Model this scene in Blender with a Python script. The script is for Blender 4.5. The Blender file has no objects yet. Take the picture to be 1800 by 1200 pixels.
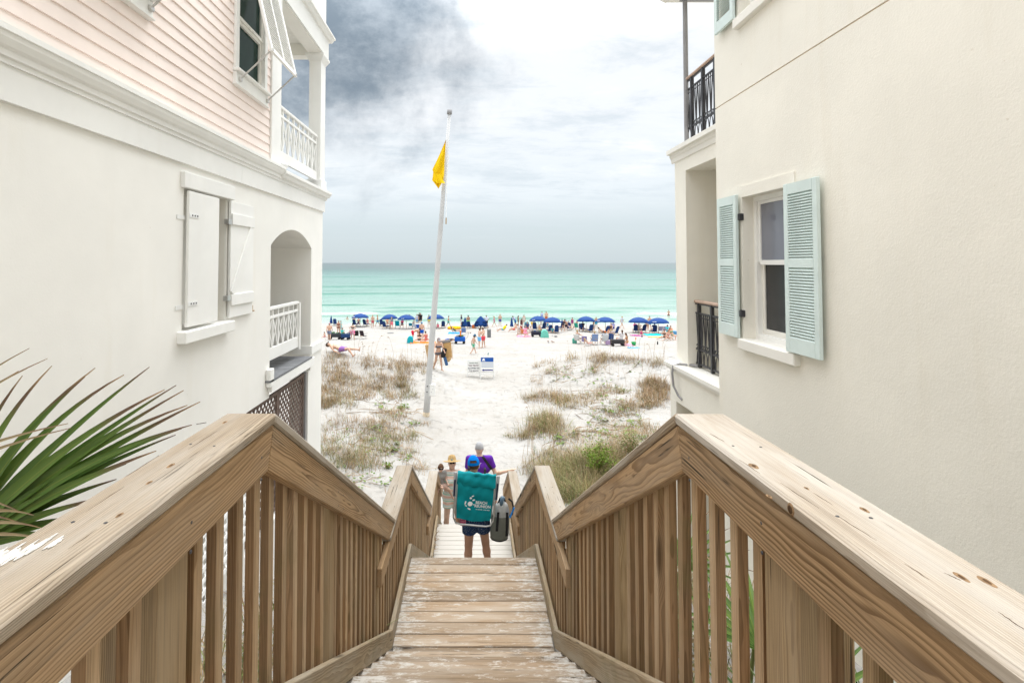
import bpy, math, random
import numpy as np
from mathutils import Vector, Matrix, Euler

SC = bpy.context.scene
COL = SC.collection
R = math.radians

# ------------------------------------------------------------ camera (eye of the photographer is the origin)
cam_d = bpy.data.cameras.new('camera')
cam = bpy.data.objects.new('camera', cam_d)
COL.objects.link(cam)
cam.location = (0, 0, 0)
cam.rotation_euler = (R(91.8), 0, 0)
cam_d.lens = 18.0
cam_d.sensor_width = 36.0
cam_d.shift_x = 0.04
cam_d.shift_y = -0.0924
cam_d.clip_start = 0.05
cam_d.clip_end = 120000
SC.camera = cam

# ------------------------------------------------------------ node helpers
class NT:
    def __init__(s, tree):
        s.t = tree
    def n(s, typ, **kw):
        nd = s.t.nodes.new(typ)
        for k, v in kw.items():
            setattr(nd, k, v)
        return nd
    def put(s, sock, v):
        if v is None:
            return
        if isinstance(v, bpy.types.NodeSocket):
            s.t.links.new(v, sock)
        else:
            if sock.type == 'RGBA' and len(v) == 3:
                v = (*v, 1)
            sock.default_value = v
    def math(s, op, a, b=None, c=None, clamp=False):
        nd = s.n('ShaderNodeMath', operation=op, use_clamp=clamp)
        s.put(nd.inputs[0], a); s.put(nd.inputs[1], b); s.put(nd.inputs[2], c)
        return nd.outputs[0]
    def vmath(s, op, a, b=None, scale=None):
        nd = s.n('ShaderNodeVectorMath', operation=op)
        s.put(nd.inputs[0], a); s.put(nd.inputs[1], b)
        if scale is not None:
            s.put(nd.inputs['Scale'], scale)
        return nd.outputs['Value'] if op in ('LENGTH', 'DOT_PRODUCT', 'DISTANCE') else nd.outputs[0]
    def xyz(s, v):
        nd = s.n('ShaderNodeSeparateXYZ'); s.put(nd.inputs[0], v)
        return nd.outputs
    def comb(s, x=0.0, y=0.0, z=0.0):
        nd = s.n('ShaderNodeCombineXYZ')
        for i, v in enumerate((x, y, z)):
            s.put(nd.inputs[i], v)
        return nd.outputs[0]
    def noise(s, vec, scale=5.0, detail=4.0, rough=0.55, dist=0.0, out=0):
        nd = s.n('ShaderNodeTexNoise')
        s.put(nd.inputs['Vector'], vec); s.put(nd.inputs['Scale'], scale)
        s.put(nd.inputs['Detail'], detail); s.put(nd.inputs['Roughness'], rough); s.put(nd.inputs['Distortion'], dist)
        return nd.outputs[out]
    def voro(s, vec, scale=5.0, feature='F1', out=0, rnd=1.0):
        nd = s.n('ShaderNodeTexVoronoi', feature=feature)
        s.put(nd.inputs['Vector'], vec); s.put(nd.inputs['Scale'], scale); s.put(nd.inputs['Randomness'], rnd)
        return nd.outputs[out]
    def ramp(s, fac, stops, interp='LINEAR'):
        nd = s.n('ShaderNodeValToRGB')
        cr = nd.color_ramp; cr.interpolation = interp
        while len(cr.elements) < len(stops):
            cr.elements.new(0.5)
        for e, (p, c) in zip(cr.elements, stops):
            e.position = p
            e.color = (c, c, c, 1) if isinstance(c, (int, float)) else (*c[:3], 1)
        s.put(nd.inputs[0], fac)
        return nd.outputs[0]
    def rng(s, v, a, b, c=0.0, d=1.0, smooth=True):
        nd = s.n('ShaderNodeMapRange', interpolation_type='SMOOTHSTEP' if smooth else 'LINEAR')
        for i, q in enumerate((v, a, b, c, d)):
            s.put(nd.inputs[i], q)
        return nd.outputs[0]
    def mix(s, fac, a, b, blend='MIX'):
        nd = s.n('ShaderNodeMix', data_type='RGBA', blend_type=blend)
        s.put(nd.inputs[0], fac); s.put(nd.inputs[6], a); s.put(nd.inputs[7], b)
        return nd.outputs[2]
    def bump(s, h, strength=0.3, dist=0.01, normal=None):
        nd = s.n('ShaderNodeBump')
        s.put(nd.inputs['Strength'], strength); s.put(nd.inputs['Distance'], dist); s.put(nd.inputs['Height'], h)
        if normal is not None:
            s.put(nd.inputs['Normal'], normal)
        return nd.outputs[0]
    def scl(s, vec, sx, sy, sz):
        return s.vmath('MULTIPLY', vec, (sx, sy, sz))

# ------------------------------------------------------------ sky: bright overcast, one dark cloud to the upper left
world = bpy.data.worlds.new('World')
SC.world = world
world.use_nodes = True
wt = world.node_tree
wt.nodes.clear()
w = NT(wt)
SUN_EL, SUN_AZ = R(62), R(6)          # azimuth measured from +Y (out to sea) towards +X
d = w.vmath('NORMALIZE', w.n('ShaderNodeTexCoord').outputs['Generated'])
dx, dy, dz = w.xyz(d)
el = w.math('MAXIMUM', dz, 0.0)
base = w.ramp(el, [(0.0, (.515, .59, .625)), (0.07, (.57, .645, .68)), (0.13, (.72, .775, .81)), (0.26, (.80, .83, .855)), (0.42, (.835, .855, .87)), (1.0, (.95, .955, .965))])
k = w.math('DIVIDE', 1.0, w.math('ADD', el, 0.13))
pl = w.comb(w.math('MULTIPLY', dx, k), w.math('MULTIPLY', dy, k), 0.0)
n1 = w.noise(w.scl(pl, 1.0, 1.5, 1), 1.6, 11, 0.66, 0.25)
n2 = w.noise(w.vmath('ADD', w.scl(pl, .55, 1.6, 1), (3.1, 7.7, 0)), 2.8, 10, 0.66, 0.4)
c1 = w.rng(n1, 0.47, 0.66)
c2 = w.rng(n2, 0.52, 0.70)
fade = w.rng(el, 0.02, 0.16)
base = w.mix(w.math('MULTIPLY', w.math('MULTIPLY', c1, 0.75), fade), base, (.60, .665, .715))
base = w.mix(w.math('MULTIPLY', w.math('MULTIPLY', c2, 0.62), w.rng(el, 0.02, 0.10)), base, (.62, .685, .73))
hi = w.rng(n1, 0.47, 0.28)
base = w.mix(w.math('MULTIPLY', w.math('MULTIPLY', hi, .8), w.rng(el, .06, .22)), base, (.90, .91, .92))
# the heavy cloud
q = w.vmath('MULTIPLY', w.vmath('SUBTRACT', d, (-.335, .831, .445)), (1 / .33, 1 / .7, 1 / .215))
nq = w.noise(w.scl(d, 1.15, 1, .95), 5.0, 7, 0.60, 0.12)
nq2 = w.noise(d, 15.0, 5, 0.58, 0.1)
ln = w.math('ADD', w.vmath('LENGTH', q), w.math('MULTIPLY', w.math('SUBTRACT', nq, 0.5), 1.9))
ln = w.math('ADD', ln, w.math('MULTIPLY', w.math('SUBTRACT', nq2, 0.5), 0.28))
nq3 = w.noise(w.scl(d, 1, 1, 1.6), 9.0, 9, 0.66, 0.2)
ln = w.math('ADD', ln, w.math('MULTIPLY', w.math('SUBTRACT', nq3, 0.5), 0.9))
dm = w.rng(ln, 1.50, 0.42)
dcol = w.mix(w.rng(w.noise(w.vmath('ADD', w.scl(d, 1, 1, 1.5), (4, 2, 1)), 7.0, 9, .66), .36, .66), (.175, .225, .272), (.40, .455, .505))
base = w.mix(w.math('MULTIPLY', dm, .95), base, dcol)
below = w.rng(dz, -0.02, 0.0)
base = w.mix(below, (.55, .56, .54), base)
sdir = (math.sin(SUN_AZ) * math.cos(SUN_EL), math.cos(SUN_AZ) * math.cos(SUN_EL), math.sin(SUN_EL))
glow = w.rng(w.vmath('DOT_PRODUCT', d, sdir), .79, 1.0)                                   # the veiled sun brightens the cloud round it
zen = w.math('ADD', w.math('MULTIPLY', w.rng(el, 0.38, 1.0, smooth=False), 1.9), .82)     # an overcast sky is brightest overhead
zen = w.math('ADD', zen, w.math('MULTIPLY', glow, 2.4))
bg1 = w.n('ShaderNodeBackground'); w.put(bg1.inputs[0], base); w.put(bg1.inputs[1], zen)
sky = w.n('ShaderNodeTexSky', sky_type='NISHITA')
sky.sun_disc = False
sky.sun_elevation = SUN_EL
sky.sun_rotation = SUN_AZ
bg2 = w.n('ShaderNodeBackground'); w.put(bg2.inputs[0], sky.outputs[0]); w.put(bg2.inputs[1], 0.1)
mx = w.n('ShaderNodeMixShader'); w.put(mx.inputs[0], 0.95)
wt.links.new(bg2.outputs[0], mx.inputs[1]); wt.links.new(bg1.outputs[0], mx.inputs[2])
wo = w.n('ShaderNodeOutputWorld'); wt.links.new(mx.outputs[0], wo.inputs[0])

sun_d = bpy.data.lights.new('sun', 'SUN')
sun = bpy.data.objects.new('sun', sun_d)
COL.objects.link(sun)
sun_d.energy = 0.9
sun_d.angle = R(22)
sun_d.color = (1.0, .965, .91)
sv = Vector((math.sin(SUN_AZ) * math.cos(SUN_EL), math.cos(SUN_AZ) * math.cos(SUN_EL), math.sin(SUN_EL)))
sun.rotation_euler = sv.to_track_quat('Z', 'Y').to_euler()

SC.view_settings.view_transform = 'Standard'
SC.view_settings.look = 'None'
SC.view_settings.gamma = 1.0
SC.view_settings.use_curve_mapping = False
SC.view_settings.exposure = 0.57
try:
    SC.cycles.max_bounces = 8
    SC.cycles.diffuse_bounces = 5
    SC.cycles.use_denoising = True
except Exception:
    pass

# ------------------------------------------------------------ mesh helpers
class MB:
    def __init__(s):
        s.v = []; s.f = []; s.m = []; s.mi = 0
    def add(s, vs, fs):
        o = len(s.v)
        s.v += [tuple(p) for p in vs]
        s.f += [tuple(i + o for i in f) for f in fs]
        s.m += [s.mi] * len(fs)
        return s
    def box(s, x0, x1, y0, y1, z0, z1, M=None):
        vs = [Vector(p) for p in ((x0, y0, z0), (x1, y0, z0), (x1, y1, z0), (x0, y1, z0), (x0, y0, z1), (x1, y0, z1), (x1, y1, z1), (x0, y1, z1))]
        if M is not None:
            vs = [M @ p for p in vs]
        return s.add(vs, [(3, 2, 1, 0), (4, 5, 6, 7), (0, 1, 5, 4), (1, 2, 6, 5), (2, 3, 7, 6), (3, 0, 4, 7)])
    def cbox(s, lx, ly, lz, c=.004, M=None, fn=None):
        """box centred on its own origin with chamfered edges: 44 triangles"""
        vs = []; idx = {}
        h = (lx / 2, ly / 2, lz / 2)
        for sx in (-1, 1):
            for sy in (-1, 1):
                for sz in (-1, 1):
                    for a in range(3):
                        p = [sx * (h[0] - c), sy * (h[1] - c), sz * (h[2] - c)]
                        p[a] = (sx, sy, sz)[a] * h[a]
                        idx[(sx, sy, sz, a)] = len(vs)
                        vs.append(Vector(p))
        fs = []
        S = (-1, 1)
        for a in range(3):
            b, e = (a + 1) % 3, (a + 2) % 3
            for sg in S:
                loop = []
                for (u, v_) in ((-1, -1), (1, -1), (1, 1), (-1, 1)):
                    t = [0, 0, 0]; t[a] = sg; t[b] = u; t[e] = v_
                    loop.append(idx[(*t, a)])
                fs.append(tuple(loop if sg > 0 else loop[::-1]))
            for u in S:
                for v_ in S:
                    t0 = [0, 0, 0]; t0[b] = u; t0[e] = v_; t0[a] = -1
                    t1 = list(t0); t1[a] = 1
                    fs.append((idx[(*t0, b)], idx[(*t1, b)], idx[(*t1, e)], idx[(*t0, e)]) if u * v_ < 0 else (idx[(*t0, e)], idx[(*t1, e)], idx[(*t1, b)], idx[(*t0, b)]))
        for sx in S:
            for sy in S:
                for sz in S:
                    t = [idx[(sx, sy, sz, a)] for a in range(3)]
                    fs.append(tuple(t if sx * sy * sz > 0 else t[::-1]))
        if fn:
            vs = [fn(p) for p in vs]
        if M is not None:
            vs = [M @ p for p in vs]
        return s.add(vs, fs)
    def prism(s, pts, a0, a1, axis=0):
        """polygon pts (two coordinates) pushed along an axis from a0 to a1"""
        n = len(pts)
        def mk(p, a):
            q = [0, 0, 0]; q[axis] = a
            o = [i for i in range(3) if i != axis]
            q[o[0]] = p[0]; q[o[1]] = p[1]
            return q
        vs = [mk(p, a0) for p in pts] + [mk(p, a1) for p in pts]
        fs = [tuple(range(n)), tuple(range(2 * n - 1, n - 1, -1))] + [(i, i + n, (i + 1) % n + n, (i + 1) % n) for i in range(n)]
        return s.add(vs, fs)
    def tube(s, pts, r, n=8, cap=True, closed=False):
        pts = [Vector(p) for p in pts]
        m = len(pts)
        rs = r if hasattr(r, '__len__') else [r] * m
        rings = []
        ref = None
        for i, p in enumerate(pts):
            if closed:
                t = pts[(i + 1) % m] - pts[i - 1]
            else:
                t = pts[min(i + 1, m - 1)] - pts[max(i - 1, 0)]
            t.normalize()
            if ref is None:
                ref = Vector((0, 0, 1)) if abs(t.z) < .9 else Vector((1, 0, 0))
            u = t.cross(ref)
            if u.length < 1e-5:
                ref = Vector((1, 0, 0)) if abs(t.x) < .9 else Vector((0, 1, 0)); u = t.cross(ref)
            u.normalize(); v = t.cross(u).normalized()
            ref = u.cross(t)
            rings.append([p + (u * math.cos(2 * math.pi * k / n) + v * math.sin(2 * math.pi * k / n)) * rs[i] for k in range(n)])
        vs = [q for g in rings for q in g]
        fs = []
        for i in range(m if closed else m - 1):
            a = i * n; b = ((i + 1) % m) * n
            for k in range(n):
                fs.append((a + k, a + (k + 1) % n, b + (k + 1) % n, b + k))
        if cap and not closed:
            fs.append(tuple(range(n - 1, -1, -1))); fs.append(tuple(range((m - 1) * n, m * n)))
        return s.add(vs, fs)
    def lathe(s, prof, n=16, c=(0, 0, 0), a0=0, a1=2 * math.pi):
        full = abs(a1 - a0 - 2 * math.pi) < 1e-6
        k = n if full else n + 1
        vs = []
        for r, z in prof:
            for i in range(k):
                a = a0 + (a1 - a0) * i / n
                vs.append((c[0] + r * math.cos(a), c[1] + r * math.sin(a), c[2] + z))
        fs = []
        for j in range(len(prof) - 1):
            for i in range(n):
                i2 = (i + 1) % k
                fs.append((j * k + i, j * k + i2, (j + 1) * k + i2, (j + 1) * k + i))
        return s.add(vs, fs)
    def grid(s, P):
        """P: rows of points"""
        n, m = len(P), len(P[0])
        return s.add([p for row in P for p in row], [(i * m + j, i * m + j + 1, (i + 1) * m + j + 1, (i + 1) * m + j) for i in range(n - 1) for j in range(m - 1)])
    def mesh(s, name, mats, smooth=False):
        me = bpy.data.meshes.new(name)
        me.from_pydata(s.v, [], s.f)
        for m in (mats if isinstance(mats, (list, tuple)) else [mats]):
            me.materials.append(m)
        if any(s.m):
            me.polygons.foreach_set('material_index', s.m)
        if smooth:
            me.polygons.foreach_set('use_smooth', [True] * len(me.polygons))
        me.update()
        return me

def link(o, parent=None):
    COL.objects.link(o)
    if parent is not None:
        o.parent = parent
    return o

def wm(o):
    L = Matrix.LocRotScale(o.location, o.rotation_euler, o.scale)
    return L if o.parent is None else wm(o.parent) @ o.matrix_parent_inverse @ L

def part(name, mb, mats, parent=None, smooth=False, keep=True, label=None, bevel=0):
    """a mesh object; its points are in world coordinates when keep is set and its parent is not at the origin"""
    me = mb if isinstance(mb, bpy.types.Mesh) else mb.mesh(name, mats, smooth)
    o = bpy.data.objects.new(name, me)
    link(o, parent)
    if parent is not None and keep:
        o.matrix_parent_inverse = wm(parent).inverted()
    if label:
        o['label'] = label
    if bevel:
        b = o.modifiers.new('bevel', 'BEVEL'); b.width = bevel; b.segments = 2; b.limit_method = 'ANGLE'
    return o

def sub(name, mb, mats, parent, smooth=False):
    """a child whose points share its parent's own space"""
    me = mb if isinstance(mb, bpy.types.Mesh) else mb.mesh(name, mats, smooth)
    o = bpy.data.objects.new(name, me)
    return link(o, parent)

def tag(o, label, cat, group=None, kind=None):
    if label: o['label'] = label
    if cat: o['category'] = cat
    if group: o['group'] = group
    if kind: o['kind'] = kind
    return o

def thing(name, label, cat, loc=(0, 0, 0), rz=0.0, group=None, scale=1.0):
    o = bpy.data.objects.new(name, None)
    o.empty_display_size = .1
    link(o)
    o.location = loc; o.rotation_euler = (0, 0, rz); o.scale = (scale,) * 3
    return tag(o, label, cat, group)

def copy_thing(root, loc, rz=0.0, label=None, scale=None):
    c = root.copy(); COL.objects.link(c)
    c.location = loc; c.rotation_euler = (0, 0, rz)
    if scale: c.scale = (scale,) * 3
    if label: c['label'] = label
    for ch in list(root.children):
        e = ch.copy(); COL.objects.link(e); e.parent = c
        for g in list(ch.children):
            h = g.copy(); COL.objects.link(h); h.parent = e
    return c

def structure(o, label=None):
    o['kind'] = 'structure'
    if label: o['label'] = label
    return o

# pixel of the photograph (1800 x 1200) -> direction from the eye, used to measure where things stand
TH = R(1.8); F_ = 900.0; CX_ = 828.0; CY_ = 462 - F_ * math.tan(TH)
def ray(x, y):
    a = (x - CX_) / F_; c = (CY_ - y) / F_
    return Vector((a, math.cos(TH) - c * math.sin(TH), math.sin(TH) + c * math.cos(TH)))
def atY(x, y, Y):
    r = ray(x, y); return r * (Y / r.y)
def atX(x, y, X):
    r = ray(x, y); return r * (X / r.x)

# ------------------------------------------------------------ materials
def new_mat(name, rough=.6, spec=.3):
    m = bpy.data.materials.new(name); m.use_nodes = True
    nt = m.node_tree
    b = nt.nodes['Principled BSDF']
    b.inputs['Roughness'].default_value = rough
    b.inputs['Specular IOR Level'].default_value = spec
    return m, NT(nt), b

_flat = {}
def flat(col, rough=.6, spec=.3, metal=0.0, var=.10, scale=6.0, bump=0.0):
    """plain paint, cloth or plastic with a little unevenness"""
    key = (tuple(round(c, 3) for c in col), rough, spec, metal, var, scale, bump)
    if key in _flat: return _flat[key]
    m, t, b = new_mat('surface_%d' % len(_flat), rough, spec)
    co = t.n('ShaderNodeTexCoord').outputs['Object']
    f = t.noise(co, scale, 5, .6)
    a = tuple(c * (1 - var) for c in col); e = tuple(min(1, c * (1 + var)) for c in col)
    t.put(b.inputs['Base Color'], t.mix(t.rng(f, .3, .7), a, e))
    b.inputs['Metallic'].default_value = metal
    if bump:
        t.put(b.inputs['Normal'], t.bump(t.noise(co, scale * 8, 4, .6), bump, .01))
    _flat[key] = m
    return m

def wood(name, light, dark, grey=(.42, .39, .34), grey_amt=.4, ring=.008, crack=.6, sand=0.0, knots=.8, tint=.18, rough=.75, green=0.0, warp=.034):
    m, t, b = new_mat(name, rough, .2)
    co = t.n('ShaderNodeTexCoord').outputs['Object']
    rnd = t.n('ShaderNodeObjectInfo').outputs['Random']
    x, y, z = t.xyz(co)
    xr = t.math('ADD', x, t.math('MULTIPLY', rnd, 61.0))
    yo = t.math('ADD', y, t.math('MULTIPLY_ADD', t.math('FRACT', t.math('MULTIPLY', rnd, 7.31)), .10, .045))
    zo = t.math('ADD', z, t.math('MULTIPLY_ADD', t.math('FRACT', t.math('MULTIPLY', rnd, 3.77)), -.12, .02))
    v = t.comb(xr, yo, zo)
    # knots pull the rings aside
    vk = t.scl(v, 1.1, 5.5, 5.5)
    kd = t.voro(vk, 1.0, 'F1')
    kn = t.rng(kd, .26, .05)
    wp = t.noise(t.scl(v, 1.1, 5, 5), 1.0, 3, .5)
    wp2 = t.noise(t.scl(v, 4.0, 16, 16), 1.0, 2, .5)
    r = t.vmath('LENGTH', t.comb(0.0, yo, zo))
    r = t.math('ADD', r, t.math('MULTIPLY', t.math('SUBTRACT', wp, .5), warp))
    r = t.math('ADD', r, t.math('MULTIPLY', t.math('SUBTRACT', wp2, .5), .008))
    r = t.math('ADD', r, t.math('MULTIPLY', kn, .02 * knots))
    ph = t.math('FRACT', t.math('DIVIDE', r, ring))
    late = t.math('MULTIPLY', t.rng(ph, .25, .9), t.rng(ph, 1.0, .93))
    fib = t.noise(t.scl(v, 5, 300, 300), 1.0, 3, .6)
    fib2 = t.noise(t.scl(v, 1.4, 70, 70), 1.0, 3, .55)
    c = t.mix(t.math('MULTIPLY', late, t.rng(t.noise(t.scl(v, .8, 9, 9), 1.0, 2, .5), .25, .7, .35, 1.0)), light, dark)
    c = t.mix(t.math('MULTIPLY', t.rng(fib2, .48, .72), .45), c, tuple(q * .58 for q in dark))
    c = t.mix(t.math('MULTIPLY', t.rng(fib, .35, .7), .38), c, tuple(q * .62 for q in dark))
    gp = t.rng(t.noise(t.scl(v, 1.3, 7, 7), 1.0, 5, .6), .38, .66)
    gv = t.mix(fib2, tuple(q * .52 for q in grey), tuple(min(1, q * 1.42) for q in grey))
    c = t.mix(t.math('MULTIPLY', gp, grey_amt), c, gv)
    c = t.mix(t.math('MULTIPLY', t.rng(kd, .10 + .045 * knots, .04), min(.9, .75 * knots)), c, tuple(q * .22 for q in dark))
    ck = t.math('MULTIPLY', t.rng(t.noise(t.scl(v, 1.6, 95, 95), 1.0, 3, .6, .15), .63, .71), crack)
    ck = t.math('MULTIPLY', ck, t.rng(t.noise(t.scl(v, 5.0, 11, 11), 1.0, 2, .5), .46, .58))
    c = t.mix(t.math('MULTIPLY', ck, .8), c, (.045, .035, .025))
    # every board has its own tone
    tv = t.math('MULTIPLY_ADD', t.math('FRACT', t.math('MULTIPLY', rnd, 17.3)), 2 * tint, 1 - tint)
    c = t.mix(1.0, c, t.comb(tv, tv, tv), 'MULTIPLY')
    if green:
        geo = t.n('ShaderNodeNewGeometry').outputs['Position']
        gm = t.rng(t.noise(t.scl(geo, 1.5, 1.5, 2.5), 1.6, 4, .6), .50, .72)
        c = t.mix(t.math('MULTIPLY', gm, green), c, (.13, .13, .055))
    if sand:
        geo = t.n('ShaderNodeNewGeometry').outputs['Position']
        s1 = t.noise(t.scl(geo, 3.2, 9, 1), 2.4, 10, .80, .2)
        s2 = t.noise(t.scl(geo, 3, 40, 1), 3.0, 4, .6)
        gx = t.math('ABSOLUTE', t.xyz(geo)[0])
        gy = t.xyz(geo)[1]
        amt = t.math('ADD', t.rng(gy, 5.6, 8.2, .02, .40), t.math('MULTIPLY', t.rng(gx, .25, .68), .10))
        sm = t.rng(t.math('ADD', t.math('MULTIPLY_ADD', s2, .25, s1), amt), .67, .82)
        c = t.mix(t.math('MULTIPLY', sm, sand), c, (.50, .48, .44))
    t.put(b.inputs['Base Color'], c)
    h = t.math('ADD', t.math('MULTIPLY', late, .55), t.math('MULTIPLY', fib, .45))
    h = t.math('SUBTRACT', h, t.math('MULTIPLY', ck, 1.6))
    t.put(b.inputs['Normal'], t.bump(h, .55, .0022))
    return m

M = {}
M['cap'] = wood('weathered_rail_wood', (.39, .32, .235), (.21, .155, .10), (.41, .375, .325), .60, .0048, 1.5, 0, 1.4, .10, .85, 0, .034)
M['cap_bleached'] = wood('bleached_rail_wood', (.46, .395, .315), (.27, .21, .15), (.49, .455, .405), .72, .0048, 1.5, 0, 1.7, .06, .85, 0, .034)
M['cap_lower'] = wood('pale_rail_wood', (.38, .325, .255), (.25, .195, .14), (.40, .37, .325), .68, .005, 1.1, 0, 1.2, .10, .85, 0, .03)
M['fascia'] = wood('rail_board_wood', (.50, .335, .185), (.185, .105, .046), (.38, .31, .23), .34, .0070, 1.2, 0, 1.3, .16, .8, 0, .050)
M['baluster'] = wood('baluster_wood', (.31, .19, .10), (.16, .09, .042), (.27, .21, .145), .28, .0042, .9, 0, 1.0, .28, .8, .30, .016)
M['baluster_face'] = wood('pale_baluster_wood', (.53, .38, .235), (.33, .22, .125), (.49, .41, .31), .32, .0042, .9, 0, 1.0, .22, .8, .20, .016)
M['post'] = wood('post_wood', (.49, .36, .205), (.25, .16, .08), (.42, .36, .28), .28, .0045, 1.2, 0, .8, .14, .8, 0, .016)
M['tread'] = wood('tread_wood', (.335, .245, .16), (.165, .112, .066), (.365, .315, .255), .60, .0055, 1.3, .92, 1.3, .22, .85, 0, .036)
M['kick'] = wood('kickboard_wood', (.41, .325, .215), (.25, .18, .105), (.40, .36, .29), .6, .0055, 1.1, 0, 1.0, .14, .85, .35, .03)

def stucco(name, col, scale=1.0, stain=.12, bump=.25):
    m, t, b = new_mat(name, .85, .15)
    co = t.n('ShaderNodeTexCoord').outputs['Object']
    f = t.noise(co, .7 * scale, 6, .6)
    f2 = t.noise(t.scl(co, 3, 3, .35), 1.3 * scale, 5, .6)
    c = t.mix(t.rng(f, .35, .7), tuple(q * .96 for q in col), tuple(min(1, q * 1.03) for q in col))
    c = t.mix(t.math('MULTIPLY', t.rng(f2, .52, .74), stain), c, (col[0] * .80, col[1] * .74, col[2] * .62))
    sp = t.rng(t.noise(co, 17, 3, .5), .735, .78)
    c = t.mix(t.math('MULTIPLY', sp, .35), c, (col[0] * .62, col[1] * .55, col[2] * .45))
    t.put(b.inputs['Base Color'], c)
    h = t.math('ADD', t.noise(co, 55, 5, .65), t.math('MULTIPLY', t.noise(co, 14, 3, .5), .6))
    t.put(b.inputs['Normal'], t.bump(h, bump, .006))
    return m
M['stucco_l'] = stucco('white_stucco', (.875, .86, .815), 1, .12, .16)
M['stucco_r'] = stucco('cream_stucco', (.845, .815, .73), 1, .13, .46)
M['trim'] = stucco('white_trim_paint', (.86, .855, .825), 1.5, .06, .02)
M['trim_cream'] = stucco('cream_trim_paint', (.83, .81, .75), 1.5, .08, .03)  # slightly creamier than the white trim
M['pink'] = stucco('pink_siding_paint', (.88, .77, .71), 2.0, .04, .02)
M['aqua'] = flat((.655, .755, .73), .5, .3, 0, .05, 3)
M['dark_gap'] = flat((.05, .045, .04), .9)
M['iron'] = flat((.045, .045, .05), .45, .4, 0, .2, 8)
M['greymetal'] = flat((.28, .275, .28), .45, .4, 0, .1, 5)
M['steel'] = flat((.55, .54, .52), .35, .5, .6, .1, 20)
M['tanrail'] = flat((.50, .36, .28), .7)
M['greydeck'] = flat((.20, .205, .215), .8, .2, 0, .15, 6)
M['lattice_brown'] = flat((.17, .125, .105), .85, .2, 0, .2, 9)
M['white'] = flat((.82, .82, .80), .5, .3, 0, .03, 3)
M['cloth_white'] = flat((.80, .80, .79), .9, .1, 0, .05, 5)
M['navy'] = flat((.018, .05, .17), .8, .15, 0, .15, 5)
M['umb'] = flat((.010, .052, .205), .75, .2, 0, .12, 3)
M['black'] = flat((.02, .02, .022), .8, .2, 0, .2, 8)
M['lwood'] = flat((.58, .44, .30), .75, .2, 0, .15, 9)

def glass(name, col=(.10, .12, .13), rough=.04, spec=.8):
    m, t, b = new_mat(name, rough, spec)
    co = t.n('ShaderNodeTexCoord').outputs['Object']
    t.put(b.inputs['Base Color'], t.mix(t.noise(co, 2, 3, .5), tuple(q * .8 for q in col), tuple(q * 1.2 for q in col)))
    t.put(b.inputs['Normal'], t.bump(t.noise(co, 1.5, 1, .4), .04, .02))
    return m
M['glass'] = glass('window_glass', (.06, .065, .07))
M['glass_screen'] = glass('screened_window_glass', (.035, .035, .036), .25, .35)
M['glass_green'] = glass('green_tinted_glass', (.022, .045, .036), .08, .04)
M['glass_blind'] = glass('upper_window_glass_over_blind', (.20, .21, .25), .08, .6)
# ------------------------------------------------------------ ground
_gy = np.array([-400, -6, 0, 5, 8.2, 10, 11.9, 14, 20, 30, 36, 40, 45, 50, 58, 66, 74, 78, 84, 100, 140, 400.])
_gz = np.array([-2.3, -2.3, -2.4, -3.46, -5.15, -5.35, -6.2, -6.2, -6.2, -6.3, -6.62, -6.95, -7.4, -7.7, -8.3, -8.85, -9.25, -9.38, -9.6, -10.5, -13, -30.])
_f = np.arange(-30, 150, .1)
_fz = np.interp(_f, _gy, _gz)
_ker = np.hanning(13); _ker /= _ker.sum()
_fz[10:-10] = np.convolve(_fz, _ker, 'same')[10:-10]
DUNES = [(-6.3, 26, 4.3, 4.5, 1.18), (-2.9, 25.5, 2.0, 3.0, .42), (-4.2, 19.3, 2.6, 2.2, .45), (-3.6, 15.2, 1.9, 2.6, .45), (-2.4, 12.2, 1.1, 1.6, .30), (-12, 24, 6, 6, 1.6), (-14, 14, 5, 7, 1.0),
         (7.3, 27.0, 4.2, 4.6, 1.12), (4.6, 24, 2.0, 3.0, .25), (4.6, 19.5, 2.3, 1.9, .60), (3.4, 16.3, 1.5, 1.6, .45), (5.5, 14.5, 2.5, 2.6, .8), (2.8, 12.0, 1.2, 1.8, .35), (14, 25, 6, 7, 1.6), (13, 14, 5, 7, 1.2)]
def gz(x, y):
    x = np.asarray(x, float); y = np.asarray(y, float)
    z = np.where(y < -29, -2.3, np.where(y > 149, np.interp(y, _gy, _gz), np.interp(y, _f, _fz)))
    ax = np.abs(x)
    side = np.clip((ax - .9) / 1.0, 0, 1)
    z = z + side * np.interp(y, [-2, 2, 5, 9, 13], [0, .1, .18, .22, 0.])
    for cx, cy, rx, ry, h in DUNES:
        z = z + h * np.exp(-((x - cx) / rx) ** 2 - ((y - cy) / ry) ** 2)
    lump = (np.sin(x * 1.9 + np.sin(y * .8) * 1.3) * np.sin(y * 1.5 + np.sin(x * .7)) * .05 + np.sin(x * 4.3 + y * 1.1) * np.sin(y * 3.7 - x * .9) * .022)
    near = np.clip((y - 9) / 4, 0, 1) * np.clip((60 - y) / 20, 0, 1)
    z = z + lump * near * (1 - .4 * np.exp(-(x / 2.2) ** 2))
    foot = (np.sin(x * 9 + 2 * np.sin(y * 5.1)) * np.sin(y * 7.3 + 1.7 * np.sin(x * 6.1))) * .022
    return z + foot * near
def gz1(x, y):
    return float(gz(x, y))
_T = np.concatenate([np.arange(8.5, 60, .06), np.arange(60, 140, .15)])
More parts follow.
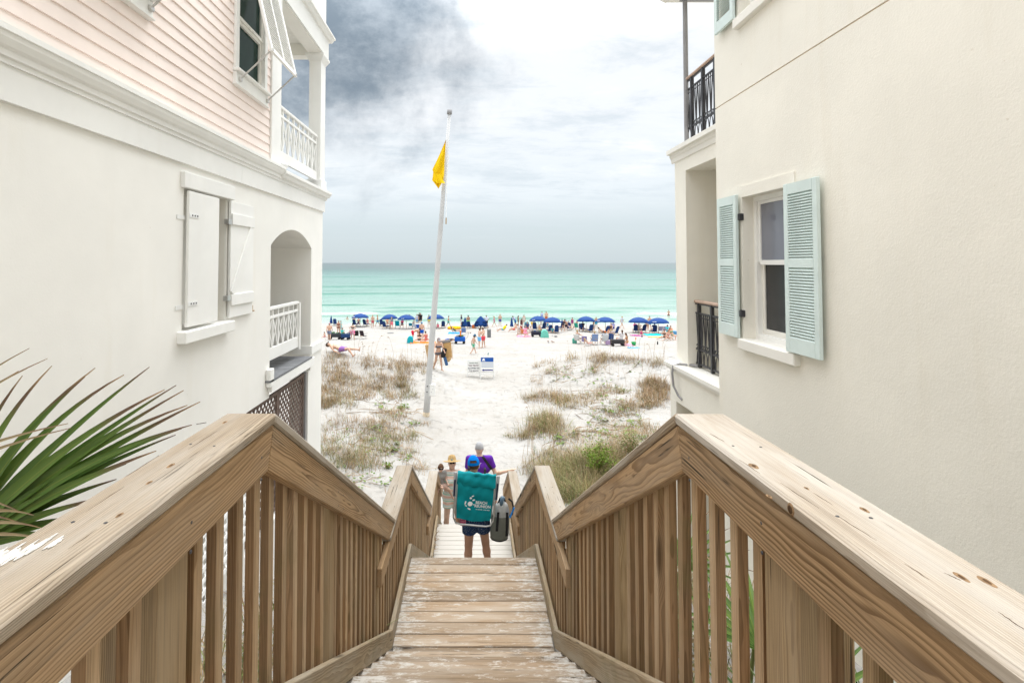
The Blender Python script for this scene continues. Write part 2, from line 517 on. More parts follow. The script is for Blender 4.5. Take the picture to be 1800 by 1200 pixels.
def gpts(px, py):
    """where the line of sight through photo pixels meets the sand"""
    px = np.asarray(px, float); py = np.asarray(py, float)
    a = (px - CX_) / F_; c = (CY_ - py) / F_
    ry = math.cos(TH) - c * math.sin(TH); rz = math.sin(TH) + c * math.cos(TH)
    out = np.zeros((len(px), 3))
    for i in range(len(px)):
        X = _T * a[i] / ry[i]; Z = _T * rz[i] / ry[i]
        hit = np.nonzero(Z <= gz(X, _T))[0]
        j = hit[0] if len(hit) else len(_T) - 1
        out[i] = (X[j], _T[j], gz1(X[j], _T[j]))
    return out
def gpt(px, py):
    return Vector(gpts([px], [py])[0])

def np_mesh(name, V, Fq, mats, smooth=True):
    me = bpy.data.meshes.new(name)
    V = np.asarray(V, np.float32); Fq = np.asarray(Fq, np.int32)
    me.vertices.add(len(V)); me.vertices.foreach_set('co', V.ravel())
    k = Fq.shape[1]
    me.loops.add(Fq.size); me.loops.foreach_set('vertex_index', Fq.ravel())
    me.polygons.add(len(Fq)); me.polygons.foreach_set('loop_start', np.arange(0, Fq.size, k, dtype=np.int32))
    me.polygons.foreach_set('loop_total', np.full(len(Fq), k, np.int32))
    me.polygons.foreach_set('use_smooth', np.full(len(Fq), smooth, bool))
    for m in (mats if isinstance(mats, (list, tuple)) else [mats]):
        me.materials.append(m)
    me.update(calc_edges=True); me.validate()
    return me
def grid_faces(n, m):
    i, j = np.meshgrid(np.arange(n - 1), np.arange(m - 1), indexing='ij')
    a = (i * m + j).ravel()
    return np.stack([a, a + 1, a + m + 1, a + m], 1)

m, t, b = new_mat('white_quartz_sand', .95, .1)
P_ = t.n('ShaderNodeNewGeometry').outputs['Position']
f1 = t.noise(P_, .35, 6, .6); f2 = t.noise(t.scl(P_, 1, .6, 1), 2.2, 6, .65); f3 = t.noise(P_, 60, 3, .6)
c = t.mix(t.rng(f1, .35, .68), (.345, .327, .30), (.385, .373, .354))
c = t.mix(t.math('MULTIPLY', t.rng(f2, .47, .70), .75), c, (.315, .295, .262))
c = t.mix(t.math('MULTIPLY', t.rng(f3, .58, .75), .16), c, (.26, .225, .18))
wet = t.rng(t.math('ADD', t.xyz(P_)[1], t.math('MULTIPLY', t.noise(t.scl(P_, .05, .1, 1), 1, 3, .5), 5.0)), 77.5, 79.0)
c = t.mix(t.math('MULTIPLY', wet, .6), c, (.36, .36, .33))
t.put(b.inputs['Base Color'], c)
fp = t.voro(t.vmath('ADD', t.scl(P_, 1, .75, 1), t.vmath('SCALE', t.noise(P_, 1.2, 3, .5, 0, 1), None, .5)), 2.6, 'SMOOTH_F1')
h = t.math('ADD', t.math('MULTIPLY', t.rng(fp, .12, .45), .8), t.math('MULTIPLY', t.noise(P_, 5, 6, .65), .9))
t.put(b.inputs['Normal'], t.bump(h, .95, .075))
M['sand'] = m
xs = np.concatenate([-np.geomspace(3000, 22, 22), np.arange(-20, -9, .5), np.arange(-9, 11, .11), np.arange(11, 20, .5), np.geomspace(22, 3000, 22)])
ys = np.concatenate([-np.geomspace(3000, 9, 18), np.arange(-8, 10, .4), np.arange(10, 34, .11), np.arange(34, 92, .4), [95, 100, 110]])
X_, Y_ = np.meshgrid(xs, ys, indexing='ij')
Z_ = gz(X_, Y_)
o = bpy.data.objects.new('sand_beach', np_mesh('sand_beach', np.stack([X_.ravel(), Y_.ravel(), Z_.ravel()], 1), grid_faces(len(xs), len(ys)), M['sand']))
link(o); structure(o)

# ------------------------------------------------------------ sea
SEA_Z = -9.42
m, t, b = new_mat('shallow_green_sea_water', .12, .5)
P_ = t.n('ShaderNodeNewGeometry').outputs['Position']
px_, py_, pz_ = t.xyz(P_)
wob = t.noise(t.scl(P_, .012, .03, 1), 1.0, 4, .6)
yy = t.math('ADD', py_, t.math('MULTIPLY', t.math('MULTIPLY', t.math('SUBTRACT', wob, .5), py_), .5))
lg = t.math('LOGARITHM', yy, 10.0)
g = t.rng(lg, 1.86, 3.6, 0, 1, False)
c = t.ramp(g, [(0.0, (.45, .48, .435)), (.06, (.33, .43, .375)), (.13, (.215, .365, .30)), (.25, (.125, .285, .225)), (.40, (.070, .195, .16)), (.50, (.055, .13, .118)), (.62, (.06, .088, .092)), (1.0, (.066, .08, .09))])
lw = t.math('MULTIPLY', t.rng(py_, 78, 400, .02, .55, False), 1.0)
s1 = t.noise(t.scl(P_, .028, .22, 1), 1.0, 5, .62, .3)
s2 = t.noise(t.scl(P_, .008, .045, 1), 1.0, 5, .6, .3)
s3 = t.noise(t.scl(P_, .0025, .010, 1), 1.0, 4, .6)
c = t.mix(t.math('MULTIPLY', t.rng(s1, .53, .66), t.rng(py_, 70, 300, .85, .6)), c, (.045, .19, .14))
c = t.mix(t.math('MULTIPLY', t.rng(s2, .51, .66), t.rng(py_, 100, 260, .0, .7)), c, (.045, .155, .135))
c = t.mix(t.math('MULTIPLY', t.rng(s3, .52, .70), t.rng(py_, 300, 900, .0, .7)), c, (.05, .075, .085))
at = t.n('ShaderNodeAttribute', attribute_name='foam').outputs['Fac']
fn = t.noise(t.scl(P_, .25, .9, 1), 1.0, 7, .72, .3)
fo = t.rng(t.math('ADD', at, t.math('MULTIPLY', t.math('SUBTRACT', fn, .5), 1.1)), .50, .66)
at2 = t.n('ShaderNodeAttribute', attribute_name='face').outputs['Fac']
c = t.mix(at2, c, (.03, .19, .125))  # darker green painted on wave fronts, standing in for their weaker sky reflection
c = t.mix(fo, c, (.70, .70, .68))
t.put(b.inputs['Base Color'], c)
t.put(b.inputs['Roughness'], t.math('ADD', t.math('MULTIPLY', fo, .6), t.rng(py_, 80, 700, .10, .32)))
h = t.math('ADD', t.noise(t.scl(P_, .35, 1.1, 1), 1.0, 6, .65), t.math('MULTIPLY', t.noise(t.scl(P_, .05, .16, 1), 1.0, 4, .6), 2.5))
t.put(b.inputs['Normal'], t.bump(h, .8, .22))
b.inputs['IOR'].default_value = 1.33
M['sea'] = m
xs = np.concatenate([-np.geomspace(60000, 175, 16), np.arange(-170, 171, 1.5), np.geomspace(175, 60000, 16)])
ys = np.concatenate([np.arange(73, 118, .3), np.arange(118, 260, 1.2), np.geomspace(262, 900, 110), np.geomspace(930, 60000, 24)])
X_, Y_ = np.meshgrid(xs, ys, indexing='ij')
wp = 1.6 * np.sin(X_ * .021 + 1.0) + .9 * np.sin(X_ * .055 + 2.2) + .5 * np.sin(X_ * .13 + Y_ * .03)
Z_ = np.zeros_like(X_); foam = np.zeros_like(X_); face = np.zeros_like(X_)
def crest(y0, A, wf, wb, seg, foamA=0.0, fy=.9, faceA=.7):
    """one swell lying along the shore: y0 line, height A, steeper towards the shore; seg(x) 0..1 says where it stands up"""
    global Z_, foam, face
    e = Y_ - (y0 + wp)
    s = seg(X_)
    pr = np.where(e < 0, np.exp(-(e / wf) ** 2), np.exp(-(e / wb) ** 2))
    Z_ = Z_ + A * s * pr
    face = np.maximum(face, faceA * s * np.exp(-((e + wf * .65) / (wf * .7)) ** 2))
    if foamA:
        fs = foamA if callable(foamA) else (lambda x: foamA)
        foam = np.maximum(foam, fs(X_) * np.exp(-((e + wf * fy) / (wf * 1.1)) ** 2))
def bumps(ph, f, lo=.0):
    return lambda x: np.clip(.35 + .6 * np.sin(x * f + ph) + .45 * np.sin(x * f * 2.7 + ph * 2) + .3 * np.sin(x * f * 6.1 + ph * 5), lo, 1)
crest(78.0, .10, .8, 1.6, bumps(.3, .11), lambda x: .42 + .1 * np.sin(x * .2), 1.0, .2)
crest(81.0, .16, .9, 2.2, bumps(1.7, .07), lambda x: .22 + .25 * np.sin(x * .09 + 2), 1.2, .7)
crest(84.5, .22, 1.3, 2.6, bumps(.2, .06), 0.0, 1, .8)
crest(89.5, .22, 1.5, 2.8, bumps(2.6, .05), 0.0, 1, .55)
crest(96.5, .60, 2.3, 4.0, lambda x: np.clip(.35 + .65 * np.exp(-((x - 15) / 13) ** 2) + .3 * np.exp(-((x + 9) / 6) ** 2) + .15 * np.sin(x * .31), .1, 1), lambda x: np.clip(.85 * np.exp(-((x + 23) / 9) ** 2) + .8 * np.exp(-((x - 37) / 9) ** 2) + .7 * np.exp(-((np.abs(x) - 75) / 22) ** 2), 0, .85), 1.2, 1.0)
crest(105, .28, 2.0, 3.6, bumps(1.1, .045), 0.0, 1, .9)
crest(113, .3, 1.88, 4, bumps(3.0, .04), 0.0, 1, .95)
crest(124, .3, 2.12, 4, bumps(4.4, .033), 0.0, 1, .95)
crest(138, .33, 2.38, 5, bumps(.4, .031), 0.0, 1, .95)
crest(155, .35, 2.75, 6, bumps(2.2, .027), 0.0, 1, .95)
crest(176, .38, 3.25, 7, bumps(5.2, .022), 0.0, 1, .95)
crest(203, .4, 3.75, 8, bumps(1.9, .02), 0.0, 1, .95)
crest(240, .4, 5.00, 9, bumps(3.9, .018), 0.0, 1, .95)
crest(285, .42, 6.25, 10, bumps(.9, .015), 0.0, 1, .95)
crest(345, .45, 7.50, 12, bumps(2.9, .013), 0.0, 1, .95)
chop = .03 * np.sin(X_ * .8 + 1.3 * np.sin(Y_ * .5)) * np.sin(Y_ * 1.1 + np.sin(X_ * .33))
Z_ = (Z_ + chop) * np.clip((1000 - Y_) / 400, 0, 1)
me = np_mesh('sea', np.stack([X_.ravel(), Y_.ravel(), Z_.ravel() + SEA_Z], 1), grid_faces(len(xs), len(ys)), M['sea'])
for nm, arr in (('foam', foam), ('face', face)):
    a = me.attributes.new(nm, 'FLOAT', 'POINT'); a.data.foreach_set('value', arr.ravel().astype(np.float32))
o = bpy.data.objects.new('sea', me); link(o); structure(o)

# ------------------------------------------------------------ wooden stairs down the dune
rs = random.Random(5)
ST = thing('wooden_stairs', 'long weathered wooden stairs with slatted handrails going down to the beach', 'stairs', (.008, 0, 0))
ST.rotation_euler = (0, 0, -.003)
S_ = .62
SL = math.atan(S_)
KH = math.tan(SL / 2)
S2 = (4.95 - 3.16) / (8.46 - 5.57)

def board(name, p0, p1, w, th, mat, k0=0.0, k1=0.0, d0=0.0, c=.004, side=None):
    """plank from p0 to p1 (both in the Y-Z plane at one X). w runs across (X), th hangs below the path line from depth d0.
    k0, k1 slant the end cuts by depth."""
    p0 = Vector(p0); p1 = Vector(p1)
    dv = p1 - p0; L = dv.length; ux = dv.normalized()
    uy = Vector((0, 0, 1)).cross(ux).normalized(); uz = ux.cross(uy)
    org = (p0 + p1) / 2 - uz * (d0 + th / 2)
    def fn(p):
        dep = d0 + th / 2 - p.z
        q = p.copy()
        q.x += (dep * k0 if p.x < 0 else -dep * k1)
        return q
    me = MB().cbox(L, w, th, c, None, fn).mesh(name, mat)
    o = bpy.data.objects.new(name, me); link(o, ST)
    o.matrix_local = Matrix.Translation(org) @ Matrix((ux, uy, uz)).transposed().to_4x4()
    return o
def xboard(name, y, z, wy, th, mat, half=.70, tilt=0.0, c=.005):
    """plank lying across the stairs; its grain runs along X; y is its middle and z its top"""
    o = bpy.data.objects.new(name, MB().cbox(2 * half + rs.uniform(-.012, .012), wy, th, c).mesh(name, mat)); link(o, ST)
    o.location = (rs.uniform(-.006, .006), y, z - th / 2 + rs.uniform(-.0015, .0015))
    o.rotation_euler = (tilt + rs.uniform(-.004, .004), rs.uniform(-.002, .002), rs.uniform(-.004, .004))
    return o
CI, CO = .678, .850                 # rail cap, inner and outer edge
FI = .684                           # inner face of the rail boards
CT = .036
# walking surfaces
DECK, L1, L2, SAND = -1.6, -3.16, -4.95, -6.22
y = -2.4
while y < 1.72:
    xboard('deck_board', y + .07, DECK, .139, .036, M['tread'], .86); y += .1445
def flight(ytop, ztop, n, run, rise):
    for k in range(1, n):
        z = ztop - rise * k
        y1 = ytop + run * k
        xboard('tread_board', y1 - .064, z, .137, .037, M['tread'], .705)
        xboard('tread_board', y1 - .064 - .1425, z, .137, .037, M['tread'], .705)
RUN1, RISE1 = .2795, (L1 - DECK) / -9
flight(1.80, DECK, 9, RUN1, RISE1)
y = 4.04
for wd in (.134, .137, .135, .137, .135, .137, .136, .137, .135, .136, .128):
    xboard('landing_board', y + wd / 2, L1, wd, .037, M['tread'], .668); y += wd + .008
YA = y - .008
flight(YA, L1, 10, .287, (L2 - L1) / -10)
y = 8.15
while y < 9.88:
    xboard('landing_board', y + .0695, L2, .139, .037, M['tread'], .668); y += .1445
YB = y - .005
flight(YB, L2, 7, .29, (SAND - L2) / -7)
# rails, posts, pickets on both sides
def zr(y):          # top of the handrail
    if y < 1.765: return -.512
    if y < 4.20: return -.512 - S_ * (y - 1.765)
    if y < 5.77: return -2.245
    if y < 8.30: return -2.245 - S2 * (y - 5.77)
    if y < 10.08: return -4.03
    return -4.03 - S_ * (y - 10.08)
def zn(y):          # top of the kickboard
    if y < 1.80: return DECK + .14
    if y < 4.35: return DECK + .14 - S_ * (y - 1.80)
    if y < YA + .06: return L1 + .135
    if y < 8.46: return L1 + .135 - S2 * (y - YA - .06)
    if y < YB + .06: return L2 + .135
    return L2 + .135 - S_ * (y - YB - .06)
YE = 11.9
for sd in (-1, 1):
    xc = sd * (CI + CO) / 2; wc = CO - CI; xf = sd * (FI + .019)
    def cap(y0, z0, y1, z1, k0=0., k1=0., mat=M['cap']):
        board('rail_cap', (xc, y0, z0), (xc, y1, z1), wc, CT, mat, k0, k1, 0, .008)
    def fas(y0, z0, y1, z1, k0=0., k1=0., dx=0., mat=M['fascia']):
        board('rail_board', (xf + sd * dx, y0, z0), (xf + sd * dx, y1, z1), .038, .14, mat, k0, k1, CT + .001, .005)
    K2 = math.tan(math.atan(S2) / 2)
    z3 = zr(4.55 - 1e-9) if False else -2.245
    y3 = 1.765 + (2.245 - .512) / S_            # where flight rail meets the landing cap
    cap(-2.4, -.512, 1.765, -.512, 0, KH, M['cap'] if sd < 0 else M['cap_bleached'])
    fas(-2.4, -.512, 1.765, -.512, 0, KH)
    HC = 1 / S_
    cap(1.765, -.512, y3, -2.245, KH, HC)
    fas(1.765, -.512, y3, -2.245, KH, HC)
    yl = y3 - .29
    cap(yl, -2.247, 5.77, -2.247, 0, K2, M['cap_lower'])
    fas(3.90, -2.247, 5.77, -2.247, 0, K2, .0025)
    y4 = 5.77 + (4.03 - 2.247) / S2
    cap(5.77, -2.247, y4, -4.03, K2, 1 / S2, M['cap_lower'])
    fas(5.77, -2.247, y4, -4.03, K2, 1 / S2)
    cap(y4 - .29, -4.032, 10.08, -4.032, 0, KH, M['cap_lower'])
    fas(8.05, -4.032, 10.08, -4.032, 0, KH, .0025)
    cap(10.08, -4.032, YE, -4.032 - S_ * (YE - 10.08), KH, 0, M['cap_lower'])
    fas(10.08, -4.032, YE, -4.032 - S_ * (YE - 10.08), KH, 0)
    # kickboards
    xk = sd * (.668 + .019)
    def kick(y0, z0, y1, z1, k0=0., k1=0., dx=0.):
        board('kickboard', (xk + sd * dx, y0, z0), (xk + sd * dx, y1, z1), .036, .125, M['kick'], k0, k1, 0, .004)
    kick(1.80, DECK + .14, 4.36, DECK + .14 - S_ * 2.56, KH, -KH)
    kick(4.36, DECK + .14 - S_ * 2.56, YA + .06, DECK + .14 - S_ * 2.56, -KH, K2, .002)
    zk = DECK + .14 - S_ * 2.56
    y5 = YA + .06 + (zk - (L2 + .135)) / S2
    kick(YA + .06, zk, y5, L2 + .135, K2, -K2)
    kick(y5, L2 + .135, YB + .06, L2 + .135, -K2, KH, .002)
    kick(YB + .06, L2 + .135, YE, L2 + .135 - S_ * (YE - YB - .06), KH, 0)
    kick(-2.4, DECK + .14, 1.80, DECK + .14, 0, KH)
    for yn in [-.6 + .41 * k_ for k_ in range(6)] + [5.2, 4.8]:
        zc = zr(yn)
        for xx in (.05, .12):
            o = bpy.data.objects.new('screw', MB().lathe([(0, .0012), (.0035, .0010), (.0042, -.001)], 8).mesh('screw', M['iron'])); link(o, ST)
            o.location = (sd * (CI + xx + rs.uniform(-.008, .008)), yn + rs.uniform(-.02, .02), zc)
    for yn in (1.25, 1.66, 2.62, 2.72):
        for dz in (.075, .145):
            o = bpy.data.objects.new('screw', MB().lathe([(0, .0012), (.004, .0010), (.005, -.001)], 8).mesh('screw', M['iron'])); link(o, ST)
            o.location = (sd * (FI + .0005), yn, zr(yn) - CT - dz); o.rotation_euler = (0, R(-90 * sd), 0)
    # stringers and rim below
    for (a0, b0, a1, b1) in ((1.8, DECK - .03, 4.3, L1 - .06), (4.3, L1 - .045, YA, L1 - .045), (YA, L1 - .05, 8.4, L2 - .06), (8.4, L2 - .045, YB, L2 - .045), (YB, L2 - .05, YE, SAND - .05), (-2.4, DECK - .045, 1.8, DECK - .045)):
        board('stringer', (sd * .640, a0, b0), (sd * .640, a1, b1), .038, .22, M['kick'], 0, 0, .02)
    # posts
    posts = [-1.0, 1.25, 2.66, 3.97, 5.60, 7.05, 8.22, 9.90, 11.75]
    for py in posts:
        sz = .132 if py < 2 else .092
        ztop = zr(py) - CT - .02; zb = gz1(sd * .8, py) - .4
        if py in (3.97, 8.22): ztop -= .03
        o = bpy.data.objects.new('post', MB().cbox(ztop - zb, sz, sz, .006).mesh('post', M['post'])); link(o, ST)
        o.location = (sd * (FI + .041 + sz / 2), py, (ztop + zb) / 2); o.rotation_euler = (0, R(90), 0)
    y = -1.9
    while y < YE - .05:
        if all(abs(y - q) > (.105 if q < 2 else .075) for q in posts):
            ztop = zr(y) - CT - .012
            if zr(y) < -.6 and abs(zr(y + .02) - zr(y - .02)) > .005: ztop -= .02
            if yl - .03 < y < 4.56: ztop = min(ztop, -2.30)
            if y4 - .32 < y < y4: ztop = min(ztop, -4.09)
            zb = zn(y) - .20 - rs.uniform(0, .03)
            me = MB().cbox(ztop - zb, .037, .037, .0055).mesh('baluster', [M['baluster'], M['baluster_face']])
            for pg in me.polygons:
                if pg.normal.z * sd < -.4: pg.material_index = 1      # the face towards the walkway takes the paler wood
            o = bpy.data.objects.new('baluster', me); link(o, ST)
            o.location = (sd * (FI + .041 + .019 + rs.uniform(0, .004)), y, (ztop + zb) / 2)
            o.rotation_euler = (0, R(90) + rs.uniform(-.004, .004), rs.uniform(-.03, .03))
        y += .1255 + rs.uniform(-.004, .004)

# knots and drying splits in the near handrails
kd1 = flat((.235, .15, .082), .8, .15, 0, .3, 60); kd2 = flat((.085, .05, .028), .9, .1, 0, .3, 90)
def capxy0(x, y, z=-.512):
    r_ = ray(x, y); return r_ * (z / r_.z)
for (x, y, a, b_) in ((1325, 819, .012, .022), (1352, 872, .006, .012), (1520, 896, .007, .016), (1690, 1014, .007, .018), (1735, 1022, .008, .020), (1418, 858, .005, .010), (300, 818, .008, .020), (262, 848, .006, .014), (395, 742, .007, .018), (210, 905, .006, .014)):
    p = capxy0(x, y); a *= .8; b_ *= .8
    kn = MB().prism([(p.x + a * math.cos(q) * (1 + .15 * math.sin(3 * q)), p.y + b_ * math.sin(q)) for q in [i * .4488 for i in range(14)]], p.z - .002, p.z + .0004, 2)
    o = part('knot', kn, kd1, ST)
    part('knot_heart', MB().prism([(p.x + a * .45 * math.cos(q), p.y + b_ * .5 * math.sin(q + .2)) for q in [i * .6283 for i in range(10)]], p.z - .002, p.z + .0007, 2), kd2, o)
# the open knot in the rounded edge of the right rail
p = atX(1386, 905, .008 + CI - .0005)
o = part('knot', MB().lathe([(0, .0012), (.010, .0010), (.014, -.001)], 12), kd1, ST, keep=False)
o.location = (CI - .0004, p.y, -.512 - .019); o.rotation_euler = (0, R(-90), 0)
o2 = sub('knot_heart', MB().lathe([(0, .0022), (.007, .0020), (.009, .0008)], 10), kd2, o)
for (x0, y0, x1, y1, w_) in ((1248, 762, 1292, 776, .0016), (1372, 848, 1450, 893, .0011), (1470, 905, 1560, 950, .0010), (1430, 866, 1470, 887, .0009), (1660, 1006, 1712, 1020, .0016), (1755, 1075, 1800, 1108, .0012), (1300, 808, 1345, 832, .0010), (1590, 990, 1640, 1018, .0010), (345, 745, 400, 722 + 20, .0012), (280, 800, 225, 838, .0012), (150, 900, 215, 855, .0010), (330, 790, 385, 757, .0010), (120, 965, 170, 930, .0009)):
    a, e = capxy0(x0, y0), capxy0(x1, y1)
    n = 9; top = []; bot = []
    for i in range(n):
        t = i / (n - 1)
        cx = a.x + (e.x - a.x) * t * .25 + rs.uniform(-.0008, .0008); cy = a.y + (e.y - a.y) * t
        h = w_ * math.sin(math.pi * (.04 + .92 * t)) * rs.uniform(.5, 1.1)
        top.append((cx + h, cy)); bot.append((cx - h, cy))
    part('split', MB().prism(top + bot[::-1], -.5135, -.5117, 2), kd2, ST)  # thin dark sliver: the shade inside an open split put into its colour
# ------------------------------------------------------------ left house: white stucco below, pink boards above
LH = thing('house', 'house with pink lap siding over a white stucco ground floor left of the stairs', 'house', (-5.5, 4, -3.2))
LX = -3.0
def P(name, mb, mat, par, **k):
    return part(name, mb, mat, par, **k)
# wall with window opening, arch opening and lattice opening, as a ring of solid pieces
A0, A1 = 7.67, 9.62                   # arch
ASP, AHT = .27, .285                  # spring height, rise
FLZ = -1.72
WT = .34
def arch_pts(n=16):
    hw = (A1 - A0) / 2; c = (A0 + A1) / 2
    Rr = (hw * hw + AHT * AHT) / (2 * AHT)
    zc = ASP + AHT - Rr
    a = math.asin(hw / Rr)
    return [(c + Rr * math.sin(-a + 2 * a * i / n), zc + Rr * math.cos(-a + 2 * a * i / n)) for i in range(n + 1)]
ap = arch_pts()
w0, w1, wz0, wz1 = 5.33, 6.27, -.70, .78       # window opening
HB = -6.5
EY = 10.33
mb = MB()
def wx(y0, y1, z0, z1, x0=LX - WT, x1=LX):
    mb.box(x0, x1, y0, y1, z0, z1)
wx(-11, w0, HB, 1.03); wx(w0, w1, HB, wz0); wx(w0, w1, wz1, 1.03); wx(w1, 6.9, HB, 1.03)
wx(6.9, A0, -2.0, 1.03)
mb.prism([(A0, ASP), (A0, 1.03)] + [(A1, 1.03), (A1, ASP)] + [p for p in ap[::-1]][1:-1], LX - WT, LX, 0)
wx(A1, EY, -2.0, 1.03); wx(9.50, EY, HB, -2.0); wx(6.9, 9.5, HB, -3.9)
P('wall', mb, M['stucco_l'], LH)
# deep porch behind the arch: barrel vault, end walls, back wall, floor
mb = MB()
pv = [(y, z) for y, z in ap]
XB = -4.9
vs = []
for y, z in pv: vs += [(LX - WT, y, z), (XB, y, z)]
mb.add(vs, [(2 * i, 2 * i + 1, 2 * i + 3, 2 * i + 2) for i in range(len(pv) - 1)])
mb.box(XB, LX - WT, A1, A1 + .1, FLZ, ASP); mb.box(XB, LX - WT, A0 - .1, A0, FLZ, ASP); mb.box(XB - .1, XB, A0 - .1, A1 + .1, FLZ, 1.0)
P('porch_wall', mb, M['stucco_l'], LH)
for i in range(9):
    y0 = A0 - .15 + i * .222
    P('floor_board', MB().box(-4.9, LX + .075, y0, min(y0 + .214, A1 + .02), FLZ - .03, FLZ), M['greydeck'], LH)
P('floor_trim', MB().cbox(.07, 2.05, .15, .006, Matrix.Translation((LX + .037, 8.62, FLZ - .108))), M['trim'], LH)
P('end_block', MB().cbox(.07, .14, .26, .008, Matrix.Translation((LX + .04, 7.60, FLZ + .03))), M['trim'], LH)
P('base_moulding', MB().box(LX + .002, LX + .035, A1 + .003, EY + .03, FLZ + .02, FLZ + .17).box(LX - WT + .003, LX + .035, A1 - .032, A1 + .003, FLZ + .02, FLZ + .17), M['trim'], LH)
# railings with crossed bars
def cross_rail(name, x, y0, y1, zt, zb, n, par, boards=.20, label=None):
    r = part(name, MB().cbox(.075, y1 - y0, .05, .008, Matrix.Translation((x, (y0 + y1) / 2, zt - .025))), M['trim'], par, label=label)
    def q(nm, mb):
        o = part(nm, mb, M['trim'], r); return o
    q('rail', MB().cbox(.045, y1 - y0, .045, .004, Matrix.Translation((x, (y0 + y1) / 2, zt - .165))))
    q('bottom_rail', MB().cbox(.05, y1 - y0, boards, .004, Matrix.Translation((x, (y0 + y1) / 2, zb + boards / 2))))
    za, zc = zb + boards, zt - .19
    wd = (y1 - y0) / n
    for i in range(n + 1):
        yy = y0 + i * wd
        yy = min(max(yy, y0 + .02), y1 - .02)
        q('picket', MB().box(x - .017, x + .017, yy - .016, yy + .016, za, zt - .05))
    for i in range(n):
        a, c = y0 + i * wd + .016, y0 + (i + 1) * wd - .016
        for s, dx in ((1, .0), (-1, .009)):
            ya, yc = (a, c) if s > 0 else (c, a)
            L = math.hypot(c - a, zc - za)
            an = math.atan2(zc - za, yc - ya)
            Mx = Matrix.Translation((x + dx - .004, (a + c) / 2, (za + zc) / 2)) @ Matrix.Rotation(an, 4, 'X')
            q('cross_bar', MB().box(-.008, .008, -L / 2, L / 2, -.013, .013, Mx))
    return r
cross_rail('balcony_railing', LX - .15, A0 + .004, 9.30, -.69, -1.52, 7, LH, .19)
P('railing_post', MB().box(LX - .2, LX - .1, 9.302, 9.36, -1.56, -.72), M['trim'], LH)
# lattice skirt below
def lattice(x, y0, y1, z0, z1, sp, w, mat, par, name='lattice_panel', th=.010, ang=1.0):
    pan = part(name, MB().box(x - .02, x + .02, y0, y0 + .05, z0, z1).box(x - .02, x + .02, y1 - .05, y1, z0, z1).box(x - .02, x + .02, y0 + .05, y1 - .05, z1 - .05, z1).box(x - .02, x + .02, y0 + .05, y1 - .05, z0, z0 + .05), mat, par)
    ya, yb, za, zb = y0 + .04, y1 - .04, z0 + .04, z1 - .04
    for s in (1, -1):
        c = -(zb - za) if s > 0 else 0
        k0 = (ya - zb) if s > 0 else (ya + za); k1 = (yb - za) if s > 0 else (yb + zb)
        v = k0 + sp
        while v < k1 - .02:
            # line y - s*z = v
            pts = []
            zl = za if s > 0 else zb
            lo = max(ya, v + (za if s > 0 else -zb)); hi = min(yb, v + (zb if s > 0 else -za))
            if hi - lo > .05:
                zz0 = (lo - v) * s; zz1 = (hi - v) * s
                L = math.hypot(hi - lo, zz1 - zz0)
                Mx = Matrix.Translation((x + s * th * .5, (lo + hi) / 2, (zz0 + zz1) / 2)) @ Matrix.Rotation(math.atan2(zz1 - zz0, hi - lo), 4, 'X')
                part('slat', MB().box(-th / 2, th / 2, -L / 2, L / 2, -w / 2, w / 2, Mx), mat, pan)
            v += sp
    return pan
lattice(LX - .07, 6.92, 8.17, -3.85, -2.02, .128, .030, M['lattice_brown'], LH)
lattice(LX - .07, 8.18, 9.42, -3.85, -2.02, .128, .030, M['lattice_brown'], LH)
P('lattice_post', MB().box(LX - .13, LX - .02, 9.425, 9.50, -3.9, -2.0), M['greymetal'], LH)
# window with two board shutters, the left one closed over the opening, the right one folded back
P('window_lintel', MB().cbox(.05, 1.13, .165, .006, Matrix.Translation((LX + .025, 5.825, .863))), M['trim'], LH)
P('window_sill', MB().cbox(.11, 1.09, .125, .008, Matrix.Translation((LX + .04, 5.79, -.768))), M['trim'], LH)
P('window_reveal', MB().box(LX - .30, LX - .02, w1 - .001, w1 + .02, wz0, wz1).box(LX - .32, LX - .30, w0, w1, wz0, wz1), M['trim_cream'], LH)
def leaf(y0, y1, z0, z1, x, back):
    nm = 4; wd = (y1 - y0) / nm
    par = P('board_shutter', MB().cbox(.03, y1 - y0, z1 - z0, .003, Matrix.Translation((x, (y0 + y1) / 2, (z0 + z1) / 2))), M['trim'], LH)
    if back:
        P('batten', MB().cbox(.022, y1 - y0 - .01, .135, .003, Matrix.Translation((x + .027, (y0 + y1) / 2, z1 - .22))), M['trim'], par)
        P('batten', MB().cbox(.022, y1 - y0 - .01, .135, .003, Matrix.Translation((x + .027, (y0 + y1) / 2, z0 + .22))), M['trim'], par)
        a = Vector((x + .026, y0 + .03, z0 + .30)); e = Vector((x + .026, y1 - .08, z1 - .30))
        L = (e - a).length
        Mx = Matrix.Translation((a + e) / 2) @ Matrix.Rotation(math.atan2(e.z - a.z, e.y - a.y), 4, 'X')
        P('brace', MB().cbox(.020, L, .10, .003, Mx), M['trim'], par)
    return par
leafA = leaf(5.345, 5.985, -.67, .755, LX + .035, False)
leafB = leaf(6.29, 6.945, -.675, .76, LX + .03, True)
for z in (.50, -.43):
    hg = P('hinge', MB().box(LX + .051, LX + .056, 5.35, 5.53, z - .022, z + .022).box(LX + .003, LX + .008, 5.20, 5.345, z - .05, z - .006), M['white'], leafA)
    for yy in (5.40, 5.45, 5.50):
        hg2 = MB().box(LX + .056, LX + .060, yy - .008, yy + .008, z - .008, z + .008)
        P('screw', hg2, M['iron'], leafA)
    P('hinge', MB().box(LX + .005, LX + .06, 6.20, 6.285, z - .03, z + .03), M['steel'], leafB)
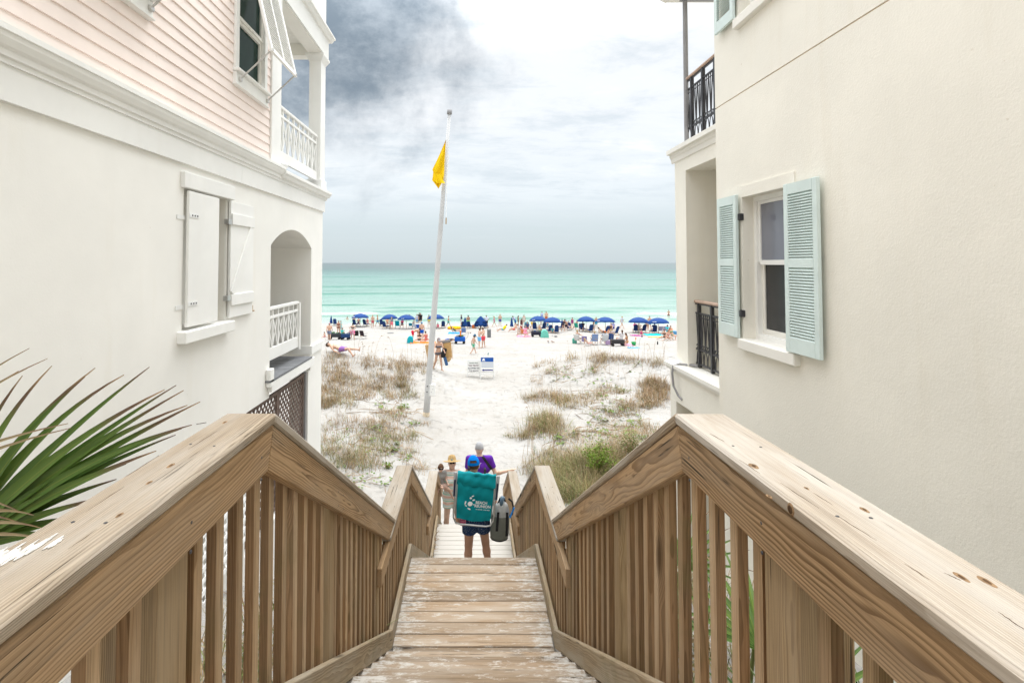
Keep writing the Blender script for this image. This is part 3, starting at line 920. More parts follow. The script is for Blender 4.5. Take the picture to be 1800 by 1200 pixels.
P('shutter_hook', MB().cbox(.03, .02, .09, .004, Matrix.Translation((LX + .017, 6.99, -.62))).cbox(.05, .03, .02, .004, Matrix.Translation((LX + .027, 6.99, -.65))), M['lwood'], LH)
# band and cornice
P('band_trim', MB().box(LX - .1, LX + .035, -11, 6.595, 1.03, 1.265), M['trim'], LH)
P('band_trim', MB().box(LX - .1, LX + .035, 6.60, EY + .04, 1.03, 1.265), M['trim'], LH)
corn = [(LX - .1, 1.265), (LX + .05, 1.265), (LX + .05, 1.30), (LX + .07, 1.305), (LX + .075, 1.345), (LX + .10, 1.36), (LX + .125, 1.40), (LX + .13, 1.43), (LX + .145, 1.435), (LX + .145, 1.475), (LX + .05, 1.487), (LX - .1, 1.487)]
P('cornice', MB().prism(corn, -11, 7.86, 1), M['trim'], LH)
corn2 = [(LX - .1, 1.265), (LX + .05, 1.265), (LX + .05, 1.31), (LX + .10, 1.32), (LX + .12, 1.36), (LX + .15, 1.385), (LX + .15, 1.43), (LX + .02, 1.44), (LX - .1, 1.44)]
P('cornice', MB().prism(corn2, 7.865, EY + .13, 1), M['trim'], LH)
P('cornice_end', MB().box(LX - 3, LX - .101, EY - .1, EY + .13, 1.03, 1.43), M['trim'], LH)
# lap siding: every board its own piece, cut round the two windows
SX = LX + .01
EXP = .1255
wins = [(3.60, 4.60), (6.40, 7.27)]
def siding_run(y0, y1, z, i):
    b = MB().prism([(SX - .02, z), (SX + .019, z), (SX + .004, z + EXP + .004), (SX - .02, z + EXP + .004)], y0, y1, 1)
    P('siding_board', b, M['pink'], LH)
z = 1.489; i = 0
while z < 5.6:
    lo, hi = z, z + EXP
    segs = [(-11, 7.515)]
    for (a, c) in wins:
        if hi > 2.28 and lo < 4.45:
            ns = []
            for (p, q_) in segs:
                if a - .06 > p and c + .06 < q_: ns += [(p, a - .06), (c + .06, q_)]
                else: ns.append((p, q_))
            segs = ns
    for (p, q_) in segs:
        siding_run(p, q_, z, i)
    z += EXP; i += 1
uw = MB()
for (ya, yb) in ((-11, 3.60), (4.65, 6.34), (7.33, 7.5)): uw.box(LX - .35, SX - .02, ya, yb, 1.487, 5.6)
for (ya, yb) in ((3.60, 4.65), (6.34, 7.33)): uw.box(LX - .35, SX - .02, ya, yb, 1.487, 2.30).box(LX - .35, SX - .02, ya, yb, 4.45, 5.6)
P('upper_wall', uw, M['trim_cream'], LH)
for (ya, yb) in ((3.60, 4.65), (6.34, 7.33)): P('dark_room_sheet', MB().box(LX - .355, LX - .352, ya - .02, yb + .02, 2.28, 4.47), flat((.10, .105, .10), .9), LH)  # dark sheets standing in for the unlit rooms behind the panes
P('corner_board', MB().cbox(.05, .37, 4.15, .004, Matrix.Translation((SX + .015, 7.705, 1.489 + 2.075))), M['trim'], LH)
P('end_wall', MB().box(-7, SX - .011, 7.80, 7.885, 1.44, 5.6), M['trim_cream'], LH)
# upper windows with prop-open louvred awning shutters
def awning_window(y0, y1, z0, z1):
    wn = P('window', MB().box(SX - .06, SX + .045, y0 - .058, y0 + .03, z0 - .05, z1).box(SX - .06, SX + .045, y1 - .03, y1 + .058, z0 - .05, z1).box(SX - .06, SX + .045, y0 + .03, y1 - .03, z1 - .09, z1), M['trim'], LH)
    P('sill', MB().cbox(.12, y1 - y0 + .16, .035, .005, Matrix.Translation((SX + .045, (y0 + y1) / 2, z0 + .002))).cbox(.05, y1 - y0 + .14, .15, .005, Matrix.Translation((SX + .03, (y0 + y1) / 2, z0 - .092))).cbox(.075, y1 - y0 + .16, .02, .003, Matrix.Translation((SX + .035, (y0 + y1) / 2, z0 - .178))), M['trim'], wn)
    zm = z0 + .72
    P('sash', MB().box(SX - .05, SX - .012, y0 + .031, y0 + .075, z0 + .02, zm).box(SX - .05, SX - .012, y1 - .085, y1 - .031, z0 + .02, zm).box(SX - .05, SX - .012, y0 + .075, y1 - .085, z0 + .02, z0 + .06).box(SX - .05, SX - .006, y0 + .075, y1 - .085, zm - .05, zm), M['trim_cream'], wn)
    P('sash', MB().box(SX - .035, SX + .005, y0 + .031, y0 + .065, zm + .001, z1 - .1).box(SX - .035, SX + .005, y1 - .075, y1 - .031, zm + .001, z1 - .1).box(SX - .035, SX + .01, y0 + .065, y1 - .075, zm + .001, zm + .045), M['trim_cream'], wn)
    P('pane', MB().box(SX - .045, SX - .038, y0 + .075, y1 - .085, z0 + .06, zm - .05), M['glass_green'], wn)
    P('pane', MB().box(SX - .030, SX - .023, y0 + .065, y1 - .075, zm + .045, z1 - .1), M['glass_green'], wn)
    # the shutter leans out from a hinge over the window
    ht, hb = Vector((SX + .05, 0, z1 + .02)), Vector((SX + .47, 0, z0 + .245))
    dv = (hb - ht); Ls = dv.length; uz = -dv.normalized(); ux = Vector((0, 1, 0)).cross(uz)
    Mx = Matrix.Translation((ht + hb) / 2 + Vector((0, (y0 + y1) / 2, 0))) @ Matrix((ux, (0, 1, 0), uz)).transposed().to_4x4()
    W = y1 - y0 + .06
    sh = P('awning_shutter', MB().cbox(.035, .065, Ls, .004, Mx @ Matrix.Translation((0, -W / 2 + .032, 0))).cbox(.035, .065, Ls, .004, Mx @ Matrix.Translation((0, W / 2 - .032, 0))).cbox(.033, W - .13, .07, .004, Mx @ Matrix.Translation((0, 0, -Ls / 2 + .035))).cbox(.033, W - .13, .07, .004, Mx @ Matrix.Translation((0, 0, Ls / 2 - .035))).cbox(.033, .05, Ls - .14, .004, Mx), M['trim'], LH)
    nl = 40
    for h_ in (-1, 1):
        lm = MB()
        for k_ in range(nl):
            lm.box(-.020, .020, -(W - .18) / 4, (W - .18) / 4, -.003, .003, Mx @ Matrix.Translation((0, h_ * (W - .18 + .05) / 4 + h_ * .0, -Ls / 2 + .08 + (Ls - .16) * (k_ + .5) / nl)) @ Matrix.Rotation(R(38), 4, 'Y'))
        o = P('louvres', lm, M['trim'], sh); o['kind'] = 'stuff'
    for yy in (y0 + .0, y1 - .0):
        e = hb + Vector((0, yy, .03)); a = Vector((SX + .06, yy + .02, z0 - .10))
        st = P('stay_bar', MB().tube([a, e], .011, 8), M['steel'], sh)
        P('bracket', MB().cbox(.05, .06, .05, .008, Matrix.Translation(a)), M['steel'], sh)
        P('bracket', MB().cbox(.04, .04, .04, .008, Matrix.Translation(e)), M['steel'], sh)
awning_window(6.40, 7.27, 2.42, 4.42)
awning_window(3.66, 4.59, 2.42, 4.42)
# upper porch at the sea end: column, railing, beams, ceiling
P('porch_floor', MB().box(-6.5, LX + .02, 7.886, EY, 1.44, 1.462), M['greydeck'], LH)
cross_rail('porch_railing', LX - .03, 7.90, 9.93, 2.49, 1.60, 8, LH, .17)
P('bulkhead_lamp', MB().lathe([(0, .0), (.05, .0), (.075, .03), (.08, .07), (.05, .10), (0, .105)], 14, (LX + .045, 8.0, 1.47)), M['white'], LH, smooth=True)
P('bulkhead_block', MB().cbox(.05, .10, .18, .006, Matrix.Translation((LX + .0, 7.945, 1.53))), M['trim'], LH)
cx0, cx1, cy0, cy1 = -3.19, -2.955, 9.98, 10.29
col = P('porch_column', MB().cbox(cx1 - cx0, cy1 - cy0, 2.66, .006, Matrix.Translation(((cx0 + cx1) / 2, (cy0 + cy1) / 2, 1.462 + 1.33))), M['trim'], LH)
P('column_base', MB().cbox(cx1 - cx0 + .06, cy1 - cy0 + .06, .17, .01, Matrix.Translation(((cx0 + cx1) / 2, (cy0 + cy1) / 2, 1.55))), M['trim'], col)
zc_ = 4.10
cap_ = MB()
vs = []
for (e, zz) in ((.002, zc_ - .13), (.065, zc_ - .02), (.065, zc_ + .02)):
    vs += [(cx0 - e, cy0 - e, zz), (cx1 + e, cy0 - e, zz), (cx1 + e, cy1 + e, zz), (cx0 - e, cy1 + e, zz)]
cap_.add(vs, [(4 * j + i, 4 * j + (i + 1) % 4, 4 * j + 4 + (i + 1) % 4, 4 * j + 4 + i) for j in range(2) for i in range(4)] + [(3, 2, 1, 0), (8, 9, 10, 11)])
P('column_capital', cap_, M['trim'], col)
BZ = zc_ + .022
P('porch_beam', MB().box(-3.20, -2.95, 7.886, 10.30, BZ, BZ + .36), M['trim_cream'], LH)
P('porch_beam', MB().box(-6.5, -3.203, 10.06, 10.28, BZ, BZ + .36), M['trim_cream'], LH)
for i in range(24):
    y0 = 7.89 + i * .0905
    P('ceiling_board', MB().box(-6.5, -3.203, y0, y0 + .082, BZ + .23, BZ + .25), M['trim_cream'], LH)
P('ceiling_deck', MB().box(-6.5, -3.203, 7.886, 10.06, BZ + .255, BZ + .28), M['trim_cream'], LH)
P('upper_fascia', MB().box(-2.948, -2.915, 7.886, 10.36, BZ + .02, BZ + .40), M['trim'], LH)
P('upper_cornice', MB().prism([(-3.0, BZ + .40), (-2.87, BZ + .40), (-2.83, BZ + .45), (-2.80, BZ + .46), (-2.80, BZ + .50), (-3.0, BZ + .50)], 7.886, 10.45, 1), M['trim'], LH)
cross_rail('upper_railing', LX - .03, 7.90, 9.93, BZ + 1.55, BZ + .66, 8, LH, .17)
P('upper_column', MB().cbox(.235, .31, 2.0, .006, Matrix.Translation((-3.07, 10.135, BZ + 1.5))), M['trim'], LH)
P('roof_mass', MB().box(-9, LX - .36, -11, 7.8, -6.5, 5.6), M['stucco_l'], LH)
P('sea_wall', MB().box(-9, LX - WT, EY - .02, EY, -2.0, 1.03), M['stucco_l'], LH)

# loose white lattice leaning at the foot of the left house
lt = thing('lattice_panel', 'old white wooden lattice panel leaning against the foot of the white house', 'lattice', (-2.72, 5.6, -3.45))
for s in (0, 1):
    for i in range(26):
        yy = -1.15 + i * .09
        if s == 0: part('slat', MB().box(.0, .012, yy, yy + .036, 0, 1.0), M['white'], lt, keep=False)
for i in range(11):
    zz = .02 + i * .09
    part('slat', MB().box(.014, .026, -1.15, 1.14, zz, zz + .036), M['white'], lt, keep=False)
lt.rotation_euler = (R(7), R(-14), 0)

# ------------------------------------------------------------ right house: cream stucco, aqua shutters
RH = thing('house', 'cream stucco house with aqua louvred shutters right of the stairs', 'house', (5.5, 3, -3.2))
RX = 3.0
WY0, WY1 = 4.74, 5.63
ZW0, ZW1 = -.83, .72
DZ = 3.555
FY = 6.235
rw = MB()
def rwx(y0, y1, z0, z1, x0=RX, x1=RX + .32): rw.box(x0, x1, y0, y1, z0, z1)
# lower wall up to the groove, upper wall from the groove
for (za, zb, o0, o1) in ((-6.5, 1.879, ZW0, ZW1), (1.893, 7.0, ZW0 + DZ, ZW1 + DZ)):
    rwx(-11, WY0, za, zb); rwx(WY1, FY, za, zb); rwx(WY0, WY1, za, o0); rwx(WY0, WY1, o1, zb)
P('wall', rw, M['stucco_r'], RH)
P('control_joint', MB().box(RX + .012, RX + .3, -11, FY - .01, 1.879, 1.893), M['lwood'], RH)
P('end_wall', MB().box(RX + .322, 9, FY - .3, FY, -6.5, 7.0), M['stucco_r'], RH)
P('house_mass', MB().box(RX + .6, 9, -11, FY - .31, -6.5, 7.0), M['stucco_r'], RH)
def shutter(y0, y1, z0, z1, far):
    x = RX + -.055
    fr = P('louvred_shutter', MB().cbox(.034, .062, z1 - z0, .004, Matrix.Translation((x, y0 + .031, (z0 + z1) / 2))).cbox(.034, .062, z1 - z0, .004, Matrix.Translation((x, y1 - .031, (z0 + z1) / 2)))
           .box(x - .0165, x + .0165, y0 + .0625, y1 - .0625, z0 + .003, z0 + .135).box(x - .0165, x + .0165, y0 + .0625, y1 - .0625, z1 - .10, z1 - .003).box(x - .0165, x + .0165, y0 + .0625, y1 - .0625, (z0 + z1) / 2 + .0, (z0 + z1) / 2 + .075), M['aqua'], RH)
    zm = (z0 + z1) / 2
    for (a, b_) in ((z0 + .135, zm), (zm + .075, z1 - .10)):
        n = 24
        me = None
        for i in range(n):
            zz = a + (b_ - a) * (i + .5) / n
            if me is None:
                me = MB().box(-.0225, .0225, -(y1 - y0 - .125) / 2, (y1 - y0 - .125) / 2, -.0035, .0035, Matrix.Rotation(R(-42), 4, 'Y')).mesh('louvre', M['aqua'])
            o = bpy.data.objects.new('louvre', me); link(o, fr)
            o.matrix_parent_inverse = wm(fr).inverted()
            o.location = (x + .002, (y0 + y1) / 2, zz)
    ye = y0 if far else y1
    for zz in (z0 + .27, z1 - .25):
        P('hinge', MB().cbox(.05, .045, .075, .006, Matrix.Translation((RX - .026, ye + (-.022 if far else .022), zz))), M['iron'], fr)
    return fr
def house_window(dz, low):
    z0, z1 = ZW0 + dz, ZW1 + dz
    wn = P('window', MB().box(RX + .115, RX + .20, WY0, WY0 + .05, z0, z1).box(RX + .115, RX + .20, WY1 - .05, WY1, z0, z1).box(RX + .115, RX + .20, WY0 + .05, WY1 - .05, z1 - .05, z1).box(RX + .115, RX + .20, WY0 + .05, WY1 - .05, z0, z0 + .06), M['trim'], RH)
    zm = z0 + .84
    P('sash', MB().box(RX + .135, RX + .165, WY0 + .051, WY0 + .09, zm, z1 - .051).box(RX + .135, RX + .165, WY1 - .09, WY1 - .051, zm, z1 - .051).box(RX + .135, RX + .165, WY0 + .09, WY1 - .09, z1 - .085, z1 - .051).box(RX + .125, RX + .165, WY0 + .09, WY1 - .09, zm - .03, zm + .02), M['trim'], wn)
    P('sash', MB().box(RX + .167, RX + .195, WY0 + .051, WY0 + .10, z0 + .061, zm - .031).box(RX + .167, RX + .195, WY1 - .10, WY1 - .051, z0 + .061, zm - .031).box(RX + .167, RX + .195, WY0 + .10, WY1 - .10, z0 + .061, z0 + .12), M['trim_cream'], wn)
    P('pane', MB().box(RX + .148, RX + .153, WY0 + .09, WY1 - .09, zm + .02, z1 - .085), M['glass_blind'], wn)
    P('pane', MB().box(RX + .180, RX + .185, WY0 + .10, WY1 - .10, z0 + .12, zm - .031), M['glass_screen'], wn)
    P('window_sill', MB().cbox(.19, WY1 - WY0 + .10, .115, .010, Matrix.Translation((RX + .03, (WY0 + WY1) / 2, z0 - .055))), M['trim_cream'], wn)
    P('surround', MB().box(RX - .014, RX + .001, WY0 - .03, WY1 + .055, z1 + .001, z1 + .125).box(RX - .014, RX + .001, WY1 + .001, WY1 + .055, z0, z1), M['stucco_r'], wn)
    shutter(5.655, 6.085, z0 + .005, z1 + .035, True)
    shutter(4.325, 4.79, z0 + .012, z1 + .012, False)
house_window(0, True)
house_window(DZ, False)
# porch wing beyond
PX, PL = 3.20, 3.09
PY = 8.0
CW = .40
def rp(name, mb, mat): return P(name, mb, mat, RH)
LZ = -1.53
rp('porch_wall', MB().box(PX, 6.5, PY - CW, PY, LZ, 1.66).box(PX, PX + .4, FY + .01, PY - CW, 1.375, 1.66).box(5.2, 5.3, FY + .01, PY - CW, LZ, 1.66).box(PX + .4, 5.2, FY + .01, PY - CW, 1.50, 1.66), M['stucco_r'])
rp('balcony_ledge', MB().box(PL - .06, 5.2, FY + .012, PY + .10, LZ - .05, LZ).box(PL - .035, 5.2, FY + .012, PY + .07, LZ - .095, LZ - .051), M['trim_cream'])
rp('lower_wall', MB().box(PL, 5.2, FY + .012, PY, LZ - .55, LZ - .096).box(PL, 5.2, PY - .22, PY, -6.5, LZ - .551).box(4.6, 4.7, FY + .012, PY - .22, -6.5, LZ - .551), M['stucco_r'])
rp('balcony_cornice', MB().prism([(PX - .001, 1.56), (PX - .02, 1.57), (PX - .03, 1.63), (PX - .05, 1.65), (PX - .05, 1.69), (PX - .10, 1.70), (PX - .10, 1.765), (6.0, 1.78), (6.0, 1.661), (PX - .0, 1.661)], FY + .012, PY + .08, 1), M['trim_cream'])
def iron_rail(x, zt, y0, y1, zb, posts, par_label=None):
    rl = rp('iron_railing', MB().cbox(.075, y1 - y0, .04, .012, Matrix.Translation((x, (y0 + y1) / 2, zt - .02))), M['tanrail'])
    def q(nm, mb): return P(nm, mb, M['iron'], rl)
    for zz in (zt - .055, zt - .19, zb + .26, zb + .05):
        q('rail', MB().box(x - .012, x + .012, y0 + .03, y1, zz - .011, zz + .011))
    for yy in posts:
        q('post', MB().box(x - .022, x + .022, yy - .022, yy + .022, zb, zt - .04))
    y = y1 - .06
    i = 0
    z_lo, z_hi = zb + .26, zt - .19
    while y > y0 + .05:
        mb = MB()
        wd = .105
        # two slanting bars with curled ends and one upright
        for s in (-1, 1):
            pts = [(x, y + s * .008, z_lo + .02), (x, y + s * wd * .5, z_hi - .03)]
            mb.tube(pts, .007, 5)
            cur = [(x, y + s * (wd * .5 - .025) + s * .026 * math.cos(a), z_hi - .035 + .030 * math.sin(a)) for a in [j * math.pi / 4 - .6 for j in range(8)]]
            mb.tube(cur, .0065, 5)
            cur = [(x, y + s * .028 + .024 * math.cos(a), z_lo + .045 + .028 * math.sin(a)) for a in [j * math.pi / 4 for j in range(8)]]
            mb.tube(cur, .0065, 5)
            arc = [(x, y + s * wd * .5 * math.sin(a), zb + .06 + .19 * math.cos(a)) for a in [j * .39 for j in range(5)]]
            mb.tube(arc, .0065, 5)
        mb.tube([(x, y, z_lo), (x, y, z_hi)], .007, 5)
        q('scroll_panel', mb)
        y -= wd + .012; i += 1
    return rl
iron_rail(3.33, -.545, FY + .03, 7.60, LZ + .01, (7.50, 7.10, 6.7))
iron_rail(3.33, 2.84, FY + .03, 7.80, 1.79, (7.64, 7.27, 6.9))
rp('balcony_post', MB().tube([(3.31, 7.80, 1.78), (3.31, 7.80, 4.06)], .036, 14), M['greymetal'])
rp('roof_beam', MB().box(3.25, 3.37, FY + .02, 7.86, 4.062, 4.13).box(3.37, 6.5, 7.76, 7.86, 4.062, 4.13), M['greymetal'])
rp('eave', MB().box(3.12, 6.5, FY + .02, 8.02, 4.132, 4.36), M['trim_cream'])
rp('gutter', MB().prism([(3.0, 4.20), (3.118, 4.14), (3.118, 4.36), (2.98, 4.36)], FY + .02, 8.06, 1), M['trim_cream'])
rp('gutter', MB().prism([(2.90, 4.30), (2.975, 4.25), (2.975, 4.55), (2.86, 4.55)], FY + .02, 8.10, 1), M['trim_cream'])
rp('roof', MB().box(2.86, 7, FY + .02, 8.1, 4.552, 4.62), M['greymetal'])
pp = [atX(1216, 640, 3.30), Vector((3.12, 7.72, LZ + .02)), Vector((3.035, 7.74, LZ - .01)), Vector((3.015, 7.73, LZ - .12)), Vector((3.02, 7.70, LZ - .30)), Vector((3.06, 7.62, LZ - .43)), Vector((3.088, 7.55, LZ - .47))]
pp[0] = Vector((3.31, 7.52, LZ + .03))
rp('drain_pipe', MB().tube(pp, .017, 8), M['greymetal'])
# ------------------------------------------------------------ people: one distance field per body, meshed into one skin
def surf_net(fn, lo, hi, h):
    lo = np.array(lo) - 2 * h; hi = np.array(hi) + 2 * h
    n = np.ceil((hi - lo) / h).astype(int) + 1
    ax = [lo[i] + h * np.arange(n[i]) for i in range(3)]
    G = np.stack(np.meshgrid(*ax, indexing='ij'), -1).reshape(-1, 3).astype(np.float32)
    v = fn(G).reshape(n)
    s = v < 0
    c = [(0, 0, 0), (1, 0, 0), (0, 1, 0), (1, 1, 0), (0, 0, 1), (1, 0, 1), (0, 1, 1), (1, 1, 1)]
    def sh(a, k):
        return a[k[0]:n[0] - 1 + k[0], k[1]:n[1] - 1 + k[1], k[2]:n[2] - 1 + k[2]]
    cnt = sum(sh(s, k).astype(np.int8) for k in c)
    act = (cnt > 0) & (cnt < 8)
    I = np.argwhere(act)
    if not len(I): return None
    pos = np.zeros((len(I), 3)); num = np.zeros(len(I))
    def at(k): return v[I[:, 0] + k[0], I[:, 1] + k[1], I[:, 2] + k[2]]
    for a in range(8):
        for b_ in range(a + 1, 8):
            if sum(abs(c[a][i] - c[b_][i]) for i in range(3)) != 1: continue
            va, vb = at(c[a]), at(c[b_])
            m_ = (va < 0) != (vb < 0)
            t_ = np.where(m_, va / np.where(m_, va - vb, 1), 0)
            pos += np.where(m_[:, None], np.array(c[a]) + t_[:, None] * (np.array(c[b_]) - np.array(c[a])), 0)
            num += m_
    V = lo + h * (I + pos / num[:, None])
    idx = -np.ones(act.shape, np.int64); idx[tuple(I.T)] = np.arange(len(I))
    Fs = []
    for a in range(3):
        o1, o2 = (a + 1) % 3, (a + 2) % 3
        s0 = np.take(s, range(0, n[a] - 1), a); s1 = np.take(s, range(1, n[a]), a)
        E = np.argwhere(s0 != s1)
        ok = (E[:, o1] > 0) & (E[:, o2] > 0) & (E[:, o1] < n[o1] - 1) & (E[:, o2] < n[o2] - 1)
        E = E[ok]
        def cell(d1, d2):
            q = E.copy(); q[:, o1] += d1; q[:, o2] += d2
            return idx[q[:, 0], q[:, 1], q[:, 2]]
        f = np.stack([cell(-1, -1), cell(0, -1), cell(0, 0), cell(-1, 0)], 1)
        flip = ~s0[tuple(E.T)]
        f[flip] = f[flip][:, ::-1]
        Fs.append(f)
    return V, np.concatenate(Fs)

def cone(p, a, b, ra, rb, flat=None):
    a = np.array(a, np.float32); b = np.array(b, np.float32)
    ab = b - a
    t_ = np.clip(((p - a) @ ab) / max(float(ab @ ab), 1e-9), 0, 1)
    return np.linalg.norm(p - a - t_[:, None] * ab, axis=1) - (ra + (rb - ra) * t_)
def ell(p, c_, r, Rm=None):
    q = p - np.array(c_, np.float32)
    if Rm is not None: q = q @ np.array(Rm, np.float32)
    r = np.array(r, np.float32)
    k0 = np.linalg.norm(q / r, axis=1); k1 = np.linalg.norm(q / (r * r), axis=1)
    return k0 * (k0 - 1) / np.maximum(k1, 1e-6)
def smin(a, b, k):
    h = np.clip(.5 + .5 * (b - a) / k, 0, 1)
    return b + (a - b) * h - k * h * (1 - h)

class Body:
    """joint angles in degrees: lean (torso forward), hip=(L,R) forward, hab=(L,R) outwards, knee, sh (arm forward), sab (arm out), el (elbow), ein (elbow folds inwards 0..1)"""
    def __init__(s, H=1.75, lean=0, hip=(0, 0), hab=(4, 4), knee=(0, 0), sh=(0, 0), sab=(8, 8), el=(10, 10), ein=(.2, .2), tilt=0, yaw=0, nod=0, build=1.0, fem=False, child=0.0, twist=0):
        s.H = H; s.fem = fem; b_ = build
        s.k = H
        T = Matrix.Rotation(R(tilt), 3, 'X')
        up = T @ Vector((0, math.sin(R(lean)), math.cos(R(lean))))
        tw = Matrix.Rotation(R(twist), 3, up)
        fw = tw @ (T @ Vector((0, math.cos(R(lean)), -math.sin(R(lean)))))
        rt = tw @ Vector((1, 0, 0))
        s.up, s.fw, s.rt = up, fw, rt
        J = {}
        hs = 1.25 if child else 1.0
        P0 = Vector((0, 0, 0)); J['pel'] = P0
        J['waist'] = P0 + up * .085 * H
        J['chest'] = P0 + up * .20 * H
        J['neck'] = P0 + up * .305 * H
        shw = (.098 if fem else .112) * (.5 + .5 * b_)
        hn = Matrix.Rotation(R(yaw), 3, up) @ Matrix.Rotation(R(nod), 3, rt)
        hup, hfw = hn @ up, hn @ fw
        s.hup, s.hfw, s.hrt = hup, hfw, hn @ rt
        J['head'] = J['neck'] + up * .035 * H + hup * .062 * H * hs + hfw * .012 * H
        s.hr = Vector((.044, .054, .066)) * H * hs
        sg = (-1, 1)
        for i, nm in enumerate('LR'):
            x = sg[i]
            hp = P0 + T @ Vector((x * .050 * H, 0, -.012 * H))
            a, b2, kn = R(hip[i]), R(hab[i]), R(knee[i])
            def dirn(an):
                return T @ Vector((x * math.sin(b2), math.cos(b2) * math.sin(an), -math.cos(b2) * math.cos(an)))
            th = dirn(a); sn = dirn(a - kn)
            J['hip' + nm] = hp
            J['knee' + nm] = hp + th * .245 * H
            J['ank' + nm] = J['knee' + nm] + sn * .235 * H
            ft = T @ Vector((x * .15, math.cos(a - kn), math.sin(a - kn)))
            if abs(tilt) < 20 and ft.z < .2 and abs(math.degrees(a - kn)) < 50: ft = Vector((x * .2, 1, -.12))
            ft.normalize()
            J['toe' + nm] = J['ank' + nm] + sn * .028 * H + ft * .095 * H
            J['heel' + nm] = J['ank' + nm] + sn * .026 * H - ft * .022 * H
            sp = J['neck'] - up * .018 * H + rt * x * shw * H
            J['sho' + nm] = sp
            f_, o_ = R(sh[i]), R(sab[i])
            ua = (-up * math.cos(f_) + fw * math.sin(f_)) * math.cos(o_) + rt * x * math.sin(o_)
            ua.normalize()
            J['elb' + nm] = sp + ua * .168 * H
            e_ = R(el[i])
            pr = (fw * (1 - ein[i]) - rt * x * ein[i] + up * .25) if ein[i] < 5 else (rt * x + up * .4 + fw * .05)
            pr = pr - ua * pr.dot(ua)
            if pr.length < 1e-4: pr = up - ua * up.dot(ua)
            pr.normalize()
            fa = ua * math.cos(e_) + pr * math.sin(e_)
            J['wri' + nm] = J['elb' + nm] + fa * .148 * H
            J['hand' + nm] = J['wri' + nm] + fa * .052 * H
            J['fa' + nm] = fa; J['pr' + nm] = pr
        s.J = J; s.b = b_; s.hs = hs
        pts = [v for k, v in J.items() if not k.startswith(('fa', 'pr'))]
        s.dz = -min((min(J['heelL'].z, J['toeL'].z, J['heelR'].z, J['toeR'].z) - .013 * H), J['pel'].z - .062 * H * b_ - .0, min(J['kneeL'].z, J['kneeR'].z) - .03 * H, J['chest'].z - .062 * H, J['head'].z - s.hr.z)
        s.lo = [min(p[i] for p in pts) - .09 * H for i in range(3)]
        s.hi = [max(p[i] for p in pts) + .09 * H for i in range(3)]
    def limbs(s):
        H, J, b_ = s.H, s.J, s.b
        L = {}
        fe = s.fem
        hw = .050 if fe else .042
        L['pelvis'] = [(J['pel'] - s.rt * hw * H, J['pel'] + s.rt * hw * H, .058 * H * b_, .058 * H * b_)]
        ww = .030 if fe else .040
        L['waist'] = [(J['waist'] - s.rt * ww * H, J['waist'] + s.rt * ww * H, .053 * H * b_, .053 * H * b_)]
        cw = .045 if fe else .058
        L['chest'] = [(J['chest'] - s.rt * cw * H, J['chest'] + s.rt * cw * H, .058 * H * b_, .058 * H * b_), (J['shoL'] + s.rt * .02 * H, J['shoR'] - s.rt * .02 * H, .034 * H, .034 * H), (J['chest'], J['waist'], .052 * H * b_, .052 * H * b_)]
        if fe:
            L['chest'] += [(J['chest'] + s.fw * .045 * H - s.rt * .042 * H, J['chest'] + s.fw * .047 * H - s.rt * .042 * H, .032 * H, .032 * H), (J['chest'] + s.fw * .045 * H + s.rt * .042 * H, J['chest'] + s.fw * .047 * H + s.rt * .042 * H, .032 * H, .032 * H)]
        else:
            L['pelvis'] += [(J['pel'] - s.fw * .012 * H, J['waist'], .05 * H * b_, .05 * H * b_)]
        L['neck'] = [(J['neck'] - s.up * .02 * H, J['head'] - s.hup * .02 * H, .031 * H, .027 * H)]
        for n_ in 'LR':
            L['thigh' + n_] = [(J['hip' + n_], J['knee' + n_], .050 * H * b_, .033 * H)]
            cf = J['knee' + n_].lerp(J['ank' + n_], .30)
            L['shin' + n_] = [(J['knee' + n_], cf, .031 * H, .033 * H), (cf, J['ank' + n_], .032 * H, .0195 * H)]
            L['foot' + n_] = [(J['heel' + n_], J['toe' + n_], .020 * H, .013 * H), (J['ank' + n_], J['heel' + n_], .019 * H, .019 * H)]
            L['uarm' + n_] = [(J['sho' + n_], J['elb' + n_], .029 * H * (.6 + .4 * b_), .022 * H)]
            L['farm' + n_] = [(J['elb' + n_], J['elb' + n_].lerp(J['wri' + n_], .3), .0215 * H, .0225 * H), (J['elb' + n_].lerp(J['wri' + n_], .3), J['wri' + n_], .0225 * H, .0145 * H)]
            L['hand' + n_] = [(J['wri' + n_], J['hand' + n_], .014 * H, .017 * H)]
        return L
    def fingers(s, n_, H):
        J = s.J; fa, pr = J['fa' + n_], J['pr' + n_]
        sd_ = fa.cross(pr).normalized()
        out = []
        base = J['hand' + n_]
        for j, (o_, ln) in enumerate(((-.016, .034), (-.0055, .041), (.0055, .038), (.015, .029))):
            a = base + sd_ * o_ * H
            m_ = a + (fa * .8 + pr * .35).normalized() * ln * .55 * H
            e = m_ + (fa * .35 + pr * .9).normalized() * ln * .5 * H
            out += [(a, m_, .0062 * H, .0056 * H), (m_, e, .0056 * H, .0048 * H)]
        a = J['wri' + n_].lerp(base, .35) - sd_ * .012 * H
        m_ = a + (fa * .5 - sd_ * .8 + pr * .3).normalized() * .022 * H
        e = m_ + (fa * .8 - sd_ * .2 + pr * .5).normalized() * .02 * H
        out += [(a, m_, .0075 * H, .0065 * H), (m_, e, .0065 * H, .0052 * H)]
        return out
    def headm(s):
        return Matrix((s.hrt, s.hfw, s.hup)).transposed()
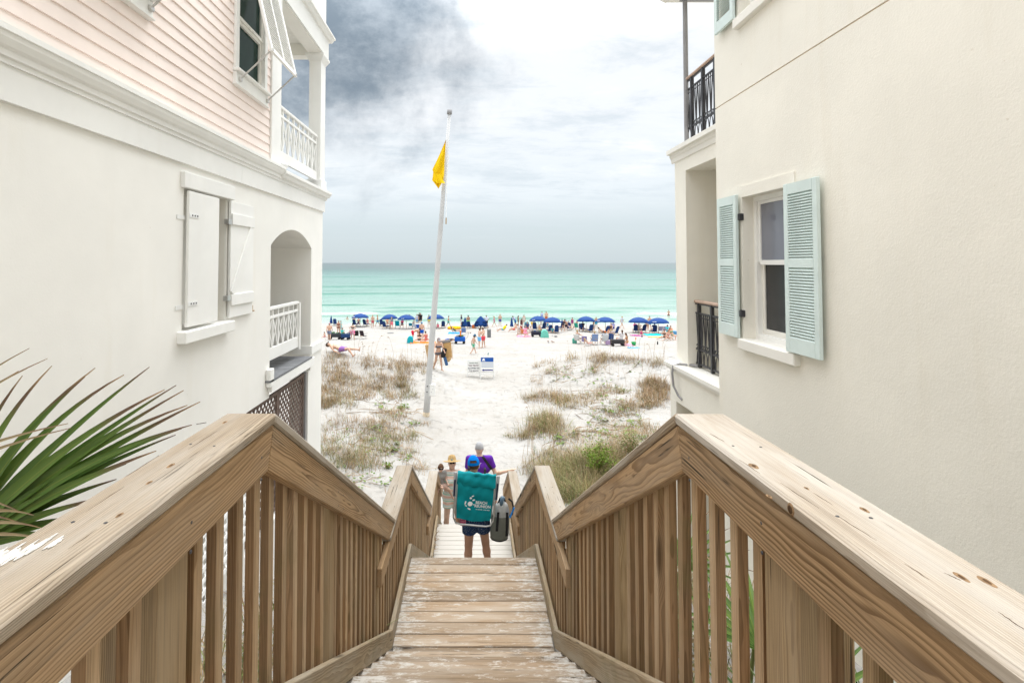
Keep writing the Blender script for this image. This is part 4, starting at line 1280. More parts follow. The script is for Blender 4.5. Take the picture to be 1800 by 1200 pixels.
    def head_sdf(s, p, off=0.0, face=False):
        c_ = s.J['head']; r = s.hr; Rm = s.headm()
        d_ = ell(p, c_, (r.x + off, r.y + off, r.z + off), Rm)
        jaw = c_ + s.hfw * r.y * .30 - s.hup * r.z * .50
        d_ = smin(d_, ell(p, jaw, (r.x * .72 + off, r.y * .60 + off, r.z * .52 + off), Rm), .02 * s.hs)
        if face:
            ns = c_ + s.hfw * r.y * .98 - s.hup * r.z * .16
            d_ = smin(d_, cone(p, ns + s.hup * r.z * .25 - s.hfw * r.y * .06, ns, .006 * s.H / 1.75, .011 * s.H / 1.75), .012)
            for x in (-1, 1):
                d_ = smin(d_, ell(p, c_ + s.hrt * x * r.x * 1.03 - s.hup * r.z * .1 - s.hfw * r.y * .05, (.008, .018, .030), Rm), .008)
                eye = c_ + s.hfw * r.y * .93 + s.hrt * x * r.x * .40 + s.hup * r.z * .06
                d_ = np.maximum(d_, -ell(p, eye + s.hfw * .008, (.014, .010, .008), Rm))
            mo = c_ + s.hfw * r.y * .92 - s.hup * r.z * .52
            d_ = smin(d_, ell(p, mo, (.020, .010, .009), Rm), .008)
        return d_
    def sdf(s, p, detail=False):
        k = .022 * s.H
        d_ = None
        L = s.limbs()
        for nm, cs in L.items():
            for (a, b_, ra, rb) in cs:
                q = cone(p, a, b_, ra, rb)
                kk = k if nm[:4] in ('pelv', 'wais', 'ches', 'neck', 'thig') else k * .55
                d_ = q if d_ is None else smin(d_, q, kk)
        d_ = smin(d_, s.head_sdf(p, 0, detail), .012 * s.H)
        if detail:
            for n_ in 'LR':
                f_ = None
                for (a, b_, ra, rb) in s.fingers(n_, s.H):
                    q = cone(p, a, b_, ra, rb)
                    f_ = q if f_ is None else smin(f_, q, .003)
                d_ = smin(d_, f_, .006)
        return d_
    def garment(s, p, spec, off):
        """spec: list of (limb, cut) with cut None or (fraction, keep_near_start)"""
        L = s.limbs(); d_ = None
        for nm, cut in spec:
            for j, (a, b_, ra, rb) in enumerate(L[nm]):
                q = cone(p, a, b_, ra + off, rb + off)
                if cut is not None:
                    A, B = L[nm][0][0], L[nm][-1][1]
                    ax = (B - A); ln = ax.length; ax = np.array(ax / ln, np.float32)
                    q = np.maximum(q, (p - np.array(A, np.float32)) @ ax - ln * cut)
                d_ = q if d_ is None else smin(d_, q, .022 * s.H)
        return d_
    def band(s, p, lo, hi):
        """slab across the torso between two heights above the pelvis, in body heights"""
        t_ = (p - np.array(s.J['pel'], np.float32)) @ np.array(s.up, np.float32) / s.H
        return np.maximum(lo - t_, t_ - hi) * s.H

def skin_mat(col):
    m, t, b = new_mat('skin', .55, .3)
    co = t.n('ShaderNodeTexCoord').outputs['Object']
    t.put(b.inputs['Base Color'], t.mix(t.rng(t.noise(co, 9, 4, .6), .3, .7), tuple(q * .9 for q in col), tuple(min(1, q * 1.08) for q in col)))
    b.inputs['Subsurface Weight'].default_value = .08
    b.inputs['Subsurface Radius'].default_value = (.02, .01, .005)
    return m
SKINS = [skin_mat(c_) for c_ in ((.56, .345, .245), (.48, .27, .175), (.62, .42, .32), (.38, .205, .13), (.55, .30, .21))]
def cloth(col, pat=None, pcol=None, scale=20.0):
    if pat is None: return flat(col, .9, .1, 0, .10, 12)
    m, t, b = new_mat('patterned_cloth', .9, .1)
    co = t.n('ShaderNodeTexCoord').outputs['Object']
    if pat == 'stripe':
        z = t.xyz(co)[2]
        z = t.math('ADD', z, t.math('MULTIPLY', t.noise(co, 5, 3, .5), .05))
        f = t.math('FRACT', t.math('MULTIPLY', z, scale))
        c_ = t.ramp(f, [(i / len(pcol), q) for i, q in enumerate(pcol)], 'CONSTANT')
    elif pat == 'dots':
        f = t.voro(co, scale, 'F1')
        c_ = t.mix(t.rng(f, .30, .18), col, pcol)
    else:
        f = t.noise(co, scale, 3, .5)
        c_ = t.mix(t.rng(f, .48, .54), col, pcol)
    t.put(b.inputs['Base Color'], c_)
    return m

def mesh_of(fn, B, h, mat, name):
    r_ = surf_net(fn, B.lo, B.hi, h)
    if r_ is None: return None
    V, Fq = r_
    V = V + np.array([0, 0, B.dz])
    return np_mesh(name, V, Fq, mat)
G_ = {
    'trunks': lambda B: [('pelvis', None), ('thighL', .62), ('thighR', .62)],
    'shorts': lambda B: [('pelvis', None), ('waist', None), ('thighL', .55), ('thighR', .55)],
    'bottom': lambda B: [('pelvis', None), ('thighL', .10), ('thighR', .10)],
    'shirt': lambda B: [('pelvis', None), ('waist', None), ('chest', None), ('uarmL', .62), ('uarmR', .62)],
    'tank': lambda B: [('waist', None), ('chest', None), ('pelvis', None)],
    'suit': lambda B: [('pelvis', None), ('waist', None), ('chest', None), ('thighL', .08), ('thighR', .08)],
    'skirt': lambda B: [('pelvis', None), ('thighL', .9), ('thighR', .9)],
    'top': lambda B: [('chest', None)],
}
def clothe(B, kind, off):
    sp = G_[kind](B)
    def fn(p):
        d_ = B.garment(p, sp, off)
        if kind == 'trunks': d_ = np.maximum(d_, B.band(p, -9, .035))
        if kind == 'bottom': d_ = np.maximum(d_, B.band(p, -9, .03))
        if kind == 'skirt': d_ = np.maximum(d_, B.band(p, -9, .05))
        if kind in ('shirt', 'tank'): d_ = np.maximum(d_, B.band(p, -.02 if kind == 'shirt' else .0, .322))
        if kind == 'suit': d_ = np.maximum(d_, B.band(p, -9, .255))
        if kind == 'top': d_ = np.maximum(d_, B.band(p, .165, .235))
        return d_
    return fn
def hair_fn(B, style, off):
    c_ = np.array(B.J['head'], np.float32); f_ = np.array(B.hfw, np.float32); u = np.array(B.hup, np.float32)
    r = B.hr
    def fn(p):
        q = p - c_
        d_ = ell(p, B.J['head'] + B.hup * .004, (r.x + off, r.y + off, r.z + off), B.headm())
        d_ = np.maximum(d_, (q @ f_) * .8 - (q @ u) * .75 - .012 * B.H)      # keep the crown and the back of the head
        if style in ('long', 'bun'):
            a = B.J['head'] - B.hfw * r.y * .55
            if style == 'long':
                d_ = smin(d_, cone(p, a, B.J['neck'] - B.fw * .035 * B.H - B.up * .05 * B.H, .038 * B.H, .030 * B.H), .02)
            else:
                d_ = smin(d_, cone(p, a + B.hup * r.z * .6, a + B.hup * r.z * .75 - B.hfw * .01, .022 * B.H, .022 * B.H), .01)
        if style == 'short':
            d_ = np.maximum(d_, -(q @ u) - r.z * .45)
        return d_
    return fn
def hat_mb(B, style):
    c_ = B.J['head']; r = B.hr; h = B.headm().to_4x4()
    Mx = Matrix.Translation(c_ + Vector((0, 0, B.dz))) @ h
    mb = MB()
    if style == 'straw':
        prof = [(r.x * 2.75, .34 * r.z), (r.x * 2.2, .44 * r.z), (r.x * 1.25, .54 * r.z), (r.x * 1.2, .9 * r.z), (r.x * .95, 1.45 * r.z), (r.x * .45, 1.62 * r.z), (0, 1.64 * r.z)]
        n = 26
        vs = []
        for R_, z in prof:
            for i in range(n):
                a = 2 * math.pi * i / n
                w_ = (1 + .03 * math.sin(3 * a)) if R_ > r.x * 1.5 else 1
                vs.append(Mx @ Vector((R_ * w_ * math.cos(a), R_ * w_ * 1.05 * math.sin(a), z + (.12 * r.z * math.cos(2 * a) if R_ > r.x * 2 else 0))))
        mb.add(vs, [(j * n + i, j * n + (i + 1) % n, (j + 1) * n + (i + 1) % n, (j + 1) * n + i) for j in range(len(prof) - 1) for i in range(n)])
        return mb
    # cap: crown and bill
    n = 20
    off = .014 * B.H / 1.75
    rings = [(.02, 1), (.3, .98), (.55, .86), (.8, .62), (.95, .30), (1.0, 0.0)]
    vs = []
    for z, q in rings:
        for i in range(n):
            a = 2 * math.pi * i / n
            vs.append(Mx @ Vector(((r.x + off) * q * math.cos(a), (r.y + off) * q * math.sin(a), (r.z + off * 1.5) * z + .0)))
    fs = []
    for j in range(len(rings) - 1):
        for i in range(n):
            if style == 'snap' and j < 2 and i in (13, 14, 15, 16) and j == 1: continue
            fs.append((j * n + i, j * n + (i + 1) % n, (j + 1) * n + (i + 1) % n, (j + 1) * n + i))
    mb.add(vs, fs)
    if style in ('snap', 'cap', 'back'):
        s_ = -1 if style == 'back' else 1
        bl = []
        for R_, dz in ((1.0, .05), (1.75, -.12)):
            bl.append([Mx @ Vector((r.x * math.sin(a) * (1.0 if R_ < 1.2 else .82), s_ * (r.y * R_ * math.cos(a * .8) + off), r.z * (dz + .02 - .1 * abs(math.sin(a))))) for a in [(-1.2 + 2.4 * i / 8) for i in range(9)]])
        mb.grid(bl)
        bl2 = [[p - Vector((0, 0, .006)) for p in row] for row in bl]
        mb.grid([row for row in bl2[::-1]])
    return mb

def person(B, loc, rz, label, skin=0, hair=None, clothes=(), hat=None, h=.03, detail=False, group=None, scale=1.0):
    t_ = thing('person', label, 'person', loc, rz, group, scale)
    me = mesh_of(lambda p: B.sdf(p, detail), B, h, SKINS[skin], 'body')
    sub('body', me, None, t_)
    for kind, col, off in clothes:
        m_ = col if isinstance(col, bpy.types.Material) else cloth(col)
        g_ = mesh_of(clothe(B, kind, off), B, h, m_, kind)
        if g_: sub({'trunks': 'swim_trunks', 'bottom': 'bikini_bottom', 'top': 'bikini_top', 'suit': 'swimsuit', 'tank': 'tank_top'}.get(kind, kind), g_, None, t_)
    if hair:
        st, col = hair
        g_ = mesh_of(hair_fn(B, st, .006 * B.H / 1.75 if detail else .016), B, h if detail else .022, cloth(col), 'hair')
        if g_: sub('hair', g_, None, t_)
    if hat:
        st, col = hat
        sub('hat', hat_mb(B, st), col if isinstance(col, bpy.types.Material) else cloth(col), t_, smooth=True)
    return t_
BLK = (.02, .018, .016); BRN = (.09, .05, .03); BLD = (.40, .28, .14); GRY = (.3, .29, .28)
# ------------------------------------------------------------ the people on the stairs
def text_mesh(s, size, mat, bold=0.0, align='CENTER', depth=.0015):
    c_ = bpy.data.curves.new('lettering', 'FONT'); c_.body = s; c_.size = size; c_.extrude = depth; c_.offset = bold
    c_.align_x = align; c_.resolution_u = 3
    o = bpy.data.objects.new('lettering', c_)
    me = bpy.data.meshes.new_from_object(o)
    bpy.data.objects.remove(o)
    me.materials.clear(); me.materials.append(mat)
    return me

b1 = Body(H=1.80, lean=3, hip=(2, 10), hab=(5, 5), knee=(4, 16), sh=(-4, 2), sab=(10, 14), el=(20, 8), ein=(.3, .0), nod=-6, build=1.04)
speck = cloth((.025, .05, .12), 'dots', (.32, .36, .42), 60.0)
man = person(b1, (.11, 7.86, -4.772), 0, 'person in bright blue cap and speckled navy shorts with a teal chair on the back', 1, ('short', BRN),
             [('shirt', (.34, .33, .34), .016), ('shorts', speck, .030)], ('snap', (.0, .16, .55)), .010, True)
b2 = Body(H=1.80, lean=4, hip=(4, 14), knee=(6, 20), sh=(8, -4), sab=(8, 23), el=(30, 78), ein=(.2, 9), build=1.06)
purple = (.105, .025, .30)
man2 = person(b2, (.17, 10.56, -5.493), 0, 'person in a purple shirt and grey knit cap with one hand on the right handrail', 2, None,
              [('shirt', purple, .022), ('shorts', (.05, .06, .09), .028)], None, .010, True)
kc = np.array(b2.J['head'], np.float32)
cp = mesh_of(lambda p: np.maximum(b2.head_sdf(p, .009), -(p - kc) @ np.array(b2.hup, np.float32) - .012), b2, .011, cloth((.36, .36, .37)), 'knit_cap')
sub('knit_cap', cp, None, man2)
dr = np.array((Vector((.80, 0, .60))).normalized(), np.float32)
sc_ = np.array(b2.J['shoR'] - Vector((.085, 0, 0)), np.float32)
bf = clothe(b2, 'shirt', .030)
def strap_fn(p):
    d_ = bf(p)
    q = (p - sc_) @ dr
    return np.maximum(np.maximum(d_, np.abs(q) - .026), -(np.array(b2.up, np.float32) @ (p - sc_).T + .40))
sub('shoulder_strap', mesh_of(strap_fn, b2, .010, M['black'], 'shoulder_strap'), None, man2)
# pale script print on the back of the shirt
mb = MB()
for (a, c_) in (((-.055, -.005), (-.04, .055)), ((-.04, .055), (-.03, -.0)), ((-.05, .022), (-.028, .026)), ((-.02, .0), (.0, .03)), ((.0, .03), (.004, -.004)), ((.015, -.005), (.03, .02)), ((.03, .02), (.045, .065)), ((.045, .065), (.065, .070)), ((.03, .02), (.02, -.03))):
    mb.tube([(a[0], 0, a[1]), (c_[0], 0, c_[1])], .005, 5)
o = sub('shirt_print', mb, flat((.72, .70, .74), .8), man2)
o.location = (b2.J['chest'].x - .03, b2.J['chest'].y - .058 * 1.8 * 1.06 - .026, b2.J['chest'].z + b2.dz + .06)

pastel = cloth((.6, .6, .6), 'stripe', [(.74, .50, .40), (.80, .74, .68), (.36, .68, .58), (.82, .78, .72), (.55, .72, .72), (.80, .60, .50)], 7.5)
b3 = Body(H=1.66, lean=2, hip=(2, 14), knee=(4, 22), sh=(26, 24), sab=(12, 20), el=(62, 92), ein=(.35, .15), fem=True, build=1.08, yaw=6, nod=24)
wom = person(b3, (-.405, 11.12, -5.865), math.pi, 'person in a wide straw hat, sunglasses and a pastel striped playsuit holding a toddler', 2, ('long', (.06, .035, .02)),
             [('shirt', pastel, .020), ('shorts', pastel, .030)], ('straw', flat((.40, .27, .12), .85, .1, 0, .25, 40)), .010, True)
def shades(B, par):
    h = Matrix.Translation(B.J['head'] + Vector((0, 0, B.dz))) @ B.headm().to_4x4()
    r = B.hr
    mb = MB()
    for x in (-1, 1):
        mb.cbox(.046, .012, .034, .004, h @ Matrix.Translation((x * .027, r.y * .98, r.z * .08)) @ Matrix.Rotation(-x * .3, 4, 'Z'))
        mb.cbox(.004, r.y * 1.1, .008, .001, h @ Matrix.Translation((x * r.x * 1.04, r.y * .42, r.z * .1)))
    mb.cbox(.02, .008, .008, .001, h @ Matrix.Translation((0, r.y * 1.03, r.z * .12)))
    sub('sunglasses', mb, M['black'], par)
    lm = MB().cbox(.036, .010, .008, .003, h @ Matrix.Translation((0, r.y * .90, -r.z * .53)))
    sub('mouth', lm, flat((.50, .16, .13), .5), par)
shades(b3, wom)
wb = MB().tube([(0.62 * .05 * math.cos(a), .62 * .06 * math.sin(a), 0) for a in [i * .5 for i in range(13)]], .004, 5)
sub('hat_badge', MB().cbox(.035, .006, .04, .003, Matrix.Translation(b3.J['head'] + Vector((0, b3.hr.y * 1.22, b3.hr.z * 1.12 + b3.dz)))), flat((.25, .35, .35), .7), wom)
b4 = Body(H=.86, lean=8, hip=(70, 78), hab=(26, 26), knee=(70, 78), sh=(25, 30), sab=(4, 4), el=(60, 60), child=1, yaw=-15, build=1.15)
tod = person(b4, (-.665, 10.98, -4.97), math.pi + .5, 'toddler with curly brown hair and dark glasses held by the person in straw hat', 2, None,
             [('shirt', (.30, .29, .27), .014), ('trunks', (.62, .45, .38), .018)], None, .011, True)
ch = np.array(b4.J['head'], np.float32)
def curl(p):
    q = p - ch
    d_ = ell(p, b4.J['head'] + b4.hup * .006, (b4.hr.x + .016, b4.hr.y + .016, b4.hr.z + .016), b4.headm())
    d_ = d_ + .010 * np.sin(q[:, 0] * 170) * np.sin(q[:, 1] * 160) * np.sin(q[:, 2] * 150)
    return np.maximum(d_, (q @ np.array(b4.hfw, np.float32)) * .8 - (q @ np.array(b4.hup, np.float32)) * .8 - .012)
sub('hair', mesh_of(curl, b4, .009, flat((.11, .06, .035), .9, .1, 0, .4, 60), 'hair'), None, tod)
shades(b4, tod)

# teal backpack chair
CH = thing('folding_beach_chair', 'teal folding beach chair with white print and grey tube frame, worn as a backpack', 'beach chair', (.025, 7.60, -3.82))
CH.rotation_euler = (R(-4), R(5.0), 0)
teal = flat((.0, .245, .285), .75, .2, 0, .12, 4)
def cpart(nm, mb, mat, par=None, smooth=False):
    return sub(nm, mb, mat, par or CH, smooth)
def fold(u, v):
    return .010 * math.sin(u * 9 + v * 5) + .006 * math.sin(u * 23 - v * 12) - .03 * (1 - (2 * u - 1) ** 2) * .5 + .012 * math.sin(v * 15 + u * 3)
rows = []
for j in range(25):
    v = j / 24
    hw = .250 + .028 * v
    rows.append([(-hw + 2 * hw * i / 20, .0 + fold(i / 20, v), .075 + (.70 - .075) * v - .02 * math.sin(math.pi * i / 20) * (1 - v)) for i in range(21)])
fab = MB().grid(rows); fab.grid([[(p[0], p[1] + .006, p[2]) for p in r_] for r_ in rows[::-1]])
back_ = cpart('seat_fabric', fab, teal, smooth=True)
rows = []
for j in range(9):
    v = j / 8
    hw = .285
    rows.append([(-hw + 2 * hw * i / 20, -.016 + fold(i / 20, v * .4 + .5) - .012 * math.sin(v * math.pi), .545 + .18 * v + .006 * math.sin(i * 1.3)) for i in range(21)])
rows.append([(p[0], p[1] + .05, p[2] + .004) for p in rows[-1]])
cpart('headrest_flap', MB().grid(rows), teal, smooth=True)
alu = flat((.50, .50, .49), .35, .5, .7, .06, 6)
mbt = MB()
U = [(-.285, .02, .70), (-.290, .02, .45), (-.300, .015, .18), (-.292, .0, .08), (-.25, -.01, .015), (-.19, -.012, .0), (.19, -.012, .0), (.25, -.01, .015), (.292, .0, .08), (.300, .015, .18), (.290, .02, .45), (.285, .02, .70)]
cpart('frame_tube', MB().tube(U, .0125, 10), alu, smooth=True)
cpart('frame_tube', MB().tube([(-.27, .04, .68), (-.262, .035, .10), (.262, .035, .10), (.27, .04, .68)], .010, 8), alu, smooth=True)
for s in (-1, 1):
    ar = cpart('armrest', MB().cbox(.045, .030, .36, .012, Matrix.Translation((s * .313, -.005, .545)) @ Matrix.Rotation(s * .03, 4, 'Y')), flat((.42, .43, .44), .5))
    cpart('arm_pad', MB().cbox(.026, .012, .235, .008, Matrix.Translation((s * .312, -.020, .50)) @ Matrix.Rotation(s * .03, 4, 'Y')), flat((.015, .02, .05), .7), ar)
    cpart('hinge_link', MB().cbox(.016, .03, .20, .005, Matrix.Translation((s * .283, -.004, .27))), M['steel'])
white_ = flat((.80, .80, .80), .8)
RX90 = Matrix.Rotation(R(90), 4, 'X')
for s, sz, u, v in (('BEACH', .054, .098, .315), ('REUNION', .054, .118, .266)):
    o = sub('lettering', text_mesh(s, sz, white_, .0012), None, back_)
    o.rotation_euler = (R(90), 0, 0); o.location = (u, -.040, v)
for i, x in enumerate((.022, .050, .076, .100, .136, .160, .186, .206)):
    sub('print_line', MB().box(x, x + .018, -.041, -.039, .232, .244), flat((.45, .62, .66), .8), back_)
def leafm(cx, cz, a, rx, rz_):
    pts = [(cx + rx * math.cos(q) * math.cos(a) - rz_ * math.sin(q) * math.sin(a), cz + rx * math.cos(q) * math.sin(a) + rz_ * math.sin(q) * math.cos(a)) for q in [i * 2 * math.pi / 14 for i in range(14)]]
    return MB().prism(pts, -.044, -.038, 1)
for (cx, cz, a, rx, rz_) in ((-.065, .305, .25, .036, .031), (-.062, .385, .2, .017, .013), (-.018, .362, .3, .020, .009), (-.035, .415, .4, .018, .007), (-.135, .315, 1.3, .025, .010), (-.125, .275, -.5, .016, .006), (-.075, .235, -.3, .024, .008), (-.012, .300, .2, .010, .006)):
    sub('print_mark', leafm(cx, cz, a, rx, rz_), white_, back_)
cpart('shoulder_strap', MB().tube([(-.12, .06, .69), (-.12, .10, .75), (-.12, .2, .74)], .018, 8).tube([(.12, .06, .69), (.12, .10, .75), (.12, .2, .74)], .018, 8), M['black'])
tw = thing('towel', 'small pink striped towel tucked under the teal folding chair', 'towel', (-.12, 7.66, -3.80))
sub('cloth', MB().cbox(.09, .03, .12, .012), cloth((.45, .10, .18), 'stripe', [(.45, .10, .18), (.55, .25, .30), (.40, .06, .14)], 40.0), tw)

# grey dry bag in the right hand
BG = thing('duffel_bag', 'grey green dry bag with black straps carried beside the teal chair', 'bag', (.415, 7.78, -4.13))
BG.rotation_euler = (R(3), R(4), R(10))
olive = flat((.165, .175, .15), .6, .3, 0, .1, 5)
def blathe(nm, prof, mat, par=None):
    mb = MB().lathe(prof, 26)
    mb.v = [(p[0], p[1] * .72, p[2]) for p in mb.v]
    return sub(nm, mb, mat, par or BG, True)
body_ = blathe('bag_body', [(0, .0), (.09, .004), (.128, .03), (.140, .08), (.143, .2), (.138, .33), (.132, .38)], olive)
blathe('bag_top', [(.132, .381), (.125, .44), (.10, .52), (.06, .57), (.0, .58)], flat((.40, .41, .40), .5, .4, 0, .2, 14))
blathe('piping', [(.129, .026), (.136, .034), (.134, .046), (.127, .036)], M['black'])
sub('strap', MB().box(-.088, -.052, -.106, -.097, .19, .47), M['black'], BG)
sub('strap', MB().box(.075, .112, -.090, -.078, .10, .45, Matrix.Rotation(-.05, 4, 'Y')), M['black'], BG)
sub('side_strap', MB().tube([(.12, -.02, .36), (.165, -.03, .40), (.175, -.03, .50), (.15, -.02, .585), (.10, 0, .62)], .014, 6), M['black'], BG)
sub('blue_stripe', MB().box(-.035, -.012, -.100, -.090, .40, .56, Matrix.Rotation(.35, 4, 'Y')), flat((.03, .25, .70), .6), BG)
sub('handle', MB().tube([(-.06, -.01, .55), (-.035, 0, .62), (.0, 0, .65), (.035, 0, .62), (.06, .01, .55)], .012, 8), M['black'], BG, True)
sub('bottle', MB().tube([(-.02, -.03, .52), (.0, -.03, .66)], .03, 10), flat((.10, .16, .22), .3), BG, True)

# chalky white splash on the left handrail
zq = -.5108
def capxy(x, y):
    r_ = ray(x, y); q_ = r_ * (zq / r_.z); return Vector((q_.x, q_.y))
sm = MB()
for k in range(22):
    u = rs.random()
    c0 = capxy(-20 + 125 * u + rs.uniform(-8, 8), 985 - 34 * u + rs.uniform(-9, 9) * (1 - .5 * u))
    L = rs.uniform(.010, .035); wd = rs.uniform(.0025, .008) * (1.2 - .5 * u)
    n = 7; top = []; bot = []
    for i in range(n):
        t = i / (n - 1)
        h = wd * math.sin(math.pi * (.08 + .84 * t)) * rs.uniform(.5, 1.2)
        top.append((c0.x + h, c0.y - L + 2 * L * t)); bot.append((c0.x - h * rs.uniform(.6, 1), c0.y - L + 2 * L * t))
    zz = zq + k * .00002
    sm.prism(top + bot[::-1], zz - .001, zz + .0006, 2)
part('paint_splash', sm, flat((.56, .54, .50), .9, .1, 0, .25, 60), ST)['kind'] = 'stuff'
man.location.x = .115
man.rotation_euler = (0, R(-2.6), 0)
# ------------------------------------------------------------ dune grass and plants
nr = np.random.default_rng(11)
def blades(name, base, hgt, wid, lean, mats, mi, seg=3, droop=.5):
    """curved tapering blades as real strips: base (N,3)"""
    N = len(base)
    az = nr.uniform(0, 2 * math.pi, N)
    dx, dy = np.cos(az), np.sin(az)
    V = np.zeros((N, (seg + 1) * 2, 3), np.float32)
    for k in range(seg + 1):
        t = k / seg
        out = lean * hgt * (t ** 1.6)
        zz = hgt * (t - droop * lean * t * t * .8)
        w_ = wid * (1 - t) ** .7 * .5 + .0006
        cx = base[:, 0] + dx * out; cy = base[:, 1] + dy * out; cz = base[:, 2] + zz
        V[:, 2 * k] = np.stack([cx - dy * w_, cy + dx * w_, cz], 1)
        V[:, 2 * k + 1] = np.stack([cx + dy * w_, cy - dx * w_, cz], 1)
    q = np.array([[2 * k, 2 * k + 1, 2 * k + 3, 2 * k + 2] for k in range(seg)])
    Fq = (np.arange(N)[:, None, None] * ((seg + 1) * 2) + q[None]).reshape(-1, 4)
    me = np_mesh(name, V.reshape(-1, 3), Fq, mats, True)
    me.polygons.foreach_set('material_index', np.repeat(mi, seg).astype(np.int32))
    o = bpy.data.objects.new(name, me); link(o)
    return o
def leafmat(name, a, b_, rough=.6):
    m, t, b = new_mat(name, rough, .2)
    g = t.n('ShaderNodeNewGeometry')
    r = g.outputs['Random Per Island']
    c = t.mix(r, a, b_)
    c = t.mix(t.math('MULTIPLY', t.rng(t.noise(g.outputs['Position'], 1.2, 4, .6), .4, .65), .35), c, tuple(q * .6 for q in a))
    t.put(b.inputs['Base Color'], c)
    return m
gm = [leafmat('dry_grass', (.25, .16, .085), (.46, .325, .19)), leafmat('olive_grass', (.20, .165, .065), (.36, .29, .13)), leafmat('green_grass', (.11, .15, .04), (.23, .25, .09)), leafmat('straw_grass', (.34, .27, .17), (.46, .38, .26))]
# patches measured on the photograph: x, y, rx, ry, tufts, blade height, share of dry/olive/green/straw
PAT = [
 (588, 655, 30, 20, 130, .42, (.7, .25, .0, .05)), (575, 700, 22, 20, 70, .40, (.6, .3, .05, .05)), (690, 641, 62, 9, 130, .40, (.65, .25, .0, .1)), (735, 650, 25, 10, 45, .36, (.6, .3, .05, .05)),
 (660, 672, 70, 11, 150, .36, (.75, .2, .0, .05)), (610, 690, 45, 14, 120, .36, (.65, .25, .05, .05)), (690, 692, 38, 12, 90, .36, (.6, .25, .1, .05)), (706, 668, 6, 16, 26, .7, (.4, .4, .1, .1)), (720, 695, 14, 6, 24, .32, (.4, .3, .2, .1)),
 (590, 712, 32, 10, 60, .36, (.45, .3, .2, .05)), (640, 752, 42, 11, 75, .30, (.65, .2, .1, .05)), (690, 733, 36, 9, 50, .28, (.6, .2, .15, .05)), (668, 765, 45, 12, 75, .28, (.55, .25, .15, .05)), (590, 760, 28, 14, 45, .28, (.6, .2, .15, .05)),
 (575, 785, 20, 14, 40, .34, (.4, .3, .25, .05)), (630, 795, 50, 16, 130, .36, (.35, .35, .22, .08)), (690, 780, 35, 14, 60, .34, (.4, .35, .2, .05)), (600, 815, 25, 10, 45, .36, (.3, .35, .3, .05)), (640, 820, 30, 10, 40, .34, (.4, .3, .2, .1)),
 (715, 800, 18, 9, 30, .24, (.6, .2, .15, .05)), (720, 768, 10, 8, 20, .34, (.2, .4, .35, .05)), (738, 747, 14, 4, 16, .2, (.7, .2, .05, .05)), (740, 825, 12, 6, 20, .30, (.45, .3, .2, .05)), (765, 640, 12, 7, 26, .36, (.4, .4, .1, .1)), (600, 735, 20, 6, 14, .24, (.5, .3, .1, .1)),
 (640, 629, 70, 3, 26, .45, (.5, .3, .0, .2)), (583, 630, 15, 4, 12, .45, (.5, .3, .0, .2)),
 (1052, 631, 16, 8, 45, .55, (.55, .25, .0, .2)), (1085, 632, 20, 4, 35, .45, (.55, .25, .0, .2)), (1118, 635, 24, 4, 22, .4, (.6, .2, .0, .2)), (1005, 633, 10, 6, 18, .5, (.5, .3, .0, .2)), (958, 648, 16, 12, 40, .38, (.7, .2, .0, .1)), (985, 655, 20, 9, 20, .3, (.7, .2, .05, .05)),
 (1045, 652, 18, 9, 30, .35, (.65, .25, .05, .05)), (1157, 640, 12, 6, 22, .4, (.6, .2, .0, .2)), (945, 668, 12, 8, 16, .3, (.7, .2, .0, .1)), (965, 700, 30, 9, 95, .40, (.6, .28, .04, .08)), (1005, 708, 28, 10, 85, .40, (.6, .3, .04, .06)), (930, 702, 10, 5, 22, .32, (.4, .4, .1, .1)),
 (1070, 692, 26, 14, 70, .30, (.6, .28, .1, .02)), (1045, 700, 24, 10, 30, .25, (.6, .25, .1, .05)), (1150, 690, 26, 24, 240, .46, (.75, .2, .0, .05)), (1120, 712, 30, 9, 80, .30, (.65, .22, .08, .05)), (1080, 725, 40, 8, 70, .25, (.5, .3, .18, .02)),
 (955, 745, 22, 14, 130, .50, (.35, .35, .22, .08)), (930, 765, 18, 8, 45, .40, (.4, .35, .15, .1)), (975, 755, 14, 14, 60, .5, (.35, .35, .25, .05)), (900, 767, 10, 4, 14, .26, (.3, .4, .25, .05)), (1010, 765, 35, 13, 70, .26, (.6, .25, .12, .03)), (1075, 757, 40, 12, 90, .25, (.6, .25, .12, .03)),
 (1110, 775, 26, 10, 60, .28, (.55, .28, .15, .02)), (1020, 800, 50, 12, 90, .36, (.45, .3, .15, .1)), (1035, 830, 46, 24, 330, .62, (.25, .40, .27, .08)), (985, 835, 30, 18, 150, .52, (.25, .42, .25, .08)), (940, 825, 18, 14, 60, .45, (.3, .4, .22, .08)), (1010, 865, 40, 22, 240, .62, (.22, .42, .28, .08)), (1085, 800, 30, 16, 120, .5, (.45, .3, .2, .05)), (960, 800, 26, 7, 24, .45, (.5, .3, .1, .1)), (1130, 760, 20, 14, 60, .4, (.6, .25, .1, .05)),
]
pts, hh, mi, wd = [], [], [], []
